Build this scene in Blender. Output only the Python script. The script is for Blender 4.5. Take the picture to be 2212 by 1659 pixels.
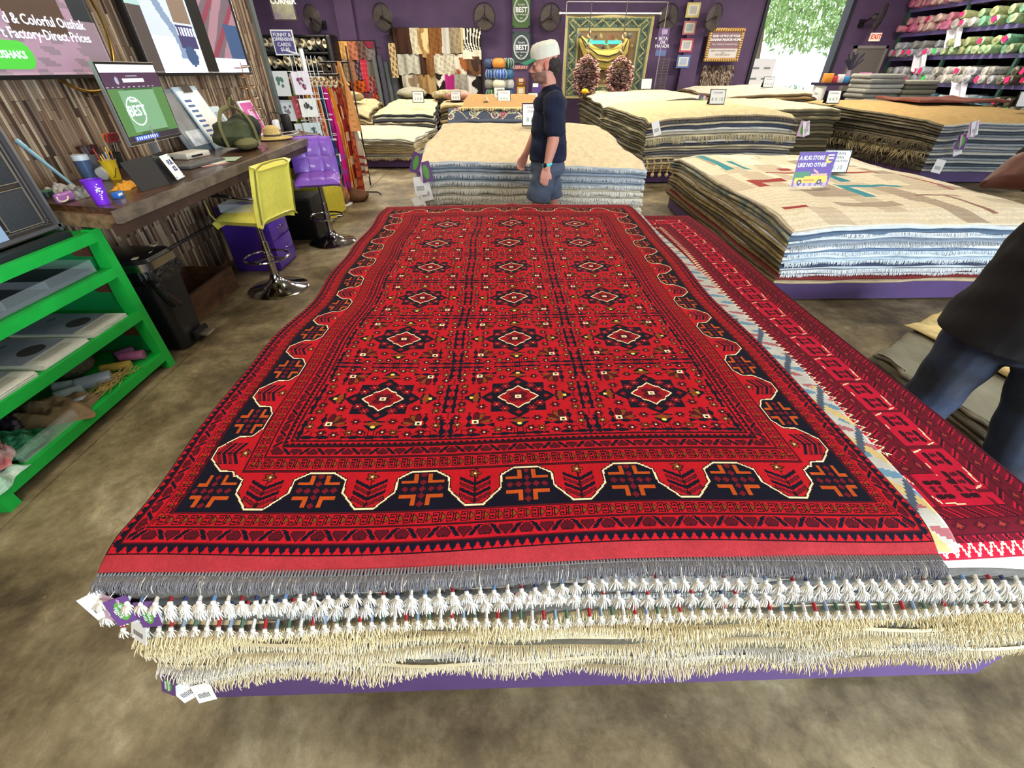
import bpy, bmesh, math, random
import numpy as np
from mathutils import Vector, Matrix, Euler
for o in list(bpy.data.objects): bpy.data.objects.remove(o)
SC = bpy.context.scene
COL = SC.collection
PI = math.pi
random.seed(7); RNG = np.random.default_rng(7)

# ---------------------------------------------------------------- camera
CAM_H, FPX, PITCH, YAW = 1.65, 920.0, math.radians(36.368), math.radians(1.554)
cam_d = bpy.data.cameras.new('camera'); cam = bpy.data.objects.new('camera', cam_d); COL.objects.link(cam)
cam_d.sensor_width = 36; cam_d.lens = 36*FPX/2212; cam_d.clip_start = .05; cam_d.clip_end = 300
cam.location = (0, 0, CAM_H); cam.rotation_euler = (PI/2-PITCH, 0, -YAW)
SC.camera = cam
# ---------------------------------------------------------------- exposure
vs = SC.view_settings
SC.display_settings.display_device = 'sRGB'
vs.view_transform = 'Standard'; vs.look = 'None'; vs.gamma = 1; vs.use_curve_mapping = False; vs.exposure = 0.0
# ---------------------------------------------------------------- sky
w = bpy.data.worlds.new('world'); SC.world = w; w.use_nodes = True
bg = w.node_tree.nodes['Background']; bg.inputs[0].default_value = (.80, .90, 1.0, 1); bg.inputs[1].default_value = 2.6
SC.cycles.max_bounces = 6; SC.cycles.diffuse_bounces = 3; SC.cycles.glossy_bounces = 3
SC.cycles.transmission_bounces = 6; SC.cycles.transparent_max_bounces = 8
SC.cycles.sample_clamp_indirect = 4; SC.cycles.caustics_reflective = False; SC.cycles.caustics_refractive = False
def area(name, loc, target, sx, sy, power, color):
    l = bpy.data.lights.new(name, 'AREA'); l.shape = 'RECTANGLE'; l.size = sx; l.size_y = sy; l.energy = power; l.color = color
    o = bpy.data.objects.new(name, l); COL.objects.link(o); o.location = loc
    o.rotation_euler = (Vector(target)-Vector(loc)).to_track_quat('-Z', 'Y').to_euler(); return o
# warm ceiling lamps of the shop
for i, (x, y) in enumerate([(-1.5, 1.2), (2.6, 1.2), (-1.2, 5.5), (3.2, 5.5), (-3, 10.5), (2, 10.5), (7, 10.5), (-5, 14.6), (-1, 14.6), (3, 14.6), (8, 14.6), (11.2, 14.2)]):
    area('ceiling_lamp', (x, y, 4.3), (x, y, 0), 1.6, .5, (50 if x < 0 else 34) if y < 3 else 95 if y < 9 else 190, (1.0, .90, .74))
# daylight from the open shop front behind and to the side of the camera
area('daylight', (3.5, -2.1, 1.25), (1.6, .9, .35), 2.0, 1.6, 430, (.74, .87, 1.0))
area('front_fill', (-.8, -2.6, 3.3), (0, 1.2, .3), 1.6, .6, 95, (1.0, .91, .76))  # warm fill added behind the camera to brighten the front fringes
sun = bpy.data.lights.new('sun', 'SUN'); sun.energy = 14; sun.angle = .01; sun.color = (1, .96, .9)
so = bpy.data.objects.new('sun', sun); COL.objects.link(so); so.rotation_euler = (math.radians(35), math.radians(15), math.radians(160))

# ---------------------------------------------------------------- pixel to point
_th, _ps = PITCH, YAW
def _ray(px, py):
    x = (px-1106)/FPX; y = (829.5-py)/FPX
    f = math.cos(_th)+y*math.sin(_th); v = -math.sin(_th)+y*math.cos(_th)
    return Vector((x*math.cos(_ps)+f*math.sin(_ps), -x*math.sin(_ps)+f*math.cos(_ps), v))
def _hit(px, py, ax, val):
    r = _ray(px, py); o = (0, 0, CAM_H); t = (val-o[ax])/r[ax]; return Vector((r.x*t, r.y*t, CAM_H+r.z*t))
def atX(px, py, X): return _hit(px, py, 0, X)
def atY(px, py, Y): return _hit(px, py, 1, Y)
def atZ(px, py, Z): return _hit(px, py, 2, Z)

# ---------------------------------------------------------------- materials
def lin(c):
    return tuple(((v/255)/12.92 if v/255 <= .04045 else ((v/255+.055)/1.055)**2.4) for v in c[:3])
_mats = {}
def M(name, col=(128, 128, 128), rough=.65, metal=0., noise=None, bump=None, emit=0, trans=0, alpha=1, col2=None, sheen=0, attr=False, coat=0, ior=1.45, stretch=None):
    if name in _mats: return _mats[name]
    m = bpy.data.materials.new(name); m.use_nodes = True; nt = m.node_tree; b = nt.nodes['Principled BSDF']
    b.inputs['Roughness'].default_value = rough; b.inputs['Metallic'].default_value = metal; b.inputs['IOR'].default_value = ior
    b.inputs['Transmission Weight'].default_value = trans; b.inputs['Alpha'].default_value = alpha
    b.inputs['Sheen Weight'].default_value = sheen; b.inputs['Coat Weight'].default_value = coat
    c = (*lin(col), 1); b.inputs['Base Color'].default_value = c
    src = None
    if noise or bump:
        tc = nt.nodes.new('ShaderNodeTexCoord'); mp = nt.nodes.new('ShaderNodeMapping'); nt.links.new(tc.outputs['Object'], mp.inputs[0])
        if stretch: mp.inputs['Scale'].default_value = stretch
    if attr:
        a = nt.nodes.new('ShaderNodeAttribute'); a.attribute_name = 'Col'; src = a.outputs['Color']
    if noise:
        n = nt.nodes.new('ShaderNodeTexNoise'); n.inputs['Scale'].default_value = noise[0]; n.inputs['Detail'].default_value = 5
        n.inputs['Roughness'].default_value = .65
        nt.links.new(mp.outputs[0], n.inputs['Vector'])
        mx = nt.nodes.new('ShaderNodeMix'); mx.data_type = 'RGBA'
        rp = nt.nodes.new('ShaderNodeValToRGB'); rp.color_ramp.elements[0].position = .35; rp.color_ramp.elements[1].position = .68
        nt.links.new(n.outputs['Fac'], rp.inputs[0]); nt.links.new(rp.outputs['Color'], mx.inputs['Factor'])
        k = noise[1]
        if attr:
            mx.blend_type = 'MULTIPLY'
            mr = nt.nodes.new('ShaderNodeMapRange'); mr.inputs['To Min'].default_value = 1-k; mr.inputs['To Max'].default_value = 1+k*.5
            nt.links.new(n.outputs['Fac'], mr.inputs['Value'])
            mx.inputs['Factor'].default_value = 1
            for l in list(nt.links):
                if l.to_socket == mx.inputs['Factor']: nt.links.remove(l)
            nt.links.new(src, mx.inputs['A']); nt.links.new(mr.outputs[0], mx.inputs['B'])
        else:
            c2 = col2 or tuple(v*(1-k) for v in col)
            mx.inputs['A'].default_value = (*lin(c2), 1); mx.inputs['B'].default_value = c
        src = mx.outputs['Result']
    if src is not None: nt.links.new(src, b.inputs['Base Color'])
    if bump:
        n2 = nt.nodes.new('ShaderNodeTexNoise'); n2.inputs['Scale'].default_value = bump[0]; n2.inputs['Detail'].default_value = 4
        nt.links.new(mp.outputs[0], n2.inputs['Vector'])
        bp = nt.nodes.new('ShaderNodeBump'); bp.inputs['Strength'].default_value = bump[1]; bp.inputs['Distance'].default_value = bump[2] if len(bump) > 2 else .01
        nt.links.new(n2.outputs['Fac'], bp.inputs['Height']); nt.links.new(bp.outputs[0], b.inputs['Normal'])
    if emit:
        b.inputs['Emission Strength'].default_value = emit
        if src is not None: nt.links.new(src, b.inputs['Emission Color'])
        else: b.inputs['Emission Color'].default_value = c
    _mats[name] = m
    return m

# ---------------------------------------------------------------- mesh builder
class MB:
    def __init__(s): s.v = []; s.f = []; s.m = []; s.c = []
    def add(s, vs, fs, mi=0, col=None):
        b = len(s.v); s.v.extend(tuple(p) for p in vs)
        for f in fs: s.f.append(tuple(i+b for i in f)); s.m.append(mi); s.c.append(col)
        return s
    def xf(s, mat, start=0):
        for i in range(start, len(s.v)): s.v[i] = tuple(mat @ Vector(s.v[i]))
        return s
    def box(s, x0, x1, y0, y1, z0, z1, mi=0, col=None):
        return s.add([(x0,y0,z0),(x1,y0,z0),(x1,y1,z0),(x0,y1,z0),(x0,y0,z1),(x1,y0,z1),(x1,y1,z1),(x0,y1,z1)],
                     [(0,3,2,1),(4,5,6,7),(0,1,5,4),(1,2,6,5),(2,3,7,6),(3,0,4,7)], mi, col)
    def cbox(s, c, sz, rot=None, mi=0, col=None):
        n = len(s.v); x, y, z = [k/2 for k in sz]; s.box(-x, x, -y, y, -z, z, mi, col)
        m = Matrix.Translation(Vector(c)) @ (Euler(rot).to_matrix().to_4x4() if rot else Matrix())
        return s.xf(m, n)
    def rbox(s, c, sz, r, rot=None, mi=0, seg=2, col=None):
        bm = bmesh.new(); bmesh.ops.create_cube(bm, size=1); bmesh.ops.scale(bm, vec=sz, verts=bm.verts)
        bmesh.ops.bevel(bm, geom=list(bm.edges), offset=min(r, min(sz)*.49), segments=seg, affect='EDGES', profile=.5)
        m = Matrix.Translation(Vector(c)) @ (Euler(rot).to_matrix().to_4x4() if rot else Matrix())
        bm.verts.index_update()
        s.add([m @ v.co for v in bm.verts], [[v.index for v in f.verts] for f in bm.faces], mi, col); bm.free(); return s
    def beam(s, a, b, wd, hg, mi=0, up=(0,0,1), col=None):
        a, b = Vector(a), Vector(b); d = b-a; L = d.length; d.normalize(); u = Vector(up)
        if abs(d.dot(u)) > .99: u = Vector((0,1,0))
        x = d.cross(u).normalized(); z = x.cross(d).normalized()
        vs = [p + x*sx*wd/2 + z*sz*hg/2 for p in (a, b) for sx, sz in ((-1,-1),(1,-1),(1,1),(-1,1))]
        return s.add(vs, [(0,1,2,3),(4,7,6,5),(0,4,5,1),(1,5,6,2),(2,6,7,3),(3,7,4,0)], mi, col)
    def tube(s, pts, r, n=8, mi=0, closed=False, cap=True, col=None, flat=1.0):
        P = [Vector(p) for p in pts]; N = len(P); R = r if isinstance(r, (list, tuple)) else [r]*N
        vs = []; u = None
        for i in range(N):
            if closed: t = P[(i+1) % N]-P[i-1]
            else: t = P[min(i+1, N-1)]-P[max(i-1, 0)]
            if t.length < 1e-9: t = Vector((0,0,1))
            t.normalize()
            if u is None:
                u = Vector((0,0,1)) if abs(t.z) < .9 else Vector((1,0,0))
            u = (u - t*u.dot(t)); 
            if u.length < 1e-6: u = t.orthogonal()
            u.normalize(); v = t.cross(u)
            for k in range(n):
                a = 2*PI*k/n; vs.append(P[i] + (u*math.cos(a)*flat + v*math.sin(a))*R[i])
        fs = []
        for i in range(N if closed else N-1):
            j = (i+1) % N
            for k in range(n): fs.append((i*n+k, i*n+(k+1) % n, j*n+(k+1) % n, j*n+k))
        if cap and not closed: fs.append(tuple(range(n-1, -1, -1))); fs.append(tuple((N-1)*n+k for k in range(n)))
        return s.add(vs, fs, mi, col)
    def lathe(s, prof, c=(0,0,0), n=24, mi=0, sx=1, sy=1, col=None, rot=None):
        vs = []; fs = []; b = Vector(c); R = Euler(rot).to_matrix() if rot else None
        for r, z in prof:
            for k in range(n):
                a = 2*PI*k/n; p = Vector((r*math.cos(a)*sx, r*math.sin(a)*sy, z)); vs.append((R @ p if R else p)+b)
        for i in range(len(prof)-1):
            for k in range(n): fs.append((i*n+k, i*n+(k+1) % n, (i+1)*n+(k+1) % n, (i+1)*n+k))
        if prof[0][0] > 1e-6: fs.append(tuple(range(n-1, -1, -1)))
        if prof[-1][0] > 1e-6: fs.append(tuple((len(prof)-1)*n+k for k in range(n)))
        return s.add(vs, fs, mi, col)
    def ball(s, c, r, n=12, mi=0, rot=None, col=None):
        r = (r, r, r) if not isinstance(r, (list, tuple)) else r
        m = n//2; prof = [(math.sin(PI*i/m), -math.cos(PI*i/m)) for i in range(m+1)]
        vs = []; fs = []; R = Euler(rot).to_matrix() if rot else Matrix.Identity(3)
        for a, z in prof:
            for k in range(n):
                t = 2*PI*k/n; vs.append(R @ Vector((a*math.cos(t)*r[0], a*math.sin(t)*r[1], z*r[2]))+Vector(c))
        for i in range(m):
            for k in range(n): fs.append((i*n+k, i*n+(k+1) % n, (i+1)*n+(k+1) % n, (i+1)*n+k))
        return s.add(vs, fs, mi, col)
    def prism(s, poly, z0, z1, mi=0, mat=None, col=None):
        n = len(poly); st = len(s.v)
        vs = [(x, y, z0) for x, y in poly]+[(x, y, z1) for x, y in poly]
        s.add(vs, [tuple(range(n-1, -1, -1)), tuple(range(n, 2*n))]+[(i, (i+1) % n, n+(i+1) % n, n+i) for i in range(n)], mi, col)
        if mat is not None: s.xf(mat, st)
        return s
    def sheet(s, g, mi=0, thick=0, cols=None, col=None):
        """grid of points g[i][j]; thick>0 gives it a back and sides"""
        nu, nv = len(g), len(g[0]); P = [Vector(p) for row in g for p in row]
        fs = [(i*nv+j, (i+1)*nv+j, (i+1)*nv+j+1, i*nv+j+1) for i in range(nu-1) for j in range(nv-1)]
        cs = [None if cols is None else cols[i][j] for i in range(nu-1) for j in range(nv-1)]
        if not thick:
            b = len(s.v); s.v.extend(tuple(p) for p in P)
            for f, c in zip(fs, cs): s.f.append(tuple(k+b for k in f)); s.m.append(mi); s.c.append(c or col)
            return s
        nr = []
        for i in range(nu):
            for j in range(nv):
                a = P[min(i+1, nu-1)*nv+j]-P[max(i-1, 0)*nv+j]; c = P[i*nv+min(j+1, nv-1)]-P[i*nv+max(j-1, 0)]
                q = a.cross(c); nr.append(q.normalized() if q.length > 1e-12 else Vector((0,0,1)))
        K = nu*nv; b = len(s.v); s.v.extend(tuple(p) for p in P); s.v.extend(tuple(p-q*thick) for p, q in zip(P, nr))
        for f, c in zip(fs, cs):
            s.f.append(tuple(k+b for k in f)); s.m.append(mi); s.c.append(c or col)
            s.f.append(tuple(k+b+K for k in reversed(f))); s.m.append(mi); s.c.append(c or col)
        ring = [i*nv for i in range(nu)]+[(nu-1)*nv+j for j in range(1, nv)]+[i*nv+nv-1 for i in range(nu-2, -1, -1)]+[j for j in range(nv-2, 0, -1)]
        for a, c in zip(ring, ring[1:]+ring[:1]):
            s.f.append((b+c, b+a, b+a+K, b+c+K)); s.m.append(mi); s.c.append(col if cols is None else (cols[0][0] if col is None else col))
        return s
    def build(s, name, mats, parent=None, smooth=40, origin=None, own=False):
        me = bpy.data.meshes.new(name)
        off = Vector((0, 0, 0))
        if own: # object origin at the middle of its foot
            A = np.array(s.v); off = Vector(((A[:, 0].min()+A[:, 0].max())/2, (A[:, 1].min()+A[:, 1].max())/2, A[:, 2].min()))
        elif parent is not None and origin != 'local':
            q = parent
            while q is not None: off = off+q.location; q = q.parent
        me.from_pydata([(p[0]-off.x, p[1]-off.y, p[2]-off.z) for p in s.v], [], s.f)
        if not isinstance(mats, (list, tuple)): mats = [mats]
        for m in mats: me.materials.append(m)
        me.polygons.foreach_set('material_index', s.m)
        if any(c is not None for c in s.c):
            a = me.attributes.new('Col', 'FLOAT_COLOR', 'FACE'); arr = np.ones((len(s.f), 4), np.float32)
            cache = {}
            for i, c in enumerate(s.c):
                if c is None: c = (200, 200, 200)
                c = tuple(c)
                if c not in cache: cache[c] = lin(c)
                arr[i, :3] = cache[c]
            a.data.foreach_set('color', arr.ravel())
        if smooth:
            me.shade_smooth(); me.set_sharp_from_angle(angle=math.radians(smooth))
        me.update()
        o = bpy.data.objects.new(name, me); COL.objects.link(o)
        if own: o.location = off
        if parent is not None: o.parent = parent
        return o
def tag(o, label, cat, group=None, kind=None):
    o['label'] = label; o['category'] = cat
    if group: o['group'] = group
    if kind: o['kind'] = kind
    return o
def thing(name, label, cat, loc, group=None, rz=0):
    o = bpy.data.objects.new(name, None); COL.objects.link(o); o.location = loc; o.rotation_euler = (0, 0, rz); o.empty_display_size = .1
    return tag(o, label, cat, group)
def struct(name, mb, mats, parent=None, smooth=None):
    o = mb.build(name, mats, parent, smooth=smooth); o['kind'] = 'structure'; return o
def dup(root, loc=None, rz=None, label=None, group=None):
    r = root.copy(); COL.objects.link(r)
    if loc is not None: r.location = loc
    if rz is not None: r.rotation_euler = (0, 0, rz)
    if label: r['label'] = label
    if group: r['group'] = group
    for ch in list(root.children):
        c = ch.copy(); COL.objects.link(c); c.parent = r
        for g in ch.children:
            d = g.copy(); COL.objects.link(d); d.parent = c
    return r
def text_mesh(name, txt, size, mat, loc, rot, parent, ext=.001, align='CENTER', xs=1.0, bold=0):
    """lettering turned into a flat mesh part, world placed"""
    cu = bpy.data.curves.new(name, 'FONT'); cu.body = txt; cu.size = size; cu.extrude = ext; cu.align_x = align; cu.align_y = 'CENTER'; cu.offset = bold
    cu.resolution_u = 2
    t = bpy.data.objects.new('tmp', cu); COL.objects.link(t)
    dg = bpy.context.evaluated_depsgraph_get(); me = bpy.data.meshes.new_from_object(t.evaluated_get(dg))
    COL.objects.unlink(t); bpy.data.objects.remove(t)
    me.name = name; me.materials.clear(); me.materials.append(mat)
    mw = Matrix.Translation(Vector(loc)) @ (rot if isinstance(rot, Matrix) else Euler(rot).to_matrix().to_4x4()) @ Matrix.Diagonal((xs, 1, 1, 1))
    off = Vector((0, 0, 0)); q = parent
    while q is not None: off = off+q.location; q = q.parent
    me.transform(Matrix.Translation(-off) @ mw)
    o = bpy.data.objects.new(name, me); COL.objects.link(o); o.parent = parent; return o
def frame4(o, x, y):
    """4x4 with local X along x, Y along y, origin o"""
    x = Vector(x).normalized(); z = x.cross(Vector(y)).normalized(); y = z.cross(x)
    return Matrix(((x.x, y.x, z.x, o[0]), (x.y, y.y, z.y, o[1]), (x.z, y.z, z.z, o[2]), (0, 0, 0, 1)))
def lerp(a, b, t): return a+(b-a)*t
ORD = ['topmost', 'second', 'third', 'fourth', 'fifth', 'sixth', 'seventh', 'eighth', 'ninth', 'tenth', 'eleventh', 'twelfth', 'thirteenth', 'fourteenth', 'fifteenth', 'sixteenth', 'seventeenth', 'eighteenth', 'nineteenth', 'twentieth', 'twenty-first', 'twenty-second', 'twenty-third', 'twenty-fourth']
def vnoise(x, y, s=0):
    return math.sin(x*1.7+s*2.1)*math.cos(y*2.3-s)+.5*math.sin(x*4.1+y*3.3+s*5)+.25*math.sin(x*9.3-y*7.7+s*3)
CLOTH = M('painted_cloth', rough=.9, attr=True, noise=(60, .25), bump=(300, .25, .003))
PRINT = M('print', rough=.55, attr=True)
SCREEN = M('lit_screen', rough=.25, attr=True, emit=.75)
WHITE = M('white_plain', (235, 235, 232), .5)
BLACK = M('black_plain', (20, 20, 22), .45)
BLACKG = M('black_gloss', (12, 12, 14), .2, coat=.3)
CHROME = M('chrome', (205, 205, 205), .12, 1)
GLASS = M('clear_plastic', (225, 235, 238), .06, alpha=.09, coat=.3)
PURPLE = M('purple_paint', (84, 60, 106), .55, noise=(6, .08))
# ---------------------------------------------------------------- woven rug designs as knot grids
PAL = dict(R=(182, 19, 31), r=(150, 14, 28), N=(13, 13, 30), M=(84, 12, 26), m=(112, 18, 32), B=(132, 66, 22), O=(186, 78, 22), W=(250, 232, 186), Y=(240, 226, 110), K=(42, 8, 18), P=(164, 48, 54))
KEYS = list(PAL); KI = {k: i for i, k in enumerate(KEYS)}
PALN = np.array([lin(PAL[k]) for k in KEYS], np.float32)
def inpoly(X, Y, poly):
    r = np.zeros(X.shape, bool); n = len(poly)
    for i in range(n):
        x0, y0 = poly[i]; x1, y1 = poly[(i+1) % n]
        if y0 == y1: continue
        c = ((Y >= y0) != (Y >= y1)) & (X < (x1-x0)*(Y-y0)/(y1-y0)+x0); r ^= c
    return r
def segd(X, Y, a, b):
    dx, dy = b[0]-a[0], b[1]-a[1]; L = dx*dx+dy*dy
    t = np.clip(((X-a[0])*dx+(Y-a[1])*dy)/L, 0, 1); return np.hypot(X-a[0]-t*dx, Y-a[1]-t*dy)
def flower(A, X, Y, x, y, r, fill, rim='K', petals=6, dot='W', rd=.2):
    dx, dy = X-x, Y-y; d = np.hypot(dx, dy); an = np.arctan2(dy, dx)
    rr = r*(.78+.22*np.cos(petals*an)); A[d < rr+r*.16] = KI[rim]; A[d < rr-r*.1] = KI[fill]
    A[(np.abs(np.cos(petals*an/2)) < .2) & (d < rr)] = KI[rim]
    if dot: A[d < r*rd] = KI[dot]
def cell(nx, ny):
    j, i = np.meshgrid(np.arange(ny), np.arange(nx)); X0 = (i+.5)/nx-.5; Y0 = (j+.5)/ny-.5
    X, Y = np.abs(X0), np.abs(Y0); A = np.full(X.shape, KI['R'], np.uint8)
    p = 1.05/nx
    # dividers
    A[(np.abs(X-.472) < .014+.006*np.cos(Y*60)) & (Y < .2)] = KI['N']; A[(np.abs(X-.472) < .014+.006*np.cos(Y*60)) & (Y > .27)] = KI['N']
    A[(np.abs(Y-.468) < .014+.006*np.cos(X*60)) & (X < .19)] = KI['N']; A[(np.abs(Y-.468) < .014+.006*np.cos(X*60)) & (X > .27)] = KI['N']
    A[(np.abs(X-.5) < p*.8)] = KI['m']; A[(np.abs(Y-.5) < p*.8)] = KI['m']
    for q in (.08, .16, .3, .38, .5):
        A[(np.abs(X-.5)+np.abs(Y-q)) < .024] = KI['R']; A[(np.abs(Y-.5)+np.abs(X-q)) < .024] = KI['R']
    A[(X > .44) & (Y > .44) & (np.abs(X-Y) < p*.7)] = KI['K']
    # thin stems
    for a, b in [((.02, .36), (.02, .5)), ((.36, .02), (.5, .02)), ((.04, .41), (.04, .47)), ((.42, .0), (.42, .2)), ((.3, .41), (.4, .41)), ((.4, .41), (.4, .46)), ((.43, .26), (.43, .4)), ((.38, .36), (.46, .44)), ((.04, .41), (.2, .41))]:
        A[segd(X, Y, a, b) < p*.55] = KI['K']
    # bracket and palmette in each quarter
    A[(np.abs(X-.352) < .013+.008*np.cos(Y*70)) & (Y > .2) & (Y < .372)] = KI['N']
    A[(np.abs(Y-.358) < .013+.008*np.cos(X*70)) & (X > .17) & (X < .366)] = KI['N']
    for k, (an, f) in enumerate([(182, 'B'), (210, 'M'), (240, 'B'), (268, 'M')]):
        a = math.radians(an); cx, cy = .302+.062*math.cos(a), .312+.062*math.sin(a)
        u = (X-cx)*math.cos(a)+(Y-cy)*math.sin(a); v = -(X-cx)*math.sin(a)+(Y-cy)*math.cos(a)
        e = (u/.05)**2+(v/.021)**2; A[e < 1.25] = KI['K']; A[e < .8] = KI[f]
    q = np.maximum(np.abs(X-.307), np.abs(Y-.318)); A[q < .026] = KI['K']; A[q < .021] = KI['W']; A[q < .012] = KI['K']
    # hearts
    for s in (0, 1):
        U, V = (X, Y) if s == 0 else (Y, X)
        A[inpoly(U, V, [(-.08, .33), (.075, .33), (0.001, .405), (-.08, .405)]) & (U+ (V-.33) < .078)] = KI['N']
        A[((U-.026)**2+(V-.312)**2 < .026**2) | ((U < .046) & (V > .315) & (U+(V-.315)*1.0 < .05))] = KI['B']
        A[((U/.018)**2+((V-.352)/.014)**2 < 1)] = KI['Y']
        A[(np.abs(V-(.285+.15*U)) < .008) & (U < .075) & (U > .01)] = KI['N']
    # star
    D = X+Y
    A[D < .285] = KI['K']; A[(X < .198) & (Y < .198)] = KI['N']; A[D < .278] = KI['N']
    A[(np.abs(D-.236) < p*.5) & ~((X < .19) & (Y < .19))] = KI['M']
    for a, b in ((.212, 0), (0, .212)): A[(np.abs(X-a)+np.abs(Y-b)) < .026] = KI['r']
    for x, y in ((.098, .158), (.158, .098)): flower(A, X, Y, x, y, .038, 'r', 'M', 6, 'W', .16)
    nt = .012*((np.abs(X-.075) < .016))
    Q = D-nt*0; A[D < .166] = KI['M']; ww = np.abs(D-.152-nt) < .0075; A[D < .152] = KI['r']; A[ww & ((i+j) % 3 > -1)] = KI['W']
    for a in (45, ):
        cx = .034; e = np.hypot(X-cx, Y-cx); A[e < .033] = KI['K']; A[e < .027] = KI['M']
    q = np.maximum(X, Y); A[q < .024] = KI['K']; A[q < .02] = KI['W']; A[q < .01] = KI['K']
    # loose flowers
    for x, y, f in [(.27, .128, 'M'), (.128, .29, 'M'), (.15, .415, 'B'), (.075, .41, 'M'), (.335, .42, 'M'), (.245, .44, 'M'), (.43, .345, 'B'), (.44, .255, 'M'), (.412, .085, 'M'), (.412, .165, 'B')]:
        flower(A, X, Y, x, y, .033 if y > .2 or x > .3 else .036, f)
    return A
def tile(rows):
    return np.array([[KI[c] for c in r] for r in rows], np.uint8)[::-1].T     # [along, across] across=0 at outer edge
T_S = tile(["RRRRRRRRRRRR", "KKKKKKRKRRRR", "KRRRRKRKKRRR", "KRKKRKKKBKRR", "KKKKRKRKBBKR", "RRRRRKRKBBBK", "KKKKRKRKBBKR", "KRKKRKKKBKRR", "KRRRRKRKKRRR", "KKKKKKRKRRRR", "RRRRRRRRRRRR"])
T_Z = tile(["KKKKKKKK", "NNNNNNNN", "NNNNRNNN", "NNNRRRNN", "NNNRRRNN", "NNRRRRRN", "NRRRRRRR", "KKKKKKKK"])
T_T = tile(["KKKKKK", "RRRRRR", "RRNRRR", "RNNNRR", "NNNNNR", "KKKKKK"])
def heartband():
    n, h = 34, 13; j, i = np.meshgrid(np.arange(h), np.arange(n)); A = np.full((n, h), KI['R'], np.uint8)
    for cx, up in ((8, 1), (25, -1)):
        y = (j-6)*up; x = np.abs(((i-cx+17) % 34)-17)
        hh = ((x-2.2)**2+(y-1.5)**2 < 6.5) | ((y < 2) & (x+(-y) < 4.2)); rim = ((x-2.2)**2+(y-1.5)**2 < 11.5) | ((y < 2) & (x+(-y) < 5.4)); A[rim] = KI['K']; A[hh] = KI['M']
    for cx, s in ((16.5, 1), (33.5, -1)):
        x = ((i-cx+17) % 34)-17; A[(np.abs(x-(j-6)*s*.75) < 2.2) & (j > 1) & (j < 12)] = KI['N']
    return A
def main_border(u, v, phase_n):
    """u cycles, crosses at integers; v 0 outer to 1 inner"""
    A = np.full(u.shape, KI['R'], np.uint8); f = np.abs(((u+.5) % 1)-.5); g = ((u) % 1)-.5; ag = np.abs(g)
    pl = [(0, .97), (.12, .97), (.245, .79), (.255, .45), (.415, .06), (.5, .06)]
    navy = inpoly(f, v, [(-.1, .97)]+pl[1:]+[(.6, .06), (.6, -.2), (-.1, -.2)])
    A[navy] = KI['N']
    sc = .135/.285
    d = np.full(u.shape, 9.)
    for a, b in zip(pl, pl[1:]): d = np.minimum(d, segd(f, v*sc, (a[0], a[1]*sc), (b[0], b[1]*sc)))
    A[d < .019] = KI['K']; A[d < .008] = KI['W']
    sel = (d >= .019)
    c = v-.51; ac = np.abs(c)
    L = ((f > .048) & (f < .092) & (ac > .14) & (ac < .40)) | ((f > .048) & (f < .205) & (ac > .14) & (ac < .225))
    A[L & sel] = KI['O']
    for q in (0, .085, .165):
        A[((np.abs(f-q)*2.1+ac) < .075) & sel] = KI['m']
    for q in (.17, .37): A[((f*2.1+np.abs(ac-q)) < .075) & sel] = KI['m']
    # leaf sprays between the octagons
    st = (ag < .009) & (v > .1) & (v < .84); A[st] = KI['K']
    for v0, cc in ((.52, 'N'), (.38, 'M'), (.24, 'N'), (.10, 'M')):
        t = v-v0-ag*1.25; wv = (t > 0) & (t < .092) & (ag > .006) & (ag < .15-.0*v0)
        A[wv] = KI['K']
        if cc == 'M': A[(t > .016) & (t < .076) & (ag > .016) & (ag < .14)] = KI['m']
        else: A[wv] = KI['N']
    X = g; Y = (v-.86)*sc; flower(A, X, Y, 0, 0, .058, 'B', 'K', 5)
    return A
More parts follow.
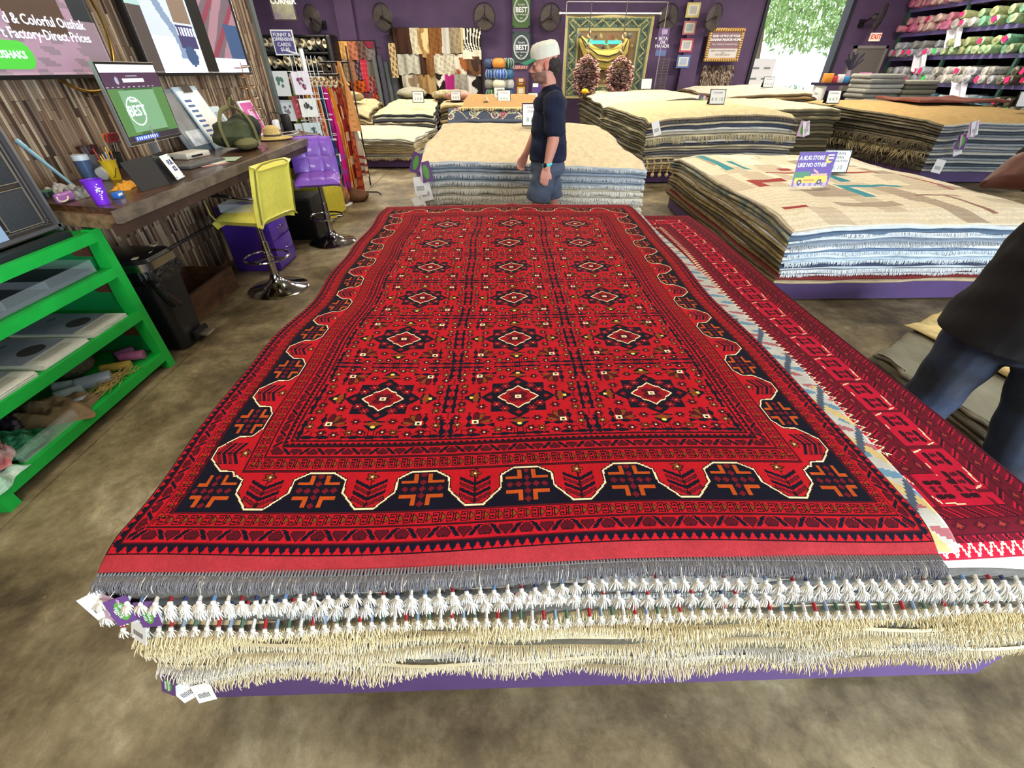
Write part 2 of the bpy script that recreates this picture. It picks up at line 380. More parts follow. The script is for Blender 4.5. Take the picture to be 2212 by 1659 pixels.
def khal_rug(W, L, kx=.003, ky=.003, side=.82):
    nx, ny = int(round(W/kx)), int(round(L/ky)); j, i = np.meshgrid(np.arange(ny), np.arange(nx))
    x, y = (i+.5)*W/nx, (j+.5)*L/ny
    dx = np.minimum(x, W-x)/side; dy = np.minimum(y, L-y); bot = dy < dx; d = np.minimum(dx, dy)
    A = np.full(x.shape, KI['R'], np.uint8)
    def band(t, a, b):
        """tiled bitmap band between distances a and b"""
        n, h = t.shape; s = (d >= a) & (d < b); q = np.clip(((d-a)/(b-a)*h).astype(int), 0, h-1)
        run = np.where(bot, x, y)/.003; k = (run.astype(int)) % n; A[s] = t[k, q][s]
    band(T_Z, .0, .024); A[(d >= .024) & (d < .030)] = KI['M']; HB = heartband()
    band(HB, .028, .064); A[(d >= .064) & (d < .070)] = KI['K']; A[(d >= .0655) & (d < .0685)] = KI['M']
    band(T_S, .070, .104); A[(d >= .104) & (d < .112)] = KI['K']; A[(d >= .1065) & (d < .1095)] = KI['M']
    s = (d >= .112) & (d < .247); px = (W-2*.18*side)/6; py = (L-.36)/10
    u = np.where(bot, (x-.18*side)/px, (y-.18)/py); v = (d-.112)/.135
    A[s] = main_border(u[s], v[s], 0)
    A[(d >= .247) & (d < .256)] = KI['K']; A[(d >= .25) & (d < .2535)] = KI['M']
    band(T_S, .256, .300); A[(d >= .3) & (d < .308)] = KI['K']; A[(d >= .3025) & (d < .3055)] = KI['M']
    band(HB, .308, .346); A[(d >= .346) & (d < .353)] = KI['K']; band(T_T, .353, .371); A[(d >= .371) & (d < .375)] = KI['K']
    fx0, fy0 = .375*side, .375; cw, ch = (W-2*fx0)/3, (L-2*fy0)/6; f = d >= .375
    n1, n2 = int(cw/kx), int(ch/ky); C = cell(n1, n2)
    ci = np.clip((((x-fx0)/cw) % 1*n1).astype(int), 0, n1-1); cj = np.clip((((y-fy0)/ch) % 1*n2).astype(int), 0, n2-1)
    A[f] = C[ci, cj][f]
    return A
def crimson_rug(W, L, k=.004):
    P2 = dict(R=(184, 18, 48), M=(100, 12, 30), N=(44, 8, 20), W=(240, 222, 180), B=(150, 50, 40), K=(74, 10, 26)); ks = list(P2); ki = {a: n for n, a in enumerate(ks)}
    nx, ny = int(W/k), int(L/k); j, i = np.meshgrid(np.arange(ny), np.arange(nx)); x, y = (i+.5)*W/nx, (j+.5)*L/ny
    dx = np.minimum(x, W-x); dy = np.minimum(y, L-y); d = np.minimum(dx, dy); run = np.where(dy < dx, x, y)
    A = np.full(x.shape, ki['R'], np.uint8)
    def st(a, b, per, kind):
        s = (d >= a) & (d < b); u = (run/per) % 1; v = (d-a)/(b-a); t = np.full(x.shape, ki['M'], np.uint8)
        if kind == 'zig':
            t[np.abs(v-np.abs(u-.5)*2) < .16] = ki['W']; t[(v > np.abs(u-.5)*2+.2)] = ki['R']
        elif kind == 'dia': t[(np.abs(u-.5)+np.abs(v-.5)) < .42] = ki['K']; t[(np.abs(u-.5)+np.abs(v-.5)) < .2] = ki['B']
        elif kind == 'bar': t[(np.abs(((u+v*.6) % 1)-.5) < .22)] = ki['R']; t[(np.abs(((u+v*.6) % 1)-.5) < .1)] = ki['N']
        elif kind == 'gul':
            t[:] = ki['R']; a2 = np.abs(u-.5); b2 = np.abs(v-.5)
            t[(np.hypot(a2*1.2, b2) < .42)] = ki['R']
            for q in (.14, .3):
                t[(np.hypot(a2-q, b2-.22) < .085)] = ki['N']; t[(np.hypot(a2-q, b2-.05) < .05)] = ki['K']
            w1 = (np.abs(b2-.44+.12*(a2-.2)) < .02) & (a2 < .33) & (u < .62); w2 = (np.abs(a2-.42+.25*(b2-.3)) < .014) & (b2 > .18) & (b2 < .46) & ((u-.5)*(v-.5) > 0)
            t[w1 & ((u-.5)*(v-.5) > 0)] = ki['W']; t[w2] = ki['W']
            t[(a2 > .46)] = ki['M']
        elif kind == 'ln': t[:] = ki['K']
        A[s] = t[s]
    st(0, .012, .05, 'ln'); st(.012, .05, .03, 'zig') if False else st(.012, .045, .04, 'bar'); st(.045, .05, 1, 'ln'); st(.05, .085, .06, 'dia'); st(.085, .09, 1, 'ln'); st(.09, .12, .05, 'bar'); st(.12, .126, 1, 'ln')
    st(.126, .235, .17, 'gul'); st(.235, .241, 1, 'ln'); st(.241, .275, .06, 'dia'); st(.275, .31, .04, 'bar'); st(.31, .34, .03, 'zig'); st(.34, .38, .05, 'dia')
    z = (y > 0) & (y < .03); u = (x/.03) % 1; A[z] = ki['R']; A[z & (np.abs(y/.03-np.abs(u-.5)*2) < .2)] = ki['W']
    return A, np.array([lin(P2[a]) for a in ks], np.float32)
def grid_mesh(name, XYZ, colors, mat, parent=None, skirt=.008, skirt_col=(70, 12, 22)):
    """XYZ (nx+1, ny+1, 3), colours (nx, ny, 3) linear: a knot grid with its edge turned down"""
    nx, ny = colors.shape[:2]; V = XYZ.reshape(-1, 3).astype(np.float32)
    idx = np.arange((nx+1)*(ny+1)).reshape(nx+1, ny+1)
    F = np.stack([idx[:-1, :-1], idx[1:, :-1], idx[1:, 1:], idx[:-1, 1:]], -1).reshape(-1, 4)
    ring = np.concatenate([idx[:, 0], idx[-1, 1:], idx[-2::-1, -1], idx[0, -2:0:-1]])
    V2 = V[ring].copy(); V2[:, 2] -= skirt; b = len(V); n = len(ring); r2 = np.arange(b, b+n)
    S = np.stack([ring, r2, np.roll(r2, -1), np.roll(ring, -1)], -1)
    V = np.concatenate([V, V2]); F = np.concatenate([F, S]); nf = len(F)
    me = bpy.data.meshes.new(name); me.vertices.add(len(V)); me.vertices.foreach_set('co', V.ravel())
    me.loops.add(nf*4); me.loops.foreach_set('vertex_index', F.ravel().astype(np.int32)); me.polygons.add(nf)
    me.polygons.foreach_set('loop_start', np.arange(0, nf*4, 4, dtype=np.int32)); me.update(calc_edges=True)
    C = np.ones((nf, 4), np.float32); C[:nx*ny, :3] = colors.reshape(-1, 3); C[nx*ny:, :3] = lin(skirt_col)
    a = me.attributes.new('Col', 'FLOAT_COLOR', 'FACE'); a.data.foreach_set('color', C.ravel())
    me.materials.append(mat); me.shade_smooth()
    o = bpy.data.objects.new(name, me); COL.objects.link(o)
    if parent is not None: o.parent = parent
    return o
# ================================================================ THE SETTING
def floor_mat():
    m = bpy.data.materials.new('stained_concrete'); m.use_nodes = True; nt = m.node_tree; b = nt.nodes['Principled BSDF']
    tc = nt.nodes.new('ShaderNodeTexCoord')
    def nz(sc, det, rough, dist=0):
        n = nt.nodes.new('ShaderNodeTexNoise'); n.inputs['Scale'].default_value = sc; n.inputs['Detail'].default_value = det; n.inputs['Roughness'].default_value = rough; n.inputs['Distortion'].default_value = dist
        nt.links.new(tc.outputs['Object'], n.inputs['Vector']); return n
    a = nz(1.3, 10, .72, .15); r1 = nt.nodes.new('ShaderNodeValToRGB'); e = r1.color_ramp.elements
    e[0].position = .36; e[0].color = (*lin((70, 58, 40)), 1); e[1].position = .66; e[1].color = (*lin((182, 170, 138)), 1)
    k = r1.color_ramp.elements.new(.47); k.color = (*lin((112, 98, 70)), 1); k = r1.color_ramp.elements.new(.57); k.color = (*lin((146, 132, 100)), 1)
    nt.links.new(a.outputs['Fac'], r1.inputs[0])
    c = nz(14, 8, .75); mr = nt.nodes.new('ShaderNodeMapRange'); mr.inputs['From Min'].default_value = .3; mr.inputs['From Max'].default_value = .7; mr.inputs['To Min'].default_value = .68; mr.inputs['To Max'].default_value = 1.18
    nt.links.new(c.outputs['Fac'], mr.inputs['Value'])
    mx = nt.nodes.new('ShaderNodeMix'); mx.data_type = 'RGBA'; mx.blend_type = 'MULTIPLY'; mx.inputs['Factor'].default_value = 1
    nt.links.new(r1.outputs['Color'], mx.inputs['A']); nt.links.new(mr.outputs[0], mx.inputs['B'])
    s = nz(3.3, 10, .8, .5); r2 = nt.nodes.new('ShaderNodeValToRGB'); r2.color_ramp.elements[0].position = .63; r2.color_ramp.elements[0].color = (0, 0, 0, 1); r2.color_ramp.elements[1].position = .74; r2.color_ramp.elements[1].color = (1, 1, 1, 1)
    nt.links.new(s.outputs['Fac'], r2.inputs[0]); mul = nt.nodes.new('ShaderNodeMath'); mul.operation = 'MULTIPLY'; mul.inputs[1].default_value = .55; nt.links.new(r2.outputs['Color'], mul.inputs[0])
    m2 = nt.nodes.new('ShaderNodeMix'); m2.data_type = 'RGBA'; nt.links.new(mul.outputs[0], m2.inputs['Factor'])
    nt.links.new(mx.outputs['Result'], m2.inputs['A']); m2.inputs['B'].default_value = (*lin((100, 76, 56)), 1)
    q = nz(23, 6, .7, .3); r3 = nt.nodes.new('ShaderNodeValToRGB'); r3.color_ramp.elements[0].position = .66; r3.color_ramp.elements[0].color = (0, 0, 0, 1); r3.color_ramp.elements[1].position = .74; r3.color_ramp.elements[1].color = (.6, .6, .6, 1)
    nt.links.new(q.outputs['Fac'], r3.inputs[0]); m5 = nt.nodes.new('ShaderNodeMix'); m5.data_type = 'RGBA'; nt.links.new(r3.outputs['Color'], m5.inputs['Factor']); nt.links.new(m2.outputs['Result'], m5.inputs['A']); m5.inputs['B'].default_value = (*lin((196, 184, 156)), 1)
    d = nz(31, 6, .7, .3); r4 = nt.nodes.new('ShaderNodeValToRGB'); r4.color_ramp.elements[0].position = .28; r4.color_ramp.elements[0].color = (.7, .7, .7, 1); r4.color_ramp.elements[1].position = .35; r4.color_ramp.elements[1].color = (0, 0, 0, 1)
    nt.links.new(d.outputs['Fac'], r4.inputs[0]); m6 = nt.nodes.new('ShaderNodeMix'); m6.data_type = 'RGBA'; nt.links.new(r4.outputs['Color'], m6.inputs['Factor']); nt.links.new(m5.outputs['Result'], m6.inputs['A']); m6.inputs['B'].default_value = (*lin((62, 50, 38)), 1)
    nt.links.new(m6.outputs['Result'], b.inputs['Base Color'])
    rr = nt.nodes.new('ShaderNodeMapRange'); rr.inputs['To Min'].default_value = .35; rr.inputs['To Max'].default_value = .75; nt.links.new(a.outputs['Fac'], rr.inputs['Value']); nt.links.new(rr.outputs[0], b.inputs['Roughness'])
    bp = nt.nodes.new('ShaderNodeBump'); bp.inputs['Strength'].default_value = .3; bp.inputs['Distance'].default_value = .004; nt.links.new(c.outputs['Fac'], bp.inputs['Height']); nt.links.new(bp.outputs[0], b.inputs['Normal'])
    return m
def plank_mat():
    m = bpy.data.materials.new('reclaimed_planks'); m.use_nodes = True; nt = m.node_tree; b = nt.nodes['Principled BSDF']; b.inputs['Roughness'].default_value = .75
    tc = nt.nodes.new('ShaderNodeTexCoord'); sp = nt.nodes.new('ShaderNodeSeparateXYZ'); nt.links.new(tc.outputs['Object'], sp.inputs[0])
    cb = nt.nodes.new('ShaderNodeCombineXYZ'); nt.links.new(sp.outputs['Z'], cb.inputs['X']); nt.links.new(sp.outputs['Y'], cb.inputs['Y'])
    br = nt.nodes.new('ShaderNodeTexBrick'); nt.links.new(cb.outputs[0], br.inputs['Vector'])
    br.inputs['Scale'].default_value = 1; br.inputs['Brick Width'].default_value = .30; br.inputs['Row Height'].default_value = .024; br.inputs['Mortar Size'].default_value = .0012; br.inputs['Mortar Smooth'].default_value = .2
    br.offset = .37; br.offset_frequency = 3; br.squash = 1.6; br.squash_frequency = 4
    br.inputs['Color1'].default_value = (0, 0, 0, 1); br.inputs['Color2'].default_value = (1, 1, 1, 1); br.inputs['Mortar'].default_value = (.0, .0, .0, 1)
    rp = nt.nodes.new('ShaderNodeValToRGB'); el = rp.color_ramp.elements; cols = [(.0, (48, 33, 24)), (.18, (92, 66, 48)), (.34, (124, 96, 72)), (.5, (150, 124, 98)), (.64, (112, 90, 74)), (.8, (168, 146, 118)), (1., (196, 178, 150))]
    el[0].position = 0; el[0].color = (*lin(cols[0][1]), 1); el[1].position = 1; el[1].color = (*lin(cols[-1][1]), 1)
    for p, c in cols[1:-1]: q = el.new(p); q.color = (*lin(c), 1)
    nt.links.new(br.outputs['Color'], rp.inputs[0])
    mp = nt.nodes.new('ShaderNodeMapping'); mp.inputs['Scale'].default_value = (8, 60, 5); nt.links.new(tc.outputs['Object'], mp.inputs[0])
    n = nt.nodes.new('ShaderNodeTexNoise'); n.inputs['Scale'].default_value = 1.5; n.inputs['Detail'].default_value = 6; nt.links.new(mp.outputs[0], n.inputs['Vector'])
    mr = nt.nodes.new('ShaderNodeMapRange'); mr.inputs['From Min'].default_value = .25; mr.inputs['From Max'].default_value = .75; mr.inputs['To Min'].default_value = .6; mr.inputs['To Max'].default_value = 1.25; nt.links.new(n.outputs['Fac'], mr.inputs['Value'])
    mx = nt.nodes.new('ShaderNodeMix'); mx.data_type = 'RGBA'; mx.blend_type = 'MULTIPLY'; mx.inputs['Factor'].default_value = 1
    nt.links.new(rp.outputs['Color'], mx.inputs['A']); nt.links.new(mr.outputs[0], mx.inputs['B'])
    m3 = nt.nodes.new('ShaderNodeMix'); m3.data_type = 'RGBA'; nt.links.new(br.outputs['Fac'], m3.inputs['Factor']); nt.links.new(mx.outputs['Result'], m3.inputs['A']); m3.inputs['B'].default_value = (*lin((34, 24, 18)), 1)
    nt.links.new(m3.outputs['Result'], b.inputs['Base Color'])
    ad = nt.nodes.new('ShaderNodeMath'); ad.operation = 'SUBTRACT'; nt.links.new(br.outputs['Color'], ad.inputs[0]); nt.links.new(br.outputs['Fac'], ad.inputs[1])
    bp = nt.nodes.new('ShaderNodeBump'); bp.inputs['Strength'].default_value = .7; bp.inputs['Distance'].default_value = .012; nt.links.new(ad.outputs[0], bp.inputs['Height']); nt.links.new(bp.outputs[0], b.inputs['Normal'])
    return m
PLANKS = plank_mat(); FLOOR = floor_mat()
WALLP = M('purple_wall', (92, 70, 106), .75, noise=(1.5, .10))
WX, BY, RX = -2.9, 18.0, 14.8
fl = MB(); fl.box(-9, -2.256, -5, BY+.2, -.2, 0); fl.box(-2.244, RX+.2, -5, BY+.2, -.2, 0); fl.box(-2.256, -2.244, -5, BY+.2, -.2, -.006); struct('floor', fl, FLOOR)
struct('ceiling', MB().box(-9, RX+.2, -5, BY+.2, 4.7, 4.9), M('ceiling_dark', (120, 115, 118), .9))
struct('wall_left', MB().box(WX-.18, WX, -5, 6.70, 0, 4.7), PLANKS)
struct('trim_1', MB().box(WX-.2, WX+.03, 6.70, 6.79, 0, 4.7), M('grey_post', (92, 98, 96), .6))
struct('wall_side', MB().box(-9, -8.9, -5, BY, 0, 4.7), WALLP)
bw = MB(); bw.box(-9, 8.7, BY, BY+.2, 0, 4.7); bw.box(8.7, 11.42, BY, BY+.2, 4.15, 4.7); bw.box(11.42, RX+.2, BY, BY+.2, 0, 4.7)
struct('wall_back', bw, WALLP)
struct('wall_front_unseen', MB().box(-9, 2.2, -5.2, -5, 0, 4.7), WALLP)  # unseen wall added to cut down the light from the open front
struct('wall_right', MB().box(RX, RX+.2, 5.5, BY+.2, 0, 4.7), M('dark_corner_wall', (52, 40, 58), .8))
pl = MB()
for x in (-5.06, 0.50, 6.20): pl.box(x, x+.55, BY-.22, BY, 0, 4.7)
struct('trim_2', pl, WALLP)
struct('door_1', MB().box(8.62, 8.72, BY-.1, BY+.25, 0, 4.2).box(11.4, 11.52, BY-.1, BY+.25, 0, 4.2).box(8.62, 11.52, BY-.1, BY+.25, 4.15, 4.25), M('door_rail', (34, 34, 44), .5))
# ---------------------------------------------------------------- outdoors beyond the open roll-up door
gr = MB(); gr.box(-2, 30, BY+.2, 60, -.25, -.02); struct('ground', gr, M('pale_gravel', (214, 210, 198), .9, noise=(9, .25)))
LEAF = M('sunlit_leaves', (170, 205, 130), .6, noise=(3, .35)); BARK = M('bark', (110, 95, 78), .9)
def leaf_blob(mb, c, r, n, sz):
    for _ in range(n):
        d = Vector(RNG.normal(size=3)).normalized()*r*(RNG.random()**.4); p = Vector(c)+Vector((d.x, d.y, d.z*.8))
        q = Euler(RNG.uniform(0, 6.3, 3)).to_matrix(); s = sz*RNG.uniform(.6, 1.4)
        mb.add([p+q @ Vector(v)*s for v in ((-1, 0, 0), (0, -.35, .1), (1, 0, 0), (0, .35, .1))], [(0, 1, 2, 3)])
for i, (x, y, h, r) in enumerate([(9.6, 25, 4.2, 2.3), (13.2, 27, 4.6, 2.6), (17.0, 25.5, 4.0, 2.3), (11.5, 32, 5.5, 3.2), (16, 34, 6, 3.6), (20.5, 30, 5, 3)]):
    t = thing('tree', ['broad leafy tree just outside the open roll-up door', 'pale green tree in the middle of the doorway view', 'leafy tree outside at the far side of the doorway', 'tall tree standing further back behind the doorway trees', 'tallest tree at the back of the yard outside', 'tree outside mostly hidden by the door frame'][i], 'tree', (x, y, 0), 'trees outside the open door')
    MB().tube([(x, y, 0), (x+.1, y, h*.4), (x-.1, y+.1, h*.9)], [.16, .12, .05], 7).build('trunk', BARK, t)
    f = MB()
    for _ in range(7):
        leaf_blob(f, (x+RNG.uniform(-.8, .8)*r*.8, y+RNG.uniform(-.7, .7)*r*.6, h+RNG.uniform(-1., 1)*r*.5), r*.55, 260, .16)
    f.build('foliage', LEAF, t, smooth=0)
b = MB()
for i in range(9): leaf_blob(b, (9+i*1.2, 23.2+RNG.uniform(-.4, .8), .5), .75, 220, .13)
tag(b.build('shrubs', M('shrub_leaves', (92, 168, 60), .6, noise=(4, .3)), smooth=0), 'low bright green shrubs along the yard outside the roll-up door', 'shrubs', kind='stuff')
t = thing('noticeboard', 'white noticeboard with rows of faded marks outside the open door', 'sign', (8.95+.6, 19.6, 0))
n = MB(); n.box(9.0, 10.35, 19.58, 19.62, .85, 2.0); n.build('board', WHITE, t)
n = MB()
for r in range(3):
    for c in range(3): n.box(9.12+c*.42, 9.36+c*.42, 19.57, 19.579, 1.05+r*.32, 1.10+r*.32)
n.build('marking', M('faded_grey', (120, 130, 125)), t)
for x in (9.1, 10.25): MB().box(x-.03, x+.03, 19.62, 19.68, 0, 1.9).build('post', WHITE, t)
# ================================================================ RUGS: slabs, fringes
def strands(name, P0, OUT, L, r, mat, parent, droop=1.0, cols=None, out=.5, origin=(0, 0, 0), sides=3, kink=.25):
    """one mesh of hanging threads. P0 (n,3) starts, OUT (n,3) unit outward, L (n,)"""
    n = len(P0); P0 = np.asarray(P0, float); OUT = np.asarray(OUT, float); L = np.asarray(L, float)
    ts = np.array([0, .3, .62, 1.]); side = np.stack([-OUT[:, 1], OUT[:, 0], np.zeros(n)], 1)
    ph = RNG.uniform(-1, 1, n)*kink; rings = []
    for t in ts:
        o = out*(1-(1-t)**2)*L; z = -L*(t**1.5)*droop*.85
        rings.append(P0+OUT*o[:, None]+side*(ph*t*L)[:, None]+np.array([0, 0, 1])*z[:, None])
    V = []
    for q, t in zip(rings, ts):
        rr = r*(1-.25*t)
        for k in range(sides):
            a = 2*PI*k/sides; V.append(q+side*math.cos(a)*rr+np.array([0, 0, 1])*math.sin(a)*rr+OUT*math.sin(a)*rr*.6)
    V = np.stack(V, 1).reshape(-1, 3)-np.array(origin); m = len(ts)*sides; F = []
    for i in range(len(ts)-1):
        for k in range(sides): F.append([i*sides+k, i*sides+(k+1) % sides, (i+1)*sides+(k+1) % sides, (i+1)*sides+k])
    F = (np.array(F)[None]+(np.arange(n)*m)[:, None, None]).reshape(-1, 4); nf = len(F); per = nf//n
    me = bpy.data.meshes.new(name); me.vertices.add(len(V)); me.vertices.foreach_set('co', V.astype(np.float32).ravel())
    me.loops.add(nf*4); me.loops.foreach_set('vertex_index', F.ravel().astype(np.int32)); me.polygons.add(nf)
    me.polygons.foreach_set('loop_start', np.arange(0, nf*4, 4, dtype=np.int32)); me.update(calc_edges=True)
    if cols is not None:
        C = np.ones((nf, 4), np.float32); C[:, :3] = np.repeat(np.asarray(cols, np.float32), per, 0)
        a = me.attributes.new('Col', 'FLOAT_COLOR', 'FACE'); a.data.foreach_set('color', C.ravel())
    me.materials.append(mat); me.shade_smooth()
    o = bpy.data.objects.new(name, me); COL.objects.link(o)
    if parent is not None: o.parent = parent
    return o
YARN = M('yarn', rough=.85, attr=True)
def jitcol(c, n, a=.12):
    b = np.array(lin(c)); return np.clip(b[None]*(1+RNG.uniform(-a, a, n))[:, None], 0, 1)
def edge_pts(fn, n, u0=0., u1=1.):
    us = np.linspace(u0, u1, n)+RNG.uniform(-.3, .3, n)*(u1-u0)/n; return us, np.array([fn(u) for u in us])
def fringe(fn, n, L, r, c, parent, out=.6, droop=.8, nrm=(0, -1, 0), name='fringe', lj=.2, u0=0, u1=1, kink=.25):
    us, P = edge_pts(fn, n, u0, u1); O = np.tile(np.array(nrm, float), (n, 1)); O[:, 0] += RNG.uniform(-.2, .2, n)
    LL = L*(1+RNG.uniform(-lj, lj, n))*(1+.25*np.sin(us*37))
    o = strands(name, P, O, LL, r, YARN, parent, droop, jitcol(c, n), out, origin=tuple(parent.location), kink=kink); return o
def tassels(fn, n, L, c, parent, bind=None, out=.75, droop=.8, bl=.012, k=9, tr=.0019, spread=.0):
    """knotted tufts: coloured binding then a bell of threads"""
    us = (np.arange(n)+.5)/n; P = np.array([fn(u) for u in us]); m = MB()
    for i, p in enumerate(P):
        bc = bind[i % len(bind)] if bind else c
        m.tube([p+np.array((0, .004, 0)), p+np.array((0, -bl, -bl*.6))], .0045, 6, col=bc)
        m.ball(p+np.array((0, -bl-.003, -bl*.8)), .0065, 6, col=c)
    m.build('knotted_thread', YARN, parent)
    Q = np.repeat(P+np.array((0, -bl-.004, -bl)), k, 0); an = np.tile(np.linspace(-1.25, 1.25, k), n)+RNG.uniform(-.12, .12, n*k)
    O = np.stack([np.sin(an), -np.cos(an)*.9, np.zeros(n*k)], 1)
    strands('tassel', Q, O, L*(1+RNG.uniform(-.15, .15, n*k)), tr, YARN, parent, droop, jitcol(c, n*k), out, origin=tuple(parent.location), kink=.1)
def slab(name, C, zb, zt, mats, parent=None, nu=28, nv=10, off=.0, wav=.012, seed=0, bulge=.012, inset=.03, cols=None):
    """a rug: C corners (fl, fr, br, bl) in xy; zb, zt functions of (u, v)"""
    C = [Vector((c[0], c[1], 0)) for c in C]; g = []
    def P(u, v):
        p = C[0]*(1-u)*(1-v)+C[1]*u*(1-v)+C[2]*u*v+C[3]*(1-u)*v
        return p
    def edge_off(u, v, amt):
        p = P(u, v); e1 = (C[1]-C[0]).normalized(); e2 = (C[3]-C[0]).normalized(); d = Vector((0, 0, 0))
        w = off+wav*vnoise(u*5+seed, v*5+seed*2, seed)
        if v == 0: d -= e2*(amt+w)
        if v == 1: d += e2*(amt+w)
        if u == 0: d -= e1*(amt+w)
        if u == 1: d += e1*(amt+w)
        return p+d
    us = [0]+[(.5-.5*math.cos(PI*i/nu))*.5+.5*i/nu for i in range(1, nu)]+[1]; vv = [0]+[(.5-.5*math.cos(PI*j/nv))*.5+.5*j/nv for j in range(1, nv)]+[1]
    V = []; F = []; MI = []; mats = list(mats) if isinstance(mats, (list, tuple)) else [mats, mats]
    for u in us:
        for v in vv: p = edge_off(u, v, 0); V.append((p.x, p.y, zt(u, v)))
    W = nv+1
    for i in range(nu):
        for j in range(nv): F.append((i*W+j, (i+1)*W+j, (i+1)*W+j+1, i*W+j+1)); MI.append(0)
    ring = [(i, 0) for i in range(nu+1)]+[(nu, j) for j in range(1, nv+1)]+[(i, nv) for i in range(nu-1, -1, -1)]+[(0, j) for j in range(nv-1, 0, -1)]
    prev = [i*W+j for i, j in ring]
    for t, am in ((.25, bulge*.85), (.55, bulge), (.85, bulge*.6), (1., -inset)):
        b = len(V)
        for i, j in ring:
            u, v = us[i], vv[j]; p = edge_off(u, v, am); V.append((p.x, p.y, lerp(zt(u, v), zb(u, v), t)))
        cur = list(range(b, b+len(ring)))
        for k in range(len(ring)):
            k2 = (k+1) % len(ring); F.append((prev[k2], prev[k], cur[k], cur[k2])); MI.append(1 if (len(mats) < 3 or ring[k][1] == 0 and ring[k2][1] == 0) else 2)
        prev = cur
    mb = MB(); mb.v = V; mb.f = F; mb.m = MI; mb.c = [None]*len(F)
    o = mb.build(name, mats, parent, smooth=60)
    return o
_wool = {}
def wool(c, n=.14, sc=14, stretch=(1, 1, 6), bump=.3):
    k = (tuple(c), n, sc, stretch)
    if k not in _wool: _wool[k] = M('wool_%d' % len(_wool), c, .92, noise=(sc, n), bump=(90, bump, .006), stretch=stretch)
    return _wool[k]

# ---------------------------------------------------------------- the big stack in front
PX0, PX1, PY0, PY1 = -.97, 1.58, .525, 3.7
t = thing('platform', 'low purple wooden platform under the big stack topped by the red rug', 'platform', (.3, 2.2, 0))
MB().box(PX0+.02, PX1-.03, PY0, PY1, .045, .19).build('deck', PURPLE, t)
for x in (PX0+.12, PX1-.2):
    for y in (PY0+.06, PY1-.15): MB().box(x, x+.09, y, y+.09, 0, .047).build('foot', M('dark_foot', (60, 48, 52)), t)
def Htop(x, y):
    x = np.asarray(x, float); y = np.asarray(y, float)
    h = .736+.006*np.sin(y*2.3+x*1.1)+.005*np.sin(x*3.1-y*1.7+1)
    h = h+.010*np.exp(-((x-.12-.02*np.sin(y*3))/.035)**2)*np.clip((y-1.2)/1., 0, 1)          # ridge along the middle
    h = h+.006*np.sin(y*6.5+1.5*np.sin(x*2))*np.exp(-((x+.92)/.3)**2)+.006*np.sin(y*5.2+1)*np.exp(-((x-1.0)/.25)**2)
    h = h-.05*np.clip((.66-y)/.12, 0, 1)**2-.012*np.clip((y-3.6)/.2, 0, 1)
    return h
NL = 11; Z0 = .19
spec = [ # front y, colour, kind
 (.600, (236, 230, 214), 'tasA'), (.592, (238, 234, 226), 'tasB'), (.600, (150, 156, 160), 'grey'), (.598, (228, 222, 205), 'bind'),
 (.602, (232, 216, 176), 'long'), (.600, (226, 208, 165), 'long'), (.606, (160, 166, 150), 'braid'), (.600, (232, 218, 180), 'long'),
 (.606, (226, 212, 176), 'long'), (.600, (236, 224, 192), 'braid'), (.606, (222, 208, 170), 'long')]
lab = ['white rug with knotted white tassels directly under the red top rug', 'white rug with fat knotted white tassels, second below the red rug', 'grey-edged rug with a short grey fringe below the tasselled rugs', 'cream rug with red, blue and green bound tassels in the big stack',
 'cream rug with long loose fringe just below the coloured bindings', 'cream long-fringed rug, sixth below the red rug', 'grey-green rug with a cream braided edge in the big stack', 'cream rug with shaggy fringe below the braided grey-green rug',
 'pale rug with shaggy fringe, ninth below the red rug', 'cream rug with a looped edge just above the lowest rug', 'lowest cream rug resting on the purple platform, fringe over its edge']
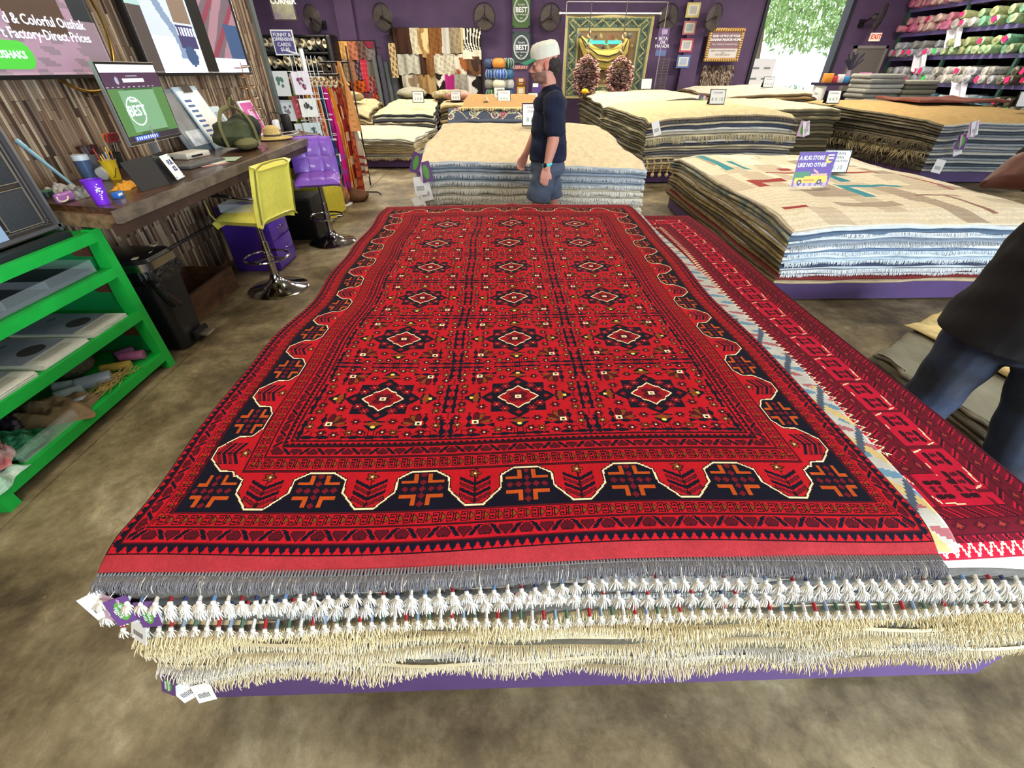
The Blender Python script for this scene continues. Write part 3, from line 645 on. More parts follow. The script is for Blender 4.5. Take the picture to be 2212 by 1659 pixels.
for k, (fy, c, kind) in enumerate(spec):
    a, bq = (NL-k)/NL, (NL-k-1)/NL
    x1 = 1.60+.05*math.sin(k*2.1); x0 = -.965+.018*math.sin(k*3.7)
    x1 = (1.40, 1.42, 1.44, 1.50, 1.54)[k] if k < 5 else x1
    fy = (.548, .545, .556, .550)[k] if k < 4 else .548-.003*(k-4)+(fy-.6)*.8
    def zt(u, v, a=a, fy=fy, x0=x0, x1=x1): return Z0+(float(Htop(lerp(x0, x1, u), lerp(fy, 3.7, v)))-.022-Z0)*a + .006*math.sin(u*9+a*20)*(1-a*.3)*(1 if v < .1 else .3)
    def zb(u, v, bq=bq, fy=fy, x0=x0, x1=x1): return Z0+(float(Htop(lerp(x0, x1, u), lerp(fy, 3.7, v)))-.022-Z0)*bq+.002
    r = thing('rug', lab[k], 'rug', ((x0+x1)/2, 2.1, Z0+.02), 'rugs in the big stack in front')
    slab('pile_body', [(x0+.015, fy), (x1, fy), (x1-.03, 3.40), (x0+.12, 3.70)], zb, zt, [wool(c, .16, 22, (1, 1, 3)), wool(tuple(int(q*.42) for q in c), .2, 22, (1, 1, 3))], r, nu=60, nv=12, seed=k*1.3, wav=.010, bulge=.008)  # side colour darkened to paint in the shade between fringe rows
    e = lambda u, zt=zt, zb=zb, x0=x0, x1=x1, fy=fy, s=k*1.3: np.array((lerp(x0, x1, u), fy-.006-.010*vnoise(u*5+s, s*2, s), lerp(zb(u, 0), zt(u, 0), .55)))
    if kind == 'tasA': tassels(e, 72, .026, (228, 224, 212), r, [(130, 24, 34), (44, 50, 90), (196, 196, 190), (90, 120, 160), (200, 190, 170)], bl=.010, k=17)
    elif kind == 'tasB': tassels(e, 66, .028, (230, 226, 216), r, [(170, 40, 44), (244, 240, 230), (50, 60, 100)], bl=.008, k=17)
    elif kind == 'grey': fringe(e, 900, .022, .0014, (170, 172, 170), r, out=.7)
    elif kind == 'bind': tassels(e, 84, .020, (226, 220, 206), r, [(160, 30, 36), (120, 140, 160), (70, 100, 80), (205, 200, 190)], bl=.018, k=9)
    elif kind == 'braid':
        m = MB(); us = np.linspace(0, 1, 160)
        m.tube([e(u)+np.array((0, -.006, .004+.002*(i % 2))) for i, u in enumerate(us)], .0055, 6, col=(206, 190, 150)); m.build('braid', YARN, r)
        fringe(e, 1100, .028, .0017, (218, 206, 172), r, out=.7, droop=.9)
    else:
        fringe(e, 1400, .030, .0017, ((224, 206, 160), (214, 196, 150), 0, (226, 210, 168), (206, 200, 186), 0, (216, 200, 160))[k-4], r, out=.85, droop=.75, kink=.45, lj=.3)
# pale patterned rug whose edge shows beside the red rug
def carpet(name, x0, x1, y0, y1, dz, parent, colors, xw=None, skirt=.01, sc=(70, 12, 22), mat=None, drop=0):
    nx, ny = colors.shape[:2]; u = np.linspace(0, 1, nx+1)[:, None]; v = np.linspace(0, 1, ny+1)[None, :]
    X0 = x0+(xw[0](v) if xw else 0); X1 = x1+(xw[1](v) if xw else 0)
    X = X0+(X1-X0)*u; Y = y0+(y1-y0)*v+.006*np.sin(X*5)*(1-v)+0*u; Z = Htop(X, Y)+dz
    return grid_mesh(name, np.stack([X, Y, Z], -1), colors, mat or PILEM, parent, skirt, sc)
def pile_mat():
    m = bpy.data.materials.new('knotted_pile'); m.use_nodes = True; nt = m.node_tree; b = nt.nodes['Principled BSDF']; b.inputs['Roughness'].default_value = .95; b.inputs['Specular IOR Level'].default_value = .15
    a = nt.nodes.new('ShaderNodeAttribute'); a.attribute_name = 'Col'; tc = nt.nodes.new('ShaderNodeTexCoord')
    n = nt.nodes.new('ShaderNodeTexNoise'); n.inputs['Scale'].default_value = 9; n.inputs['Detail'].default_value = 8; n.inputs['Roughness'].default_value = .8; nt.links.new(tc.outputs['Object'], n.inputs['Vector'])
    mr = nt.nodes.new('ShaderNodeMapRange'); mr.inputs['From Min'].default_value = .3; mr.inputs['From Max'].default_value = .7; mr.inputs['To Min'].default_value = .78; mr.inputs['To Max'].default_value = 1.15; nt.links.new(n.outputs['Fac'], mr.inputs['Value'])
    mx = nt.nodes.new('ShaderNodeMix'); mx.data_type = 'RGBA'; mx.blend_type = 'MULTIPLY'; mx.inputs['Factor'].default_value = 1
    nt.links.new(a.outputs['Color'], mx.inputs['A']); nt.links.new(mr.outputs[0], mx.inputs['B']); nt.links.new(mx.outputs['Result'], b.inputs['Base Color'])
    n2 = nt.nodes.new('ShaderNodeTexNoise'); n2.inputs['Scale'].default_value = 420; nt.links.new(tc.outputs['Object'], n2.inputs['Vector'])
    bp = nt.nodes.new('ShaderNodeBump'); bp.inputs['Strength'].default_value = .35; bp.inputs['Distance'].default_value = .003; nt.links.new(n2.outputs['Fac'], bp.inputs['Height']); nt.links.new(bp.outputs[0], b.inputs['Normal'])
    return m
PILEM = pile_mat()
A, P2 = crimson_rug(1.0, 2.93); crim = P2[A]
r = tag(carpet('rug', .50, 1.445, .562, 3.48, -.011, None, crim, xw=(lambda v: 0*v, lambda v: .05*v+.012*np.sin(v*9)), sc=(150, 20, 45)),
        'crimson rug with small dark medallions, showing beside the big red rug', 'rug', 'rugs in the big stack in front')
nx, ny = 120, 500; i, j = np.meshgrid(np.arange(nx)*.5, np.arange(ny)*.6, indexing='ij'); base = np.array([lin((188, 186, 176)), lin((104, 142, 164)), lin((166, 100, 104)), lin((206, 180, 120)), lin((76, 88, 104))])
f = np.sin(j*.9+i*.35)+.7*np.sin(j*.23+i*.6); k = np.where(f > .9, 1, np.where(f < -1.1, 2, 0)); k = np.where((j < 60) & (np.sin(j*.4+i*.8) > .6), 3, k); k = np.where((j < 110) & (np.sin(j*.31-i*.7) > .82), 4, k); 
r = tag(carpet('rug', .3, 1.115, .572, 3.74, -.005, None, base[k], xw=(lambda v: 0*v, lambda v: .02*np.sin(v*6)+.03*v), sc=(190, 190, 182)),
        'pale cream and blue rug showing as a thin strip beside the red rug', 'rug', 'rugs in the big stack in front')
# the red rug itself
A = khal_rug(2.0, 3.21); A = np.concatenate([np.full((A.shape[0], 11), KI['P'], np.uint8), A, np.full((A.shape[0], 8), KI['P'], np.uint8)], 1)
colr = PALN[A]*(1+RNG.uniform(-.10, .10, A.shape))[..., None].astype(np.float32)
xl = lambda v: .010*np.sin(v*15+1)+.008*np.sin(v*33)+.012*np.sin(v*PI)
xr = lambda v: .012*np.sin(v*8+.5)+.05*v+.004*np.sin(v*25)
r = thing('rug', 'large red knotted rug with navy star medallions lying on top of the front stack', 'rug', (.05, 2.1, .74))
o = carpet('knotted_pile', -.955, 1.045, .556, 3.80, .004, None, colr, xw=(xl, xr), skirt=.011, sc=(84, 14, 26)); o.parent = r; o.matrix_parent_inverse = Matrix.Translation(-r.location)
ef = lambda u: np.array((lerp(-.955+.01, 1.045+.006, u), .556+.006*math.sin(lerp(-.955, 1.045, u)*5), float(Htop(lerp(-.95, 1.05, u), .556))+.002))
us = np.linspace(0, 1, 260); m = MB()
for u in us:
    p = ef(u); m.tube([p+np.array((0, .008, .003)), p+np.array((RNG.uniform(-.001, .001), -.007, .002))], .0030, 5, col=(118, 116, 118))
m.build('warp_knot', YARN, r)
n = 3400; us, P = edge_pts(lambda u: ef(u)+np.array((0, -.005, .0)), n); O = np.tile([0., -1, 0], (n, 1)); O[:, 0] = RNG.uniform(-.35, .35, n)-.25*(1-us)
cc = jitcol((122, 121, 126), n, .35); wmask = RNG.random(n) < .05; cc[wmask] = np.array(lin((220, 214, 196)))
strands('fringe', P, O, .043*(1+RNG.uniform(-.3, .15, n)), .0011, YARN, r, .62, cc, .62, origin=tuple(r.location), kink=.3)
n = 400; ef2 = lambda u: np.array((lerp(-.93, 1.14, u), 3.80, float(Htop(0, 3.8))))
us, P = edge_pts(ef2, n); strands('fringe', P, np.tile([0., 1, 0], (n, 1)), np.full(n, .04), .0014, YARN, r, .8, jitcol((150, 130, 135), n, .2), .6, origin=tuple(r.location))
# ================================================================ THE OTHER STACKS OF RUGS
def smooth01(t): t = min(1, max(0, t)); return t*t*(3-2*t)
def pile(phrase, group, C, zb, zt, n, fronts, sides=None, top=None, base=True, wav=.02, bulge=.02, droop=.03, jit=.03, words=None, fr=None, ubow=.0, plat=.19, thin=0, topdome=.0, flat_label=None, seed=0):
    """C corners fl, fr, br, bl in xy; zt: 4 corner heights of the top; n rugs, every one an object of its own"""
    rnd = random.Random(hash(len(phrase))+seed+n)
    cx = sum(c[0] for c in C)/4; cy = sum(c[1] for c in C)/4; out = []
    if base:
        p = MB(); q = [(lerp(c[0], cx, .03), lerp(c[1], cy, .03)) for c in C]
        p.prism(q, .02, plat); o = tag(p.build('platform', PURPLE, own=True, smooth=0), 'purple platform board carrying '+phrase, 'platform', 'purple display platforms')
    z0 = plat if base else zb
    def ztop(u, v):
        z = (zt[0]*(1-u)+zt[1]*u)*(1-v)+(zt[3]*(1-u)+zt[2]*u)*v
        e = min(u, 1-u); e2 = min(v, 1-v)
        z -= droop*((1-smooth01(e/.14))+(1-smooth01(e2/.10))); z += ubow*math.sin(PI*u)+topdome*math.sin(PI*u)*math.sin(PI*v)
        return z+.008*vnoise(u*6+seed, v*5, seed)
    for k in range(n):
        a = (n-k)/n; b = (n-k-1)/n; s = seed*3+k*1.7
        f1 = lambda u, v, a=a, s=s: z0+(ztop(u, v)-z0)*a+.005*vnoise(u*7+s, v*3, s)*(1-a)*min(1, a*6)
        f0 = lambda u, v, b=b, s=s, a=a: z0+(ztop(u, v)-z0)*b+.003
        fc = fronts[k % len(fronts)]; sc = sides[k % len(sides)] if sides else fc
        tc = top if (k == 0 and top) else fc
        w = words[k % len(words)] if words else 'thin'
        lb = '%s rug, %s in %s' % (w, ORD[k], phrase) if k else '%s rug, topmost in %s' % (w, phrase)
        r = thing('rug', lb, 'rug', (cx, cy, z0+(sum(zt)/4-z0)*b), group)
        mt = [wool(tc, .13, 16, (1, .35, 1)) if k == 0 else wool(fc), wool(fc), sc if hasattr(sc, 'node_tree') else wool(sc, .3, 10, (1, 1, 3))]
        slab('pile_body', C, f0, f1, mt, r, nu=30 if k == 0 else 22, nv=16 if k == 0 else 7, off=rnd.uniform(-jit, jit*.5), wav=wav, seed=s, bulge=bulge)
        if fr and k in fr:
            L, cc, m = fr[k]; c0, c1 = Vector((*C[0], 0)), Vector((*C[1], 0)); d = (c1-c0).normalized(); nn = (d.y, -d.x, 0)
            e = lambda u, f0=f0, f1=f1: np.array(((c0.lerp(c1, u)).x+nn[0]*.03, (c0.lerp(c1, u)).y+nn[1]*.03, lerp(f0(u, 0), f1(u, 0), .6)))
            fringe(e, m, L, .0045 if cy > 5 else .003, cc, r, out=.35, droop=1, nrm=nn, kink=.3)
        out.append(r)
    return out, ztop
LG = (206, 204, 198); CR = (232, 218, 184); BG = (150, 164, 176); WT = (236, 236, 230); NV = (52, 58, 78); TN = (176, 158, 118); OL = (112, 102, 76); DK = (74, 68, 56); BR = (128, 104, 66)
# 8x10 stack behind the walking man
pile('the wide stack behind the walking man', 'rugs in the wide stack behind the man', [(-.88, 5.15), (1.62, 5.15), (1.56, 7.95), (-.84, 7.95)], .1, [.90, .80, .985, 1.0], 18,
     [(178, 188, 196), BG, (160, 172, 184), (188, 190, 190), BG, (170, 180, 188), (214, 214, 206), CR, (206, 200, 186), (224, 216, 194), (190, 186, 176), CR, (214, 206, 186), (232, 224, 200)], top=(228, 208, 168), seed=1,
     words=['cream hand-knotted wool', 'blue-grey', 'grey-blue', 'pale grey', 'slate-blue', 'misty blue', 'white-edged', 'cream-edged', 'sand-edged'], jit=.03, wav=.02, bulge=.02, droop=.02,
     fr={0: (.03, (214, 216, 216), 500), 3: (.035, (206, 212, 218), 500), 5: (.04, (224, 224, 218), 600), 7: (.05, (236, 230, 212), 700), 9: (.05, (238, 232, 214), 700), 10: (.05, (222, 218, 208), 600), 12: (.05, (238, 228, 200), 700), 14: (.05, (230, 224, 206), 700), 15: (.05, (238, 228, 200), 700), 16: (.06, (236, 226, 200), 700)})
# patterned stack with the two signs
mC = [(2.32, 3.36), (4.75, 3.36), (4.75, 6.62), (2.45, 6.62)]
_, mZ = pile('the patterned stack with the two signs', 'rugs in the patterned stack with signs', mC, .19, [.70, .70, .72, .72], 13,
     [(214, 222, 226), (92, 112, 134), (226, 232, 232), (150, 160, 172), (232, 236, 236), (120, 140, 166), (226, 232, 234), (190, 204, 212), (60, 66, 88), (220, 228, 230), (228, 230, 226), (120, 34, 30), (196, 172, 134)],
     sides=[(150, 138, 112), M('camo_wool', (166, 154, 112), .92, noise=(5, .3), col2=(66, 92, 100), bump=(90, .4, .006)), M('camo_wool'), (164, 146, 104), (160, 142, 100), (96, 84, 56), (152, 132, 86), (150, 130, 84), (92, 76, 48), (148, 122, 76), (146, 120, 74), (98, 78, 48), (140, 116, 76)],
     top=(222, 208, 178), seed=2, words=['grey-beige folded', 'blue and white edged', 'pale white-edged', 'navy motif'], wav=.022, jit=.035, bulge=.022, droop=.035,
     fr={1: (.03, (236, 240, 240), 500), 3: (.045, (196, 198, 198), 260), 5: (.03, (226, 236, 240), 500), 7: (.03, (226, 234, 238), 500), 9: (.03, (236, 240, 240), 500), 10: (.02, (238, 240, 240), 400)})
nx, ny = 150, 200; j, i = np.meshgrid(np.arange(ny), np.arange(nx)); U = (i+.5)/nx; V = (j+.5)/ny
tc = np.array([lin(c) for c in [(230, 216, 186), (206, 190, 162), (176, 158, 134), (158, 46, 40), (44, 140, 150), (240, 232, 208), (150, 110, 92)]], np.float32); K = np.zeros(U.shape, int)
rr = random.Random(5)
for _ in range(46):
    u, v = rr.random(), rr.random(); a, b = (rr.uniform(.05, .14), rr.uniform(.02, .05)) if rr.random() < .5 else (rr.uniform(.03, .06), rr.uniform(.05, .12)); K[(abs(U-u) < a) & (abs(V-v) < b)] = rr.choice([1, 1, 2, 5, 5])
for u0, u1, v0, v1, c in [(.10, .14, .62, .95, 4), (.02, .4, .95, .975, 4), (.19, .23, .62, .8, 4), (.42, .70, .345, .375, 4), (.42, .47, .22, .375, 4), (.50, .55, .42, .62, 4), (.10, .26, .42, .46, 3), (.10, .15, .36, .46, 3), (.04, .13, .12, .14, 3), (.36, .42, .6, .64, 3), (.62, .80, .22, .235, 6), (.72, .74, .06, .22, 6), (.64, .8, .55, .57, 3), (.85, .87, .3, .52, 3), (.25, .4, .55, .57, 3)]:
    K[(U > u0) & (U < u1) & (V > v0) & (V < v1)] = c
CC = tc[K]*(1+RNG.uniform(-.09, .09, K.shape))[..., None].astype(np.float32)*(1+.06*np.sin(j*1.1))[..., None].astype(np.float32)
u = np.linspace(0, 1, nx+1); v = np.linspace(0, 1, ny+1); XYZ = np.zeros((nx+1, ny+1, 3))
for a in range(nx+1):
    for b in range(ny+1):
        c = mC; x = (c[0][0]*(1-u[a])+c[1][0]*u[a])*(1-v[b])+(c[3][0]*(1-u[a])+c[2][0]*u[a])*v[b]; y = lerp(c[0][1], c[3][1], v[b])
        XYZ[a, b] = (x, y, mZ(u[a], v[b])+.010)
tag(grid_mesh('rug', XYZ, CC, CLOTH, None, .02, (214, 206, 186)), 'cream rug with red and teal block pattern spread over the stack with two signs', 'rug', 'rugs in the patterned stack with signs')
# side patches of the second folded layer (navy motif on olive)
# mid stack with tassels
pile('the tall stack with hanging knotted tassels', 'rugs in the tall tasselled stack', [(2.50, 8.25), (5.05, 8.25), (5.15, 11.3), (2.35, 11.3)], .19, [1.03, 1.10, 1.12, 1.08], 20,
     [(150, 138, 116), (86, 88, 100), CR, (70, 76, 96), WT, (196, 190, 172), CR, (120, 118, 116), WT, (90, 94, 110), CR, (206, 196, 170), (104, 104, 112), WT, CR, (150, 146, 138), CR, (176, 158, 120), CR, (196, 176, 130)],
     sides=[(150, 140, 108), (112, 108, 84), (126, 120, 92), (96, 92, 72), (120, 114, 88)], top=(222, 206, 158), seed=3, words=['pale straw-coloured', 'navy-striped', 'cream-edged', 'white-edged', 'dark-edged'], wav=.03, jit=.04, bulge=.03, droop=.05, ubow=.03,
     fr={6: (.10, (216, 204, 168), 340), 7: (.05, (206, 196, 164), 300), 0: (.05, (120, 104, 80), 130), 17: (.08, (206, 184, 136), 160)})
for k in range(7):
    x = 2.56+k*.125; t = thing('tassel', 'long knotted cream tassel hanging over the platform of the tall stack', 'tassel', (x, 8.14, .1), 'knotted tassels of the tall stack')
    m = MB(); m.tube([(x, 8.32, .47), (x+.01, 8.12, .34), (x, 8.13, .20)], .011, 6, col=(206, 184, 134))
    for z in (.36, .28): m.ball((x+.005, 8.125, z), .022, 8, col=(214, 194, 146))
    m.ball((x, 8.13, .17), .034, 8, col=(220, 200, 152)); m.build('cord', YARN, t)
# left stacks
pile('the low stack beside the clothes rack', 'rugs in the low stack by the clothes', [(-3.6, 9.9), (-1.72, 9.9), (-1.55, 12.1), (-3.5, 12.1)], .25, [.60, .56, .56, .62], 12, [(186, 192, 190), (206, 200, 176), (190, 188, 172), CR, (204, 192, 156), CR, (196, 182, 140), (222, 206, 160), (206, 190, 148), CR],
     top=(232, 222, 184), seed=4, words=['cream', 'grey-edged', 'sand-edged', 'straw-edged'], jit=.03, wav=.03, droop=.03, fr={11: (.05, (236, 220, 176), 300), 3: (.03, (170, 168, 160), 200)})
pile('the second stack behind the low one by the clothes', 'rugs in the second stack by the clothes', [(-3.15, 12.7), (-1.62, 12.7), (-1.75, 15.2), (-3.05, 15.2)], .19, [.80, .80, .99, .99], 10, [(58, 62, 70), (206, 204, 190), (70, 72, 82), CR, (90, 92, 96), (190, 186, 172)], top=(230, 214, 168), seed=5,
     words=['straw-coloured', 'dark-bordered', 'grey'], droop=.04, jit=.03, wav=.03)
pile('the tan stack next to the textile displays', 'tan rugs by the textile displays', [(-1.52, 13.3), (-.55, 13.3), (-.6, 15.4), (-1.6, 15.4)], .19, [.95, .95, .99, .99], 9, [(176, 152, 104), (96, 84, 64), (150, 132, 96), (84, 78, 62), (190, 170, 124)], top=(196, 178, 140), seed=6, words=['tan', 'brown-edged'], droop=.03)
pile('the tan stack against the wall behind the clothes', 'tan rugs behind the clothes', [(-5.0, 13.1), (-3.35, 13.1), (-3.45, 15.3), (-5.0, 15.3)], .19, [.80, .86, 1.0, 1.05], 9, [(170, 150, 108), (110, 96, 70), (196, 178, 132)], top=(204, 188, 148), seed=7, words=['tan', 'dull brown'], droop=.10, wav=.05)
# dark floral rug pile under the sand-coloured rug, left of the man
gC = [(-.95, 11.0), (1.05, 11.0), (1.0, 14.4), (-.7, 14.4)]
gz = [.80, .78, 1.06, 1.06]
pile('the floral stack between the man and the textiles', 'rugs in the floral stack', gC, .19, gz, 8, [(70, 78, 96), (96, 92, 84), (130, 120, 96), (84, 80, 72)], top=(66, 76, 96), seed=8, words=['navy floral', 'grey-brown'], droop=.03)
nx, ny = 110, 26; j, i = np.meshgrid(np.arange(ny), np.arange(nx)); K = np.zeros(i.shape, int); rr = random.Random(3)
for _ in range(34):
    a, b, q = rr.uniform(0, nx), rr.uniform(0, ny), rr.uniform(2, 5); d = np.hypot(i-a, (j-b)*1.2); K[(np.abs(d-q) < .7)] = rr.choice([1, 2, 3, 1]); K[d < 1] = 2
K[(np.abs(j-13-5*np.sin(i*.2)) < .6)] = 1
fc = np.array([lin(c) for c in [(62, 72, 92), (196, 184, 160), (186, 110, 110), (140, 160, 120)]], np.float32); XYZ = np.zeros((nx+1, ny+1, 3))
for a in range(nx+1):
    for b in range(ny+1):
        U, V = a/nx, b/ny; XYZ[a, b] = (lerp(-1.12, 1.12, U), lerp(10.93, 11.5, V), lerp(.66, .93, smooth01(V*1.1))+.012*math.sin(U*9)+.03)
tag(grid_mesh('rug', XYZ, fc[K]*(1+RNG.uniform(-.15, .15, K.shape))[..., None].astype(np.float32), CLOTH, None, .03, (60, 64, 80)), 'navy rug with curling cream and pink flowers draped over the front of its stack', 'rug', 'rugs in the floral stack')
r = thing('rug', 'sand-brown rug with a cream fringed border on top of the floral stack', 'rug', (0, 13, 1.0), 'rugs in the floral stack')
slab('pile_body', [(-.85, 11.35), (.95, 11.35), (.95, 14.2), (-.75, 14.2)], lambda u, v: lerp(.965, 1.10, smooth01(v*1.3)), lambda u, v: lerp(.985, 1.125, smooth01(v*1.3))+.01*vnoise(u*4, v*3, 2), [wool((178, 138, 84)), wool((226, 206, 150)), wool((226, 206, 150))], r, seed=3)
fringe(lambda u: np.array((lerp(-.9, 1.0, u), 11.33, .985)), 260, .07, .005, (232, 214, 164), r, out=.6)
# right-hand back stacks
pile('the pale stack below the shaggy hanging chairs', 'rugs in the pale stack by the hanging chairs', [(2.62, 12.6), (5.15, 12.6), (5.3, 15.6), (2.5, 15.6)], .19, [1.00, 1.17, 1.20, 1.17], 15, [(110, 106, 96), (140, 132, 116), (92, 88, 78), (160, 152, 132), (104, 98, 84), (122, 114, 92)], sides=[(116, 110, 84), (96, 92, 70), (130, 124, 96), (88, 82, 62)],
     top=(226, 222, 184), seed=9, words=['pale cream', 'grey-brown', 'olive-edged'], droop=.05, wav=.03, jit=.05)
pile('the folded tan stack before the roll-up door', 'rugs in the stack before the door', [(5.75, 13.2), (8.3, 13.2), (8.5, 15.8), (5.6, 15.8)], .19, [1.14, 1.24, 1.33, 1.27], 13, [(120, 100, 70), (158, 132, 92), (88, 74, 54), (148, 124, 88), (104, 88, 62)], top=(196, 192, 176), seed=10, words=['tan folded', 'brown folded', 'sand-backed'], droop=.05, wav=.05, bulge=.04)
pile('the stack wedged beside the brown one', 'rugs in the wedged stack', [(5.35, 10.1), (6.95, 10.1), (6.95, 12.8), (5.3, 12.8)], .19, [1.03, 1.05, 1.10, 1.09], 13, [(130, 120, 92), (96, 88, 66), (146, 132, 100), (82, 76, 56)], top=(224, 212, 172), seed=11, words=['cream', 'olive-brown', 'dull olive'], droop=.02)
pile('the brown fringed stack along the aisle', 'rugs in the brown fringed stack', [(7.55, 8.2), (10.6, 7.9), (10.6, 11.9), (7.2, 12.0)], .19, [1.00, .98, 1.10, 1.12], 17, [(196, 196, 190), (150, 156, 164), (222, 218, 204), (84, 92, 104), (166, 172, 176), (206, 204, 196), (74, 84, 98), (176, 182, 186)],
     sides=[(124, 112, 84), (92, 82, 60), (138, 124, 92), (78, 70, 52), (112, 100, 74)], top=(192, 158, 98), seed=12, words=['ochre-topped', 'grey and white edged', 'slate-edged', 'pale grey'], droop=.05, jit=.06, wav=.04, bulge=.04)
for k_ in range(3):
    t = thing('netted_fringe', 'dark knotted fringe hanging off the long side of the brown stack, row %s from above' % ['first', 'second', 'third'][k_], 'fringe', (7.2, 10, .3), 'netted fringes of the brown stack')
    fringe(lambda u: np.array((lerp(7.16, 7.50, u), lerp(11.9, 8.25, u), .62-.14*k_)), 220, .16, .010, [(84, 74, 52), (150, 134, 98), (70, 60, 44)][k_], t, out=.35, droop=.9, nrm=(-1, 0, 0), kink=1.1)
r = thing('rug', 'rust-red rug folded on the far side of the ochre-topped brown stack', 'rug', (9.4, 10.6, 1.1), 'rugs in the brown fringed stack')
slab('pile_body', [(8.7, 10.3), (10.5, 10.2), (10.5, 11.6), (8.8, 11.7)], lambda u, v: 1.11, lambda u, v: 1.16+.02*vnoise(u*3, v*3, 1), wool((128, 70, 58)), r, seed=2)
# small pile on the floor by the person in black
pile('the small floor pile beside the person in black', 'rugs in the small floor pile', [(2.36, 1.35), (3.4, 1.4), (3.3, 2.70), (2.22, 2.12)], .06, [.28, .30, .33, .30], 6, [(104, 98, 78), (120, 110, 88), (92, 84, 66)], sides=[(150, 140, 116), (100, 92, 72)], top=(128, 122, 100), base=False, seed=13, words=['grey-olive', 'dull tan'], droop=.01)
r = thing('rug', 'yellow-cream rug with rumpled edge on top of the small floor pile', 'rug', (2.9, 1.9, .28), 'rugs in the small floor pile')
slab('pile_body', [(2.78, 1.40), (3.35, 1.45), (3.3, 2.66), (2.62, 2.36)], lambda u, v: .317, lambda u, v: .345+.02*math.sin(u*5+v*4), wool((226, 200, 136), .25, 8), r, seed=5)
tag(MB().prism([(2.34, 1.33), (3.38, 1.4), (3.26, 2.62), (2.24, 2.06)], 0, .055).build('pallet', M('dark_wood', (70, 52, 46), .8, noise=(9, .3)), own=True, smooth=0), 'dark wooden board under the small floor pile', 'board')
# ================================================================ LEFT WALL: screens, counter, stools
def painted(name, u0, u1, v0, v1, org, ux, uy, paint, parent, mat=PRINT, thick=.0, n=(96, 54)):
    """flat panel of small coloured cells; paint(U, V) -> index array, palette"""
    nx, ny = n; i, j = np.meshgrid(np.arange(nx), np.arange(ny), indexing='ij'); U = (i+.5)/nx; V = (j+.5)/ny
    K, pal = paint(U, V); P = np.array([lin(c) for c in pal], np.float32)[K]; org, ux, uy = Vector(org), Vector(ux), Vector(uy)
    uu = np.linspace(u0, u1, nx+1)[:, None, None]; vv = np.linspace(v0, v1, ny+1)[None, :, None]
    off = Vector((0, 0, 0)); q = parent
    while q is not None: off = off+q.location; q = q.parent
    XYZ = np.array(org-off)[None, None]+uu*np.array(ux)+vv*np.array(uy)
    me = grid_mesh(name, XYZ, P, mat, parent, 0.0, (20, 20, 20)); return me
YW, ZW = Vector((0, 1, 0)), Vector((0, 0, 1))
WROT = frame4((0, 0, 0), (0, 1, 0), (0, 0, 1)).to_3x3().to_4x4()
# gold hoop behind the near TV
t = thing('gold_hoop', 'thin gold ring hanging on the plank wall behind the TV with the green button', 'wall decor', (WX+.03, 3.78, 1.9))
c = (WX+.03, 3.74, 1.93); MB().tube([(c[0], c[1]+.40*math.cos(a), c[2]+.40*math.sin(a)) for a in np.linspace(0, 2*PI, 48, endpoint=False)], .011, 8, closed=True).build('ring', M('gold', (196, 160, 88), .25, 1), t)
MB().tube([(c[0]+.01, 3.95, 1.66), (c[0]+.02, 4.02, 1.63), (c[0], 4.07, 1.70)], [.012, .03, .01], 8).build('ornament', M('pale_gold', (222, 205, 160), .4, .6), t)
def tv(label, y0, y1, z0, z1, paint, txt=()):
    t = thing('television', label, 'TV', (WX+.08, (y0+y1)/2, z0)); x = WX+.105
    MB().rbox((x-.03, (y0+y1)/2, (z0+z1)/2), (.05, y1-y0, z1-z0), .006).build('casing', BLACK, t)
    painted('screen', 0, 1, 0, 1, (x-.003, y0+.012, z0+.022), YW*(y1-y0-.024), ZW*(z1-z0-.036), paint, t, SCREEN, n=(120, 68))
    MB().box(WX+.006, x-.05, y0+.5, y1-.5, z0+.25, z1-.25).build('bracket', BLACK, t)
    return t, x
def art1(U, V):
    K = np.zeros(U.shape, int); pal = [(52, 46, 48), (92, 82, 78), (146, 118, 134), (72, 54, 44), (150, 166, 196), (64, 172, 62), (122, 104, 114), (34, 38, 42), (108, 132, 176)]
    K[V < .40] = 2; K[(V < .40) & (np.sin(U*40+V*30)*np.cos(V*50) > .3)] = 6; K[(V > .4) & (np.sin(U*22)*np.cos(V*17+U*9) > .1)] = 1; K[(U > .9) & (V > .2)] = 7; K[(U > .62) & (U < .86) & (V > .2) & (V < .62)] = 3
    K[(U < .52) & (V > .2)] = 8; K[(np.hypot((U-.47), (V-.62)*.6) < .1)] = 4; K[(U-.8+V*.3 > .12) & (V < .3)] = 6
    return K, pal
t, x = tv('large wall TV showing a green button and two lines of white text', 2.16, 3.96, 1.605, 2.62, art1)
ye = atX(83, 140, x).y-.067
MB().box(x, x+.002, 2.6, ye, 1.655, 1.79).prism([(ye+.067*math.cos(a), 1.7225+.067*math.sin(a)) for a in np.linspace(-PI/2, PI/2, 10)], 0, .002, mat=frame4((x, 0, 0), (0, 1, 0), (0, 0, 1))).build('button', M('lit_green', (72, 186, 58), .4, emit=.5), t, smooth=0)
LT = M('lit_white', (225, 228, 240), .4, emit=.7)
p = atX(180, 56, x); text_mesh('text', 'd & Colorful Oushak', .070, LT, (x+.003, p.y, p.z), WROT, t, align='RIGHT', bold=.0008)
p = atX(194, 84, x); text_mesh('text', 't Factory-Direct Prices', .070, LT, (x+.003, p.y, p.z), WROT, t, align='RIGHT', bold=.0008)
text_mesh('text', 'P OUSHAKS', .050, LT, (x+.004, ye+.015, 1.722), WROT, t, align='RIGHT', bold=.001)
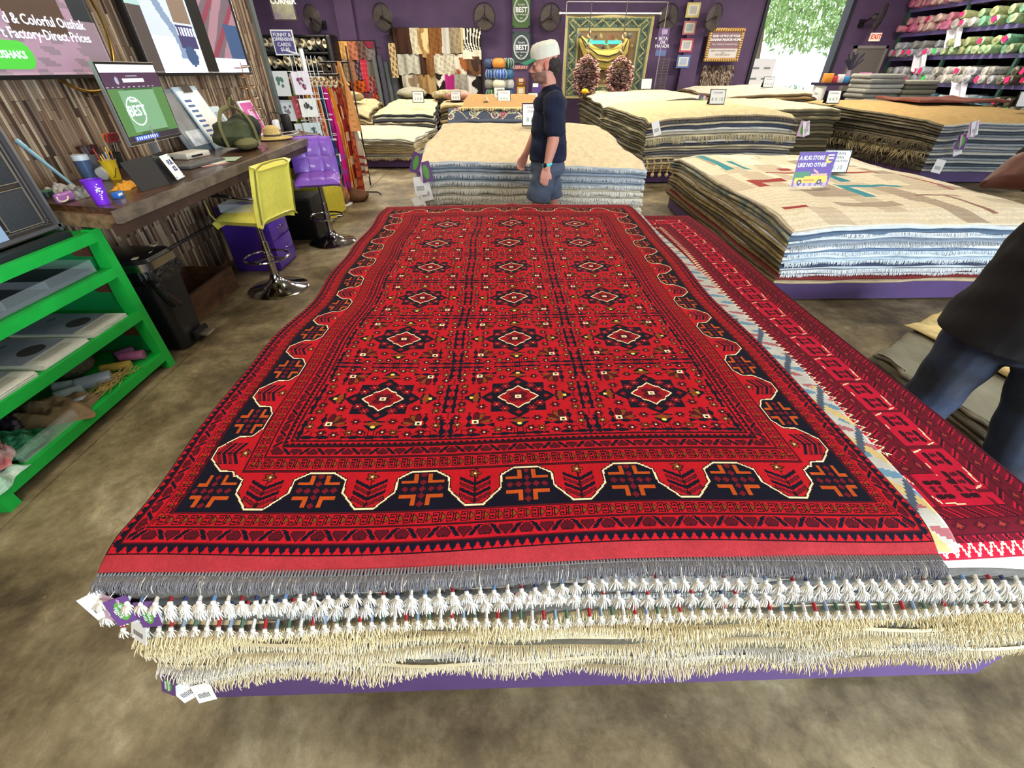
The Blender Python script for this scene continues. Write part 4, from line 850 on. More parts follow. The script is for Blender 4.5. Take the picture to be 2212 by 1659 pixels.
def art2(U, V):
    pal = [(16, 16, 20), (148, 178, 176), (176, 186, 204), (112, 130, 156), (96, 52, 128), (84, 158, 82), (196, 178, 60), (118, 100, 86), (58, 52, 92), (196, 206, 226), (96, 82, 92), (140, 108, 120), (120, 54, 70), (52, 74, 110), (70, 62, 60)]
    K = np.zeros(U.shape, int); K[(U < .16) & (V > .42)] = 1; K[(U < .16) & (V <= .42)] = 14; a = (U > .10) & (U < .48); K[a] = 2; K[a & (V < .25)] = 9
    K[a & (np.abs(U-.27-.05*np.sin(V*9)) < .03) & (V > .1)] = 3; K[a & (np.hypot(U-.27, (V-.8)*.6) < .06)] = 3; b = (U > .32) & (U < .47)
    K[b & (V > .7)] = 4; K[b & (V > .66) & (np.sin(U*90)*np.sin(V*50) > .2)] = 5; K[b & (V > .74) & (np.sin(U*70+2)*np.cos(V*60) > .55)] = 6; K[b & (V > .36) & (V < .62)] = 7; K[b & (V > .18) & (V < .34)] = 8
    K[b & (V > .26) & (V < .32) & (np.sin(U*260) > 0)] = 9; K[(np.hypot(U-.38, (V-.12)*.7) < .05)] = 13
    c = (U > .60) & (U < .97); K[c] = 10; K[c & (np.sin(U*30-V*18) > .2)] = 11; K[c & (np.sin(U*26-V*22+1) > .75)] = 12; K[c & (U > .80) & (V < .4)] = 13; K[c & (V < .12)] = 9; K[c & (V > .75) & (np.sin(U*40+V*25) > .5)] = 13
    return K, pal
tv('large wall TV showing two bright pictures side by side, nearer the wall end', 4.34, 6.10, 1.61, 2.65, art2)
# conduit low on the wall
tag(MB().tube([(WX+.03, 1.0, .405), (WX+.03, 4.9, .405)], .012, 8).build('conduit', M('grey_pipe', (96, 92, 90), .4, .6), own=True), 'thin grey metal pipe running along the plank wall above the floor', 'pipe')
# counter
CZ = 1.05
WOODC = M('counter_wood', (104, 68, 44), .32, noise=(5, .45), stretch=(6, .6, 6), coat=.3); WOODE = M('counter_edge', (120, 104, 86), .55, noise=(16, .35), stretch=(1, .5, 1)); WOODR = M('rough_end', (156, 124, 88), .7, noise=(20, .4))
t = thing('counter', 'long brown wooden counter fixed to the plank wall below the TVs', 'counter', (-2.5, 4.2, 0))
m = MB(); m.prism([(-2.895, 2.68), (-2.05, 2.46), (-2.14, 5.86), (-2.895, 6.55)], CZ-.045, CZ); m.build('top', WOODC, t, smooth=0)
MB().beam((-2.035, 2.40, CZ-.030), (-2.125, 5.88, CZ-.030), .03, .062).build('metal_edge', WOODE, t)
MB().beam((-2.055, 2.38, CZ-.092), (-2.145, 5.86, CZ-.092), .03, .06).build('trim', M('dark_trim', (66, 42, 30), .6, noise=(9, .3)), t)
MB().beam((-2.88, 2.66, CZ-.07), (-2.07, 2.45, CZ-.07), .03, .07).build('end_board', WOODR, t)
LB = M('pale_blue_metal', (172, 196, 214), .4)
for a, b in (((-2.84, 2.80, .62), (-2.58, 2.66, 1.0)), ((-2.84, 2.80, .62), (-2.3, 2.62, 1.0)), ((-2.86, 4.75, .7), (-2.4, 4.75, 1.0))):
    MB().beam(a, b, .05, .012).build('bracket', LB, t)
tag(MB().tube([(-2.2, 3.2, .98), (-2.25, 3.5, .93), (-2.6, 3.9, .80), (-2.87, 4.2, .70)], .006, 6).build('cable', BLACK, own=True), 'black cable drooping under the counter', 'cable')
# ---------------------------------------------------------------- bar stools
def stool(label, cx, cy, rz, seat_z, col, colb, quilted, back_h=.40):
    t = thing('bar_stool', label, 'stool', (cx, cy, 0), 'chrome pedestal bar stools', rz)   # faces local +Y... back at -Y
    V = M('vinyl_'+label.split()[0], col, .38, coat=.2, noise=(25, .06)); VB = M('vinyl_dark_'+label.split()[0], colb, .42)
    MB().lathe([(.262, 0), (.265, .006), (.25, .016), (.15, .035), (.075, .075), (.05, .11), (.04, .14)], n=40).build('base', CHROME, t, origin='local')
    MB().tube([(0, 0, .12), (0, 0, .44)], .031, 20).tube([(0, 0, .44), (0, 0, seat_z-.06)], .022, 16).build('pole', CHROME, t, origin='local')
    m = MB(); m.tube([(.185*math.cos(a), .02+.185*math.sin(a), .30) for a in np.linspace(0, 2*PI, 40, endpoint=False)], .010, 8, closed=True)
    m.tube([(0, -.03, .30), (0, -.165, .30)], .009, 8).tube([(-.03, 0, .30), (-.185, .03, .30)], .008, 8).tube([(0, 0, .275), (0, 0, .325)], .038, 16); m.build('footrest', CHROME, t, origin='local')
    MB().cbox((0, 0, seat_z-.055), (.17, .17, .03)).tube([(.06, .02, seat_z-.06), (.19, .05, seat_z-.075)], .005, 6).build('seat_plate', BLACK, t, origin='local')
    W = .235
    def pad(name, f, nu, nv, thick, mat):
        g = [[f(i/nu, j/nv) for j in range(nv+1)] for i in range(nu+1)]; mb = MB(); mb.sheet(g, 0, thick); o = mb.build(name, mat, t, smooth=80, origin='local'); return o
    def q(a, n): return (abs(math.sin(a*PI*n))**.35) if quilted else 1
    def seat(u, v):
        x = (u-.5)*2*W; y = lerp(-.22, .23, v); e = (1-abs(2*u-1)**6)*(1-abs(2*v-1)**6); z = seat_z+.0+.045*e*(.75+.25*q(u, 3)*q(v, 3))
        if v > .85: z -= .03*((v-.85)/.15)**2
        return (x*(1-.05*(abs(2*v-1)**4)), y, z)
    pad('seat', seat, 36, 36, .055, V)
    def back(u, v):
        x = (u-.5)*2*W*(1-.07*v**3); e = (1-abs(2*u-1)**6)*(1-abs(2*v-1)**8); z = seat_z-.03+(back_h+.02)*v
        y = -.19-.09*v+.02*math.sin(PI*u)*-1+.035*e*(.7+.3*q(u, 3)*q(v, 2.0))
        return (x, y, z+.01*math.sin(PI*u))
    g = [[back(i/36, j/30) for j in range(31)] for i in range(37)]; g = [list(r) for r in g]; mb = MB(); mb.sheet([r for r in g[::-1]], 0, -.055 if False else .055)
    mb.build('backrest', V, t, smooth=80, origin='local')
    mb = MB(); pts = [back(u, v) for u, v in [(0.02, .04), (.02, .5), (.03, .93), (.2, .99), (.5, 1), (.8, .99), (.97, .93), (.98, .5), (.98, .04)]]
    mb.tube([(p[0]*1.01, p[1]-.045, p[2]) for p in pts], .005, 6); mb.build('piping', VB, t, origin='local')
    for s in (-1, 1):
        mb = MB(); mb.tube([(s*.24, .16, seat_z+.0), (s*.265, .175, seat_z+.06), (s*.275, .17, seat_z+.17), (s*.275, .13, seat_z+.205), (s*.27, -.06, seat_z+.195), (s*.245, -.245, seat_z+.18)], .0095, 8)
        o = mb.build('armrest', CHROME, t, origin='local'); mb = MB(); mb.rbox((s*.275, .02, seat_z+.207), (.028, .20, .016), .006); p = mb.build('arm_pad', BLACK, o, origin='local')
    return t
stool('yellow worn vinyl bar stool turned with its back to the rug, nearer the bin', -2.086, 3.82, math.radians(78), .665, (228, 216, 92), (130, 120, 50), False, .42)
stool('purple quilted vinyl bar stool facing the rug beside the hanging clothes', -1.998, 5.17, math.radians(198), .70, (132, 84, 186), (86, 52, 132), True, .37)
t = thing('tray', 'clear acrylic tray left on the seat of the yellow stool', 'tray', (-2.1, 3.78, .72))
m = MB(); m.cbox((-2.14, 3.80, .722), (.25, .26, .006)).cbox((-2.265, 3.8, .75), (.005, .26, .06)).cbox((-2.015, 3.8, .75), (.005, .26, .06)).cbox((-2.14, 3.672, .75), (.25, .005, .06)).cbox((-2.14, 3.928, .75), (.25, .005, .06)); m.build('box', GLASS, t)
# ---------------------------------------------------------------- under the counter
t = thing('filing_cabinet', 'purple metal filing cabinet on the floor behind the yellow stool', 'cabinet', (-2.46, 4.46, 0)); PV = M('purple_metal', (84, 50, 176), .3, coat=.2)
MB().rbox((-2.46, 4.46, .31), (.43, .42, .62), .006).build('body', PV, t)
for i, (z0, z1) in enumerate(((.02, .285), (.295, .45), (.46, .60))):
    d = MB().rbox((-2.240, 4.46, (z0+z1)/2), (.016, .40, z1-z0), .004).build('drawer', M('purple_metal_front', (98, 62, 186), .28, coat=.3), t)
    h = MB(); zz = (z0+z1)/2+.01; h.tube([(-2.232, 4.41, zz), (-2.205, 4.41, zz), (-2.20, 4.42, zz), (-2.20, 4.50, zz), (-2.205, 4.51, zz), (-2.232, 4.51, zz)], .005, 6).build('handle', CHROME, d)
t = thing('loudspeaker', 'black box loudspeaker on the floor between purple cabinet and yellow bin', 'speaker', (-2.33, 5.42, 0))
MB().rbox((-2.35, 5.44, .235), (.34, .40, .47), .012).build('cabinet', M('speaker_black', (34, 32, 30), .7), t)
MB().rbox((-2.35, 5.235, .235), (.29, .014, .41), .006).build('grille', M('grille_black', (10, 10, 11), .9), t)
t = thing('recycling_bin', 'scuffed yellow metal bin under the far end of the counter', 'bin', (-2.52, 6.2, 0)); YM = M('yellow_metal', (214, 204, 62), .5, noise=(20, .15))
MB().prism([(-2.85, 5.9), (-2.27, 5.9), (-2.25, 6.55), (-2.85, 6.55)], .04, .66).build('body', YM, t, smooth=0); MB().box(-2.275, -2.235, 5.88, 6.56, .03, .66).build('front_panel', M('yellow_panel', (226, 212, 58), .45, noise=(14, .1)), t)
for y in (5.95, 6.45): MB().cbox((-2.33, y, .025), (.12, .07, .05)).build('foot', BLACK, t)
for i in range(9): pass
m = MB()
for i in range(8): a = RNG.uniform(0, 1, 2); m.cbox((-2.8+a[0]*.5, 5.897, .2+a[1]*.4), (.012, .002, .010))
m.build('scuff_marks', BLACK, t)
t = thing('box_of_electronics', 'black electronic box on the yellow bin behind the purple stool', 'electronics', (-2.6, 6.1, .66)); MB().rbox((-2.6, 6.1, .72), (.36, .26, .11), .01).build('case', BLACK, t)
MB().rbox((-2.5, 5.965, .705), (.08, .01, .03), .004).build('label', WHITE, t)
t = thing('wooden_crate', 'low open brown wooden crate on the floor beside the black bin', 'crate', (-2.68, 3.5, 0)); CW = M('crate_wood', (112, 74, 48), .75, noise=(7, .4), stretch=(1, .4, 3))
for a in ((-2.88, -2.47, 3.13, 3.155), (-2.88, -2.47, 3.825, 3.85), (-2.495, -2.47, 3.155, 3.825), (-2.88, -2.855, 3.155, 3.825)): MB().box(*a, 0, .21).build('side_board', CW, t)
MB().box(-2.855, -2.495, 3.155, 3.825, .0, .02).build('bottom_board', CW, t)
# step bin
t = thing('pedal_bin', 'black pedal bin with steel rim and black liner beside the green shelf', 'bin', (-2.47, 2.86, 0))
def rr(x0, x1, y0, y1, r, n=5):
    return [(cx+r*math.cos(a), cy+r*math.sin(a)) for cx, cy, s in ((x1-r, y1-r, 0), (x0+r, y1-r, PI/2), (x0+r, y0+r, PI), (x1-r, y0+r, 1.5*PI)) for a in np.linspace(s, s+PI/2, n)]
def loft(rings, cap=True, mi=0):
    m = MB(); n = len(rings[0][0]); vs = [(x, y, z) for ring, z in rings for x, y in ring]; fs = [(i*n+k, i*n+(k+1) % n, (i+1)*n+(k+1) % n, (i+1)*n+k) for i in range(len(rings)-1) for k in range(n)]
    if cap: fs += [tuple(range(n-1, -1, -1)), tuple((len(rings)-1)*n+k for k in range(n))]
    return m.add(vs, fs, mi)
loft([(rr(-2.62, -2.30, 2.72, 2.98, .05), .01), (rr(-2.66, -2.27, 2.69, 3.01, .06), .60)]).build('body', M('bin_black', (24, 24, 26), .4), t)
loft([(rr(-2.675, -2.255, 2.675, 3.025, .07), .605), (rr(-2.675, -2.255, 2.675, 3.025, .07), .655)]).build('rim', M('steel', (196, 194, 186), .22, 1), t)
l = loft([(rr(-2.665, -2.265, 2.685, 3.015, .07), .655), (rr(-2.655, -2.275, 2.695, 3.005, .07), .675), (rr(-2.60, -2.33, 2.75, 2.95, .06), .685)]).build('lid', M('lid_black', (22, 22, 24), .3), t)
for x, y, rz in ((-2.34, 2.74, .3), (-2.33, 2.86, .2), (-2.35, 2.90, .8), (-2.38, 2.97, .1)): MB().cbox((x, y, .682), (.03, .055, .002), (0, 0, rz)).build('sticker', M('sticker', (226, 214, 178), .5), l)
m = MB(); LIN = M('bin_liner', (16, 16, 20), .18, bump=(28, 1.0, .03), coat=.5); N = 60; ring = rr(-2.672, -2.258, 2.678, 3.022, .07, 15); vs = []
for k, (x, y) in enumerate(ring):
    a = RNG.uniform(0, .012); vs.append((x, y, .607)); 
for k, (x, y) in enumerate(ring):
    cx, cy = x+2.465, y-2.85; s = 1.03+.03*math.sin(k*1.7); vs.append((-2.465+cx*s, 2.85+cy*s, .56+.02*math.sin(k*2.3)))
for k, (x, y) in enumerate(ring):
    cx, cy = x+2.465, y-2.85; s = .985+.02*math.sin(k*2.1); vs.append((-2.465+cx*s, 2.85+cy*s, .50+.03*math.sin(k*.9)))
n = len(ring); m.add(vs, [(i*n+k, (i+1)*n+k, (i+1)*n+(k+1) % n, i*n+(k+1) % n) for i in range(2) for k in range(n)])
m.tube([(-2.27, 2.70, .56), (-2.235, 2.675, .52), (-2.24, 2.70, .45), (-2.25, 2.76, .37), (-2.245, 2.80, .33)], [.02, .035, .03, .045, .012], 10); m.build('liner', LIN, t, smooth=30)
MB().rbox((-2.235, 2.895, .055), (.07, .10, .018), .006).build('pedal', M('pedal_steel', (190, 182, 164), .3, .9), t); MB().box(-2.285, -2.262, 2.82, 2.965, .02, .09).build('pedal_recess', M('recess', (8, 8, 8), .8), t)
# ---------------------------------------------------------------- green shelf unit with its contents
GRN = M('green_paint', (22, 178, 66), .42, noise=(8, .10)); GRN2 = M('green_inside', (16, 140, 70), .5)
SX, SY0, SY1 = -2.29, 1.30, 2.555; BXS = -2.86
t = thing('green_shelf', 'bright green painted shelf unit with four levels against the plank wall', 'shelf', (-2.57, 1.9, 0))
for y in (SY0, SY1-.06): MB().prism([(SX, 0), (SX, .93), (SX-.06, .93), (SX-.09, .5), (SX-.05, 0)], y, y+.06, mat=frame4((0, 0, 0), (1, 0, 0), (0, 0, 1)) @ Matrix.Diagonal((1, 1, -1, 1))).build('post', GRN, t, smooth=0)
MB().box(BXS, SX-.05, SY1-.028, SY1-.012, .12, .90).build('side_panel', GRN2, t); MB().box(BXS, BXS+.04, SY1-.05, SY1, 0, .93).build('back_post', GRN, t); MB().box(BXS, BXS+.04, SY0, SY0+.05, 0, .93).build('back_post', GRN, t)
for z, dp in ((.90, .03), (.69, .03), (.405, .025), (.095, .022)):
    s = MB().box(BXS, SX-.03, SY0, SY1-.03, z, z+.018).build('shelf_board', GRN, t)
    m = MB(); m.prism([(SX-.035, z-.03), (SX+.0, z-.035), (SX+.0, z+.022), (SX-.035, z+.022)], SY0+.06, SY1-.06, mat=frame4((0, 0, 0), (1, 0, 0), (0, 0, 1)) @ Matrix.Diagonal((1, 1, -1, 1))); m.build('front_rail', GRN, t, smooth=0)
for z in (.80, .575, .27): MB().add([(SX-.06, SY1-.03, z+.04), (SX-.06, SY1-.03, z-.03), (SX-.2, SY1-.03, z-.03), (SX-.28, SY1-.03, z+.04)], [(0, 1, 2, 3)]).build('rust_patch', M('rust', (116, 68, 48), .8, noise=(12, .3)), t)
BLKR = M('rubber', (14, 24, 26), .7)
tag(MB().box(-2.40, -2.335, 1.7, 2.42, .918, .945).build('rubber_strip', BLKR, own=True), 'black rubber strip on the green shelf under the old television', 'strip')
# old console television on top
t = thing('console_television', 'old silver-trimmed television with speaker panels standing on the green shelf', 'TV', (-2.62, 1.95, .945))
SIL = M('silver_trim', (150, 152, 156), .3, .8); DKP = M('dark_panel', (58, 62, 66), .8, noise=(150, .3)); BEZ = M('pale_bezel', (150, 172, 200), .4)
x = -2.42; y0, y1, z0, z1 = 1.05, 2.47, .945, 1.62
MB().rbox(((x-2.86)/2, (y0+y1)/2, (z0+z1)/2), (-2.86-x if False else .43, y1-y0, z1-z0), .01).build('cabinet', M('tv_cabinet', (72, 62, 54), .5, noise=(4, .3)), t)
m = MB()
for a, b in (((y0, z0+.025), (y1, z0+.025)), ((y0, z1-.02), (y1, z1-.02)), ((y1-.02, z0), (y1-.02, z1)), ((y0+.02, z0), (y0+.02, z1))): m.beam((x+.005, a[0], a[1]), (x+.005, b[0], b[1]), .03, .016)
for d in (.055, .075): m.beam((x+.002, y1-d, z0+.04), (x+.002, y1-d, z1-.04), .006, .008); m.beam((x+.002, y0+.04, z0+d-.005), (x+.002, y1-.05, z0+d-.005), .006, .006)
m.build('silver_frame', SIL, t)
for za, zb in ((1.005, 1.175), (1.20, 1.36), (1.39, 1.57)):
    p = MB().rbox((x+.002, 2.29, (za+zb)/2), (.012, .19, zb-za), .004).build('speaker_panel', DKP, t)
    m = MB(); Y0, Y1 = 2.195, 2.385
    for a, b in (((Y0, za), (Y1, za)), ((Y1, za), (Y1, zb)), ((Y1, zb), (Y0, zb)), ((Y0, zb), (Y0, za))): m.beam((x+.009, a[0], a[1]), (x+.009, b[0], b[1]), .003, .003)
    m.build('trim_line', M('gold_line', (176, 164, 138), .4, .6), p)
m = MB()
for a, b, c, d in ((1.25, 2.17, .98, 1.03), (2.12, 2.17, 1.03, 1.56), (1.25, 2.17, 1.53, 1.58), (1.25, 1.30, 1.03, 1.53)): m.box(x-.002, x+.012, a, b, c, d)
m.build('bezel', BEZ, t)
painted('screen', 0, 1, 0, 1, (x+.003, 1.30, 1.03), YW*.82, ZW*.50, lambda U, V: (np.where(V < .14+.05*np.sin(U*9), 2, np.where(np.sin(U*11+V*7)*np.cos(V*13-U*5) > .2, 1, 0)), [(156, 122, 160), (190, 164, 196), (206, 196, 222)]), t, SCREEN, n=(50, 30))
# display boxes, certificates, bags on the shelves
def acrylic(label, x0, x1, y0, y1, z0, h, inner=None, dv=(), group=None):
    t = thing('display_box', label, 'box', ((x0+x1)/2, (y0+y1)/2, z0), group); w = .004; m = MB()
    m.box(x0, x1, y0, y1, z0, z0+w).box(x0, x0+w, y0, y1, z0+w, z0+h).box(x1-w, x1, y0, y1, z0+w, z0+h).box(x0+w, x1-w, y0, y0+w, z0+w, z0+h).box(x0+w, x1-w, y1-w, y1, z0+w, z0+h)
    m.build('clear_box', GLASS, t)
    if inner: MB().box(x0+.012, x1-.012, y0+.012, y1-.012, z0+w, z0+.02).build('base_pad', M(*inner), t)
    for d in dv: MB().box(x0+.01, x1-.01, d, d+.004, z0+.02, z0+h-.01).build('divider', GLASS, t)
    return t
acrylic('long clear acrylic tray with dividers on the upper green shelf', -2.80, -2.34, 1.42, 2.44, .712, .07, ('tray_pad', (62, 62, 74), .6), (1.66, 1.90, 2.14))
PAPER = M('paper', (222, 220, 206), .7, noise=(60, .06)); GP = M('grey_print', (150, 156, 172), .7, noise=(8, .12)); DG = M('dark_print', (74, 68, 72), .7, noise=(30, .3))
for i, (yc, w_, nm) in enumerate(((2.30, .27, 'stack of printed leaflets with a dark oval, beside the green end panel'), (1.985, .28, 'middle stack of printed leaflets with a dark oval on the green shelf'), (1.66, .28, 'leaflet stack with a dark oval, partly hidden under the old television side'))):
    t = thing('leaflet_stack', nm, 'leaflets', (-2.55, yc, .424), 'leaflet stacks on the green shelf')
    m = MB()
    for k in range(7): m.cbox((-2.545+RNG.uniform(-.006, .006), yc+RNG.uniform(-.004, .004), .4265+k*.0035), (.46, w_, .003), (0, 0, RNG.uniform(-.02, .02)))
    m.build('paper', PAPER, t); z = .4505
    MB().box(-2.765, -2.425, yc-w_/2+.008, yc+w_/2-.008, z, z+.001).build('printed_area', GP, t)
    MB().lathe([(.0, 0), (.055, 0), (.055, .001), (0, .001)], (-2.50, yc+.01, z+.0012), 24, sy=1.15).build('oval_motif', DG, t); MB().lathe([(0, 0), (.022, 0), (.022, .001), (0, .001)], (-2.68, yc+.04, z+.0012), 16, sy=1.2).build('dot_motif', M('grey_green', (104, 118, 118), .7), t)
    for k in range(4): MB().box(-2.40+k*.014, -2.394+k*.014, yc-.09, yc+.09, z, z+.0008).build('printed_line', M('print_line', (176, 170, 156), .7), t)
def crumple(name, c, sz, mat, label, cat, seed, n=20, flat=1.0, amp=.35):
    m = MB(); m.ball((0, 0, 0), 1, n); r = []
    for x, y, z in m.v:
        f = 1+amp*(.5*math.sin(3.1*x+seed)+.5*math.sin(4.3*y+2.1*z+seed*2)+.35*math.sin(7.7*x-6.1*z+seed)+.3*math.sin(9*y+5*x-seed))*.6
        X, Y, Z = x*sz[0]*f, y*sz[1]*f, z*sz[2]*f; Z = max(Z, -sz[2]*.7); r.append((c[0]+X, c[1]+Y, c[2]+Z+sz[2]*.7))
    m.v = r; return tag(m.build(name, mat, own=True, smooth=70), label, cat)
z = .115
t = thing('fur_ball', 'rolled fluffy beige lining on the lowest green shelf near the end panel', 'padding', (-2.66, 2.26, z))
m = MB(); m.ball((-2.66, 2.26, z+.085), (.12, .11, .085), 20); m.build('roll', M('fluff', (150, 132, 106), .95, noise=(30, .4), bump=(120, .8, .01)), t)
for i, (c, r, l, a, col, nm) in enumerate([((-2.44, 2.30), .026, .15, .4, (196, 164, 74), 'mustard-yellow ribbon spool on the lowest green shelf'), ((-2.42, 2.42), .030, .13, .3, (186, 104, 150), 'pink spool in clear wrap next to the green end panel'), ((-2.50, 2.46), .028, .1, 1.0, (160, 96, 146), 'darker pink spool behind the wrapped pink one'),
        ((-2.44, 2.13), .040, .16, .6, (150, 162, 176), 'grey-blue plastic tube on the lowest green shelf'), ((-2.50, 2.02), .032, .12, .7, (172, 190, 192), 'pale grey funnel-ended tube on the lowest green shelf'), ((-2.42, 1.96), .018, .11, .9, (198, 204, 216), 'small white tube on the lowest green shelf'), ((-2.58, 2.10), .03, .12, .3, (206, 220, 222), 'white capped bottle behind the grey tube')]):
    t = thing('spool' if 'spool' in nm else 'tube', nm, 'spool' if 'spool' in nm else 'tube', (*c, z)); d = Vector((math.cos(a), math.sin(a), 0)); p = Vector((*c, z+r))
    MB().tube([p-d*l/2, p+d*l/2], r, 18).build('barrel', M('spool%d' % i, col, .4), t); MB().tube([p-d*(l/2+.003), p-d*(l/2-.004)], r*1.08, 18).build('end_cap', M('spoolcap%d' % i, tuple(int(v*.75) for v in col), .4), t)
m = MB()
for i in range(90):
    a = RNG.uniform(0, 6.3); c = Vector((-2.36+RNG.uniform(-.03, .03), 2.16+RNG.uniform(-.13, .15), z+RNG.uniform(.005, .045))); rr_ = RNG.uniform(.02, .05)
    m.tube([c+Vector((math.cos(a+k*.5)*rr_, math.sin(a+k*.5)*rr_*1.3, .012*math.sin(k+a))) for k in range(7)], .0012, 4)
tag(m.build('straw', M('straw', (190, 160, 96), .8), own=True), 'tangle of straw string lying at the front of the lowest green shelf', 'straw', kind='stuff')
def bag(name, label, cat, c, sz, mat, seed, rz=0, n=26):
    m = MB(); g = []
    for i in range(n+1):
        row = []
        for j in range(n+1):
            u, v = i/n, j/n; e = math.sin(PI*u)**.5*math.sin(PI*v)**.5; zz = sz[2]*e*(.7+.3*vnoise(u*5+seed, v*5, seed))+.004*math.sin(u*40+seed)*e
            row.append(((u-.5)*sz[0]*(1+.08*math.sin(v*9+seed)), (v-.5)*sz[1]*(1+.08*math.sin(u*7+seed)), max(zz, .002)))
        g.append(row)
    m.sheet(g, 0, .003); m.xf(Matrix.Translation((c[0], c[1], c[2])) @ Matrix.Rotation(rz, 4, 'Z'))
    return tag(m.build(name, mat, own=True, smooth=60), label, cat)
CRINK = dict(rough=.2)
bag('cloth_bag', 'folded tan cloth bag on the lowest green shelf', 'bag', (-2.50, 1.86, z), (.40, .26, .10), M('tan_cloth', (140, 116, 84), .85, noise=(12, .2)), 1, .5)
bag('plastic_bag', 'dark purple plastic bag further back on the lowest green shelf', 'bag', (-2.66, 1.66, z), (.34, .30, .13), M('dark_bag', (62, 46, 66), .25, noise=(10, .5), bump=(30, .8, .02)), 2, .2)
bag('plastic_bag', 'green crinkled plastic packet beside the clear handle tray', 'packet', (-2.46, 1.60, z+.02), (.26, .22, .07), M('green_packet', (52, 142, 96), .25, noise=(22, .4), bump=(40, .8, .02)), 3, .1)
bag('plastic_bag', 'red and white plastic packet lying on the lowest green shelf', 'packet', (-2.44, 1.50, z+.04), (.14, .26, .05), M('red_packet', (196, 52, 62), .3, noise=(6, .0), col2=(232, 200, 196)), 4, .7)
bag('plastic_bag', 'large green and white plastic bag at the low end of the green shelf', 'bag', (-2.40, 1.36, z), (.26, .22, .10), M('green_bag', (58, 150, 104), .2, noise=(7, .2), col2=(214, 226, 214), bump=(30, .9, .02)), 5, .2)
bag('plastic_bag', 'clear plastic bag with brown trim on the lowest green shelf', 'bag', (-2.60, 1.45, z), (.30, .26, .12), M('clear_brown', (150, 136, 128), .2, noise=(9, .5), bump=(30, .9, .02)), 6, .9)
crumple('sponge', (-2.42, 1.44, z+.06), (.03, .04, .02), M('yellow_sponge', (206, 190, 50), .7), 'small yellow lump among the packets on the lowest green shelf', 'sponge', 2)
t = acrylic('clear acrylic tray with a hand slot at the front of the lowest green shelf', -2.345, -2.315, 1.50, 1.83, z, .06, None)
# ================================================================ THINGS ON THE COUNTER
def on(px, py, mx=-2.78):
    p = atZ(px, py, CZ); 
    if p.x < mx: k = mx/p.x; p = Vector((p.x*k, p.y*k, CZ)) if False else Vector((mx, p.y, CZ))
    p.z = CZ+.0008; return p
def face_frame(p, yaw, tilt=0):
    """frame whose local X runs along the face and Z is the face normal; yaw 0 faces +X"""
    return Matrix.Translation(p) @ Matrix.Rotation(yaw, 4, 'Z') @ Matrix(((0, 0, 1, 0), (1, 0, 0, 0), (0, 1, 0, 0), (0, 0, 0, 1))) @ Matrix.Rotation(-tilt, 4, 'X')
# computer monitor
bl = Vector((-2.66, 3.30, 1.17))
def mon_paint(U, V):
    pal = [(70, 110, 62), (206, 204, 216), (66, 42, 66), (222, 222, 226), (52, 84, 50), (104, 144, 110), (36, 40, 96), (60, 90, 180), (230, 235, 230), (150, 150, 170), (40, 36, 48)]
    K = np.where(np.sin(U*7+1) > .3, 0, 4); K[V > .90] = 1; K[(V > .70) & (V <= .90)] = 2; K[(V > .775) & (V < .83) & (U > .32) & (U < .70)] = 3; K[(np.hypot((U-.22)*1.5, V-.8) < .045)] = 9
    K[(V > .715) & (V < .73) & (np.sin(U*70) > .2) & (U < .9)] = 9; K[(U > .16) & (U < .80) & (V > .12) & (V < .68)] = 5
    r = np.hypot((U-.33)*1.25, (V-.40)); K[(np.abs(r-.185) < .009)] = 8; K[(V < .09)] = 10; K[(V < .07) & (V > .01) & (U > .1) & (U < .55)] = 7; K[(V < .06) & (V > .02) & (U > .1) & (U < .55) & (np.sin(U*150) > .3)] = 8
    K[(V > .855) & (V < .865) & (U > .4) & (U < .6)] = 9
    return K, pal
A0, B0 = atY(285, 320, 3.25), None
t = thing('computer_monitor', 'large computer monitor with a green badge on its screen standing on the counter', 'monitor', (-2.5, 3.6, CZ))
a = Vector((-2.47, 3.30, 0)); b = Vector((-2.44, 3.92, 0)); a.z = atY(285, 320, 3.30).z
a = atY(285, 320, 3.30); b = atY(392, 291, 3.92); zz = (a.z+b.z)/2; a.z = b.z = zz; ux = (b-a); L = ux.length; ux.normalize(); nrm = Vector((ux.y, -ux.x, 0)); H = .46
fr = frame4(a+nrm*.0, ux, (0, 0, 1)); 
def put(mb): return mb.xf(fr)
put(MB().box(0, L, 0, H, -.022, 0)).build('casing', M('aluminium', (196, 198, 200), .35, .8), t); put(MB().box(.004, L-.004, .004, H-.004, 0, .0015)).build('bezel', BLACKG, t)
painted('screen', 0, 1, 0, 1, a+nrm*.002+ux*.015+ZW*.018, ux*(L-.03), ZW*(H-.034), mon_paint, t, SCREEN, n=(110, 80))
mid = a+ux*L*.45-nrm*.03
MB().beam((mid.x, mid.y, CZ+.01), (mid.x, mid.y, zz+.1), .07, .012).cbox((mid.x, mid.y, CZ+.006), (.2, .22, .010)).build('stand', M('aluminium', (196, 198, 200), .35, .8), t)
sw = Matrix(((ux.x, 0, nrm.x, 0), (ux.y, 0, nrm.y, 0), (0, 1, 0, 0), (0, 0, 0, 1)))
text_mesh('text', 'BEST', .085, LT, a+nrm*.005+ux*L*.345+ZW*(H*.41), sw, t, bold=.001)
text_mesh('text', 'Voted', .032, LT, a+nrm*.005+ux*L*.345+ZW*(H*.54), sw, t)
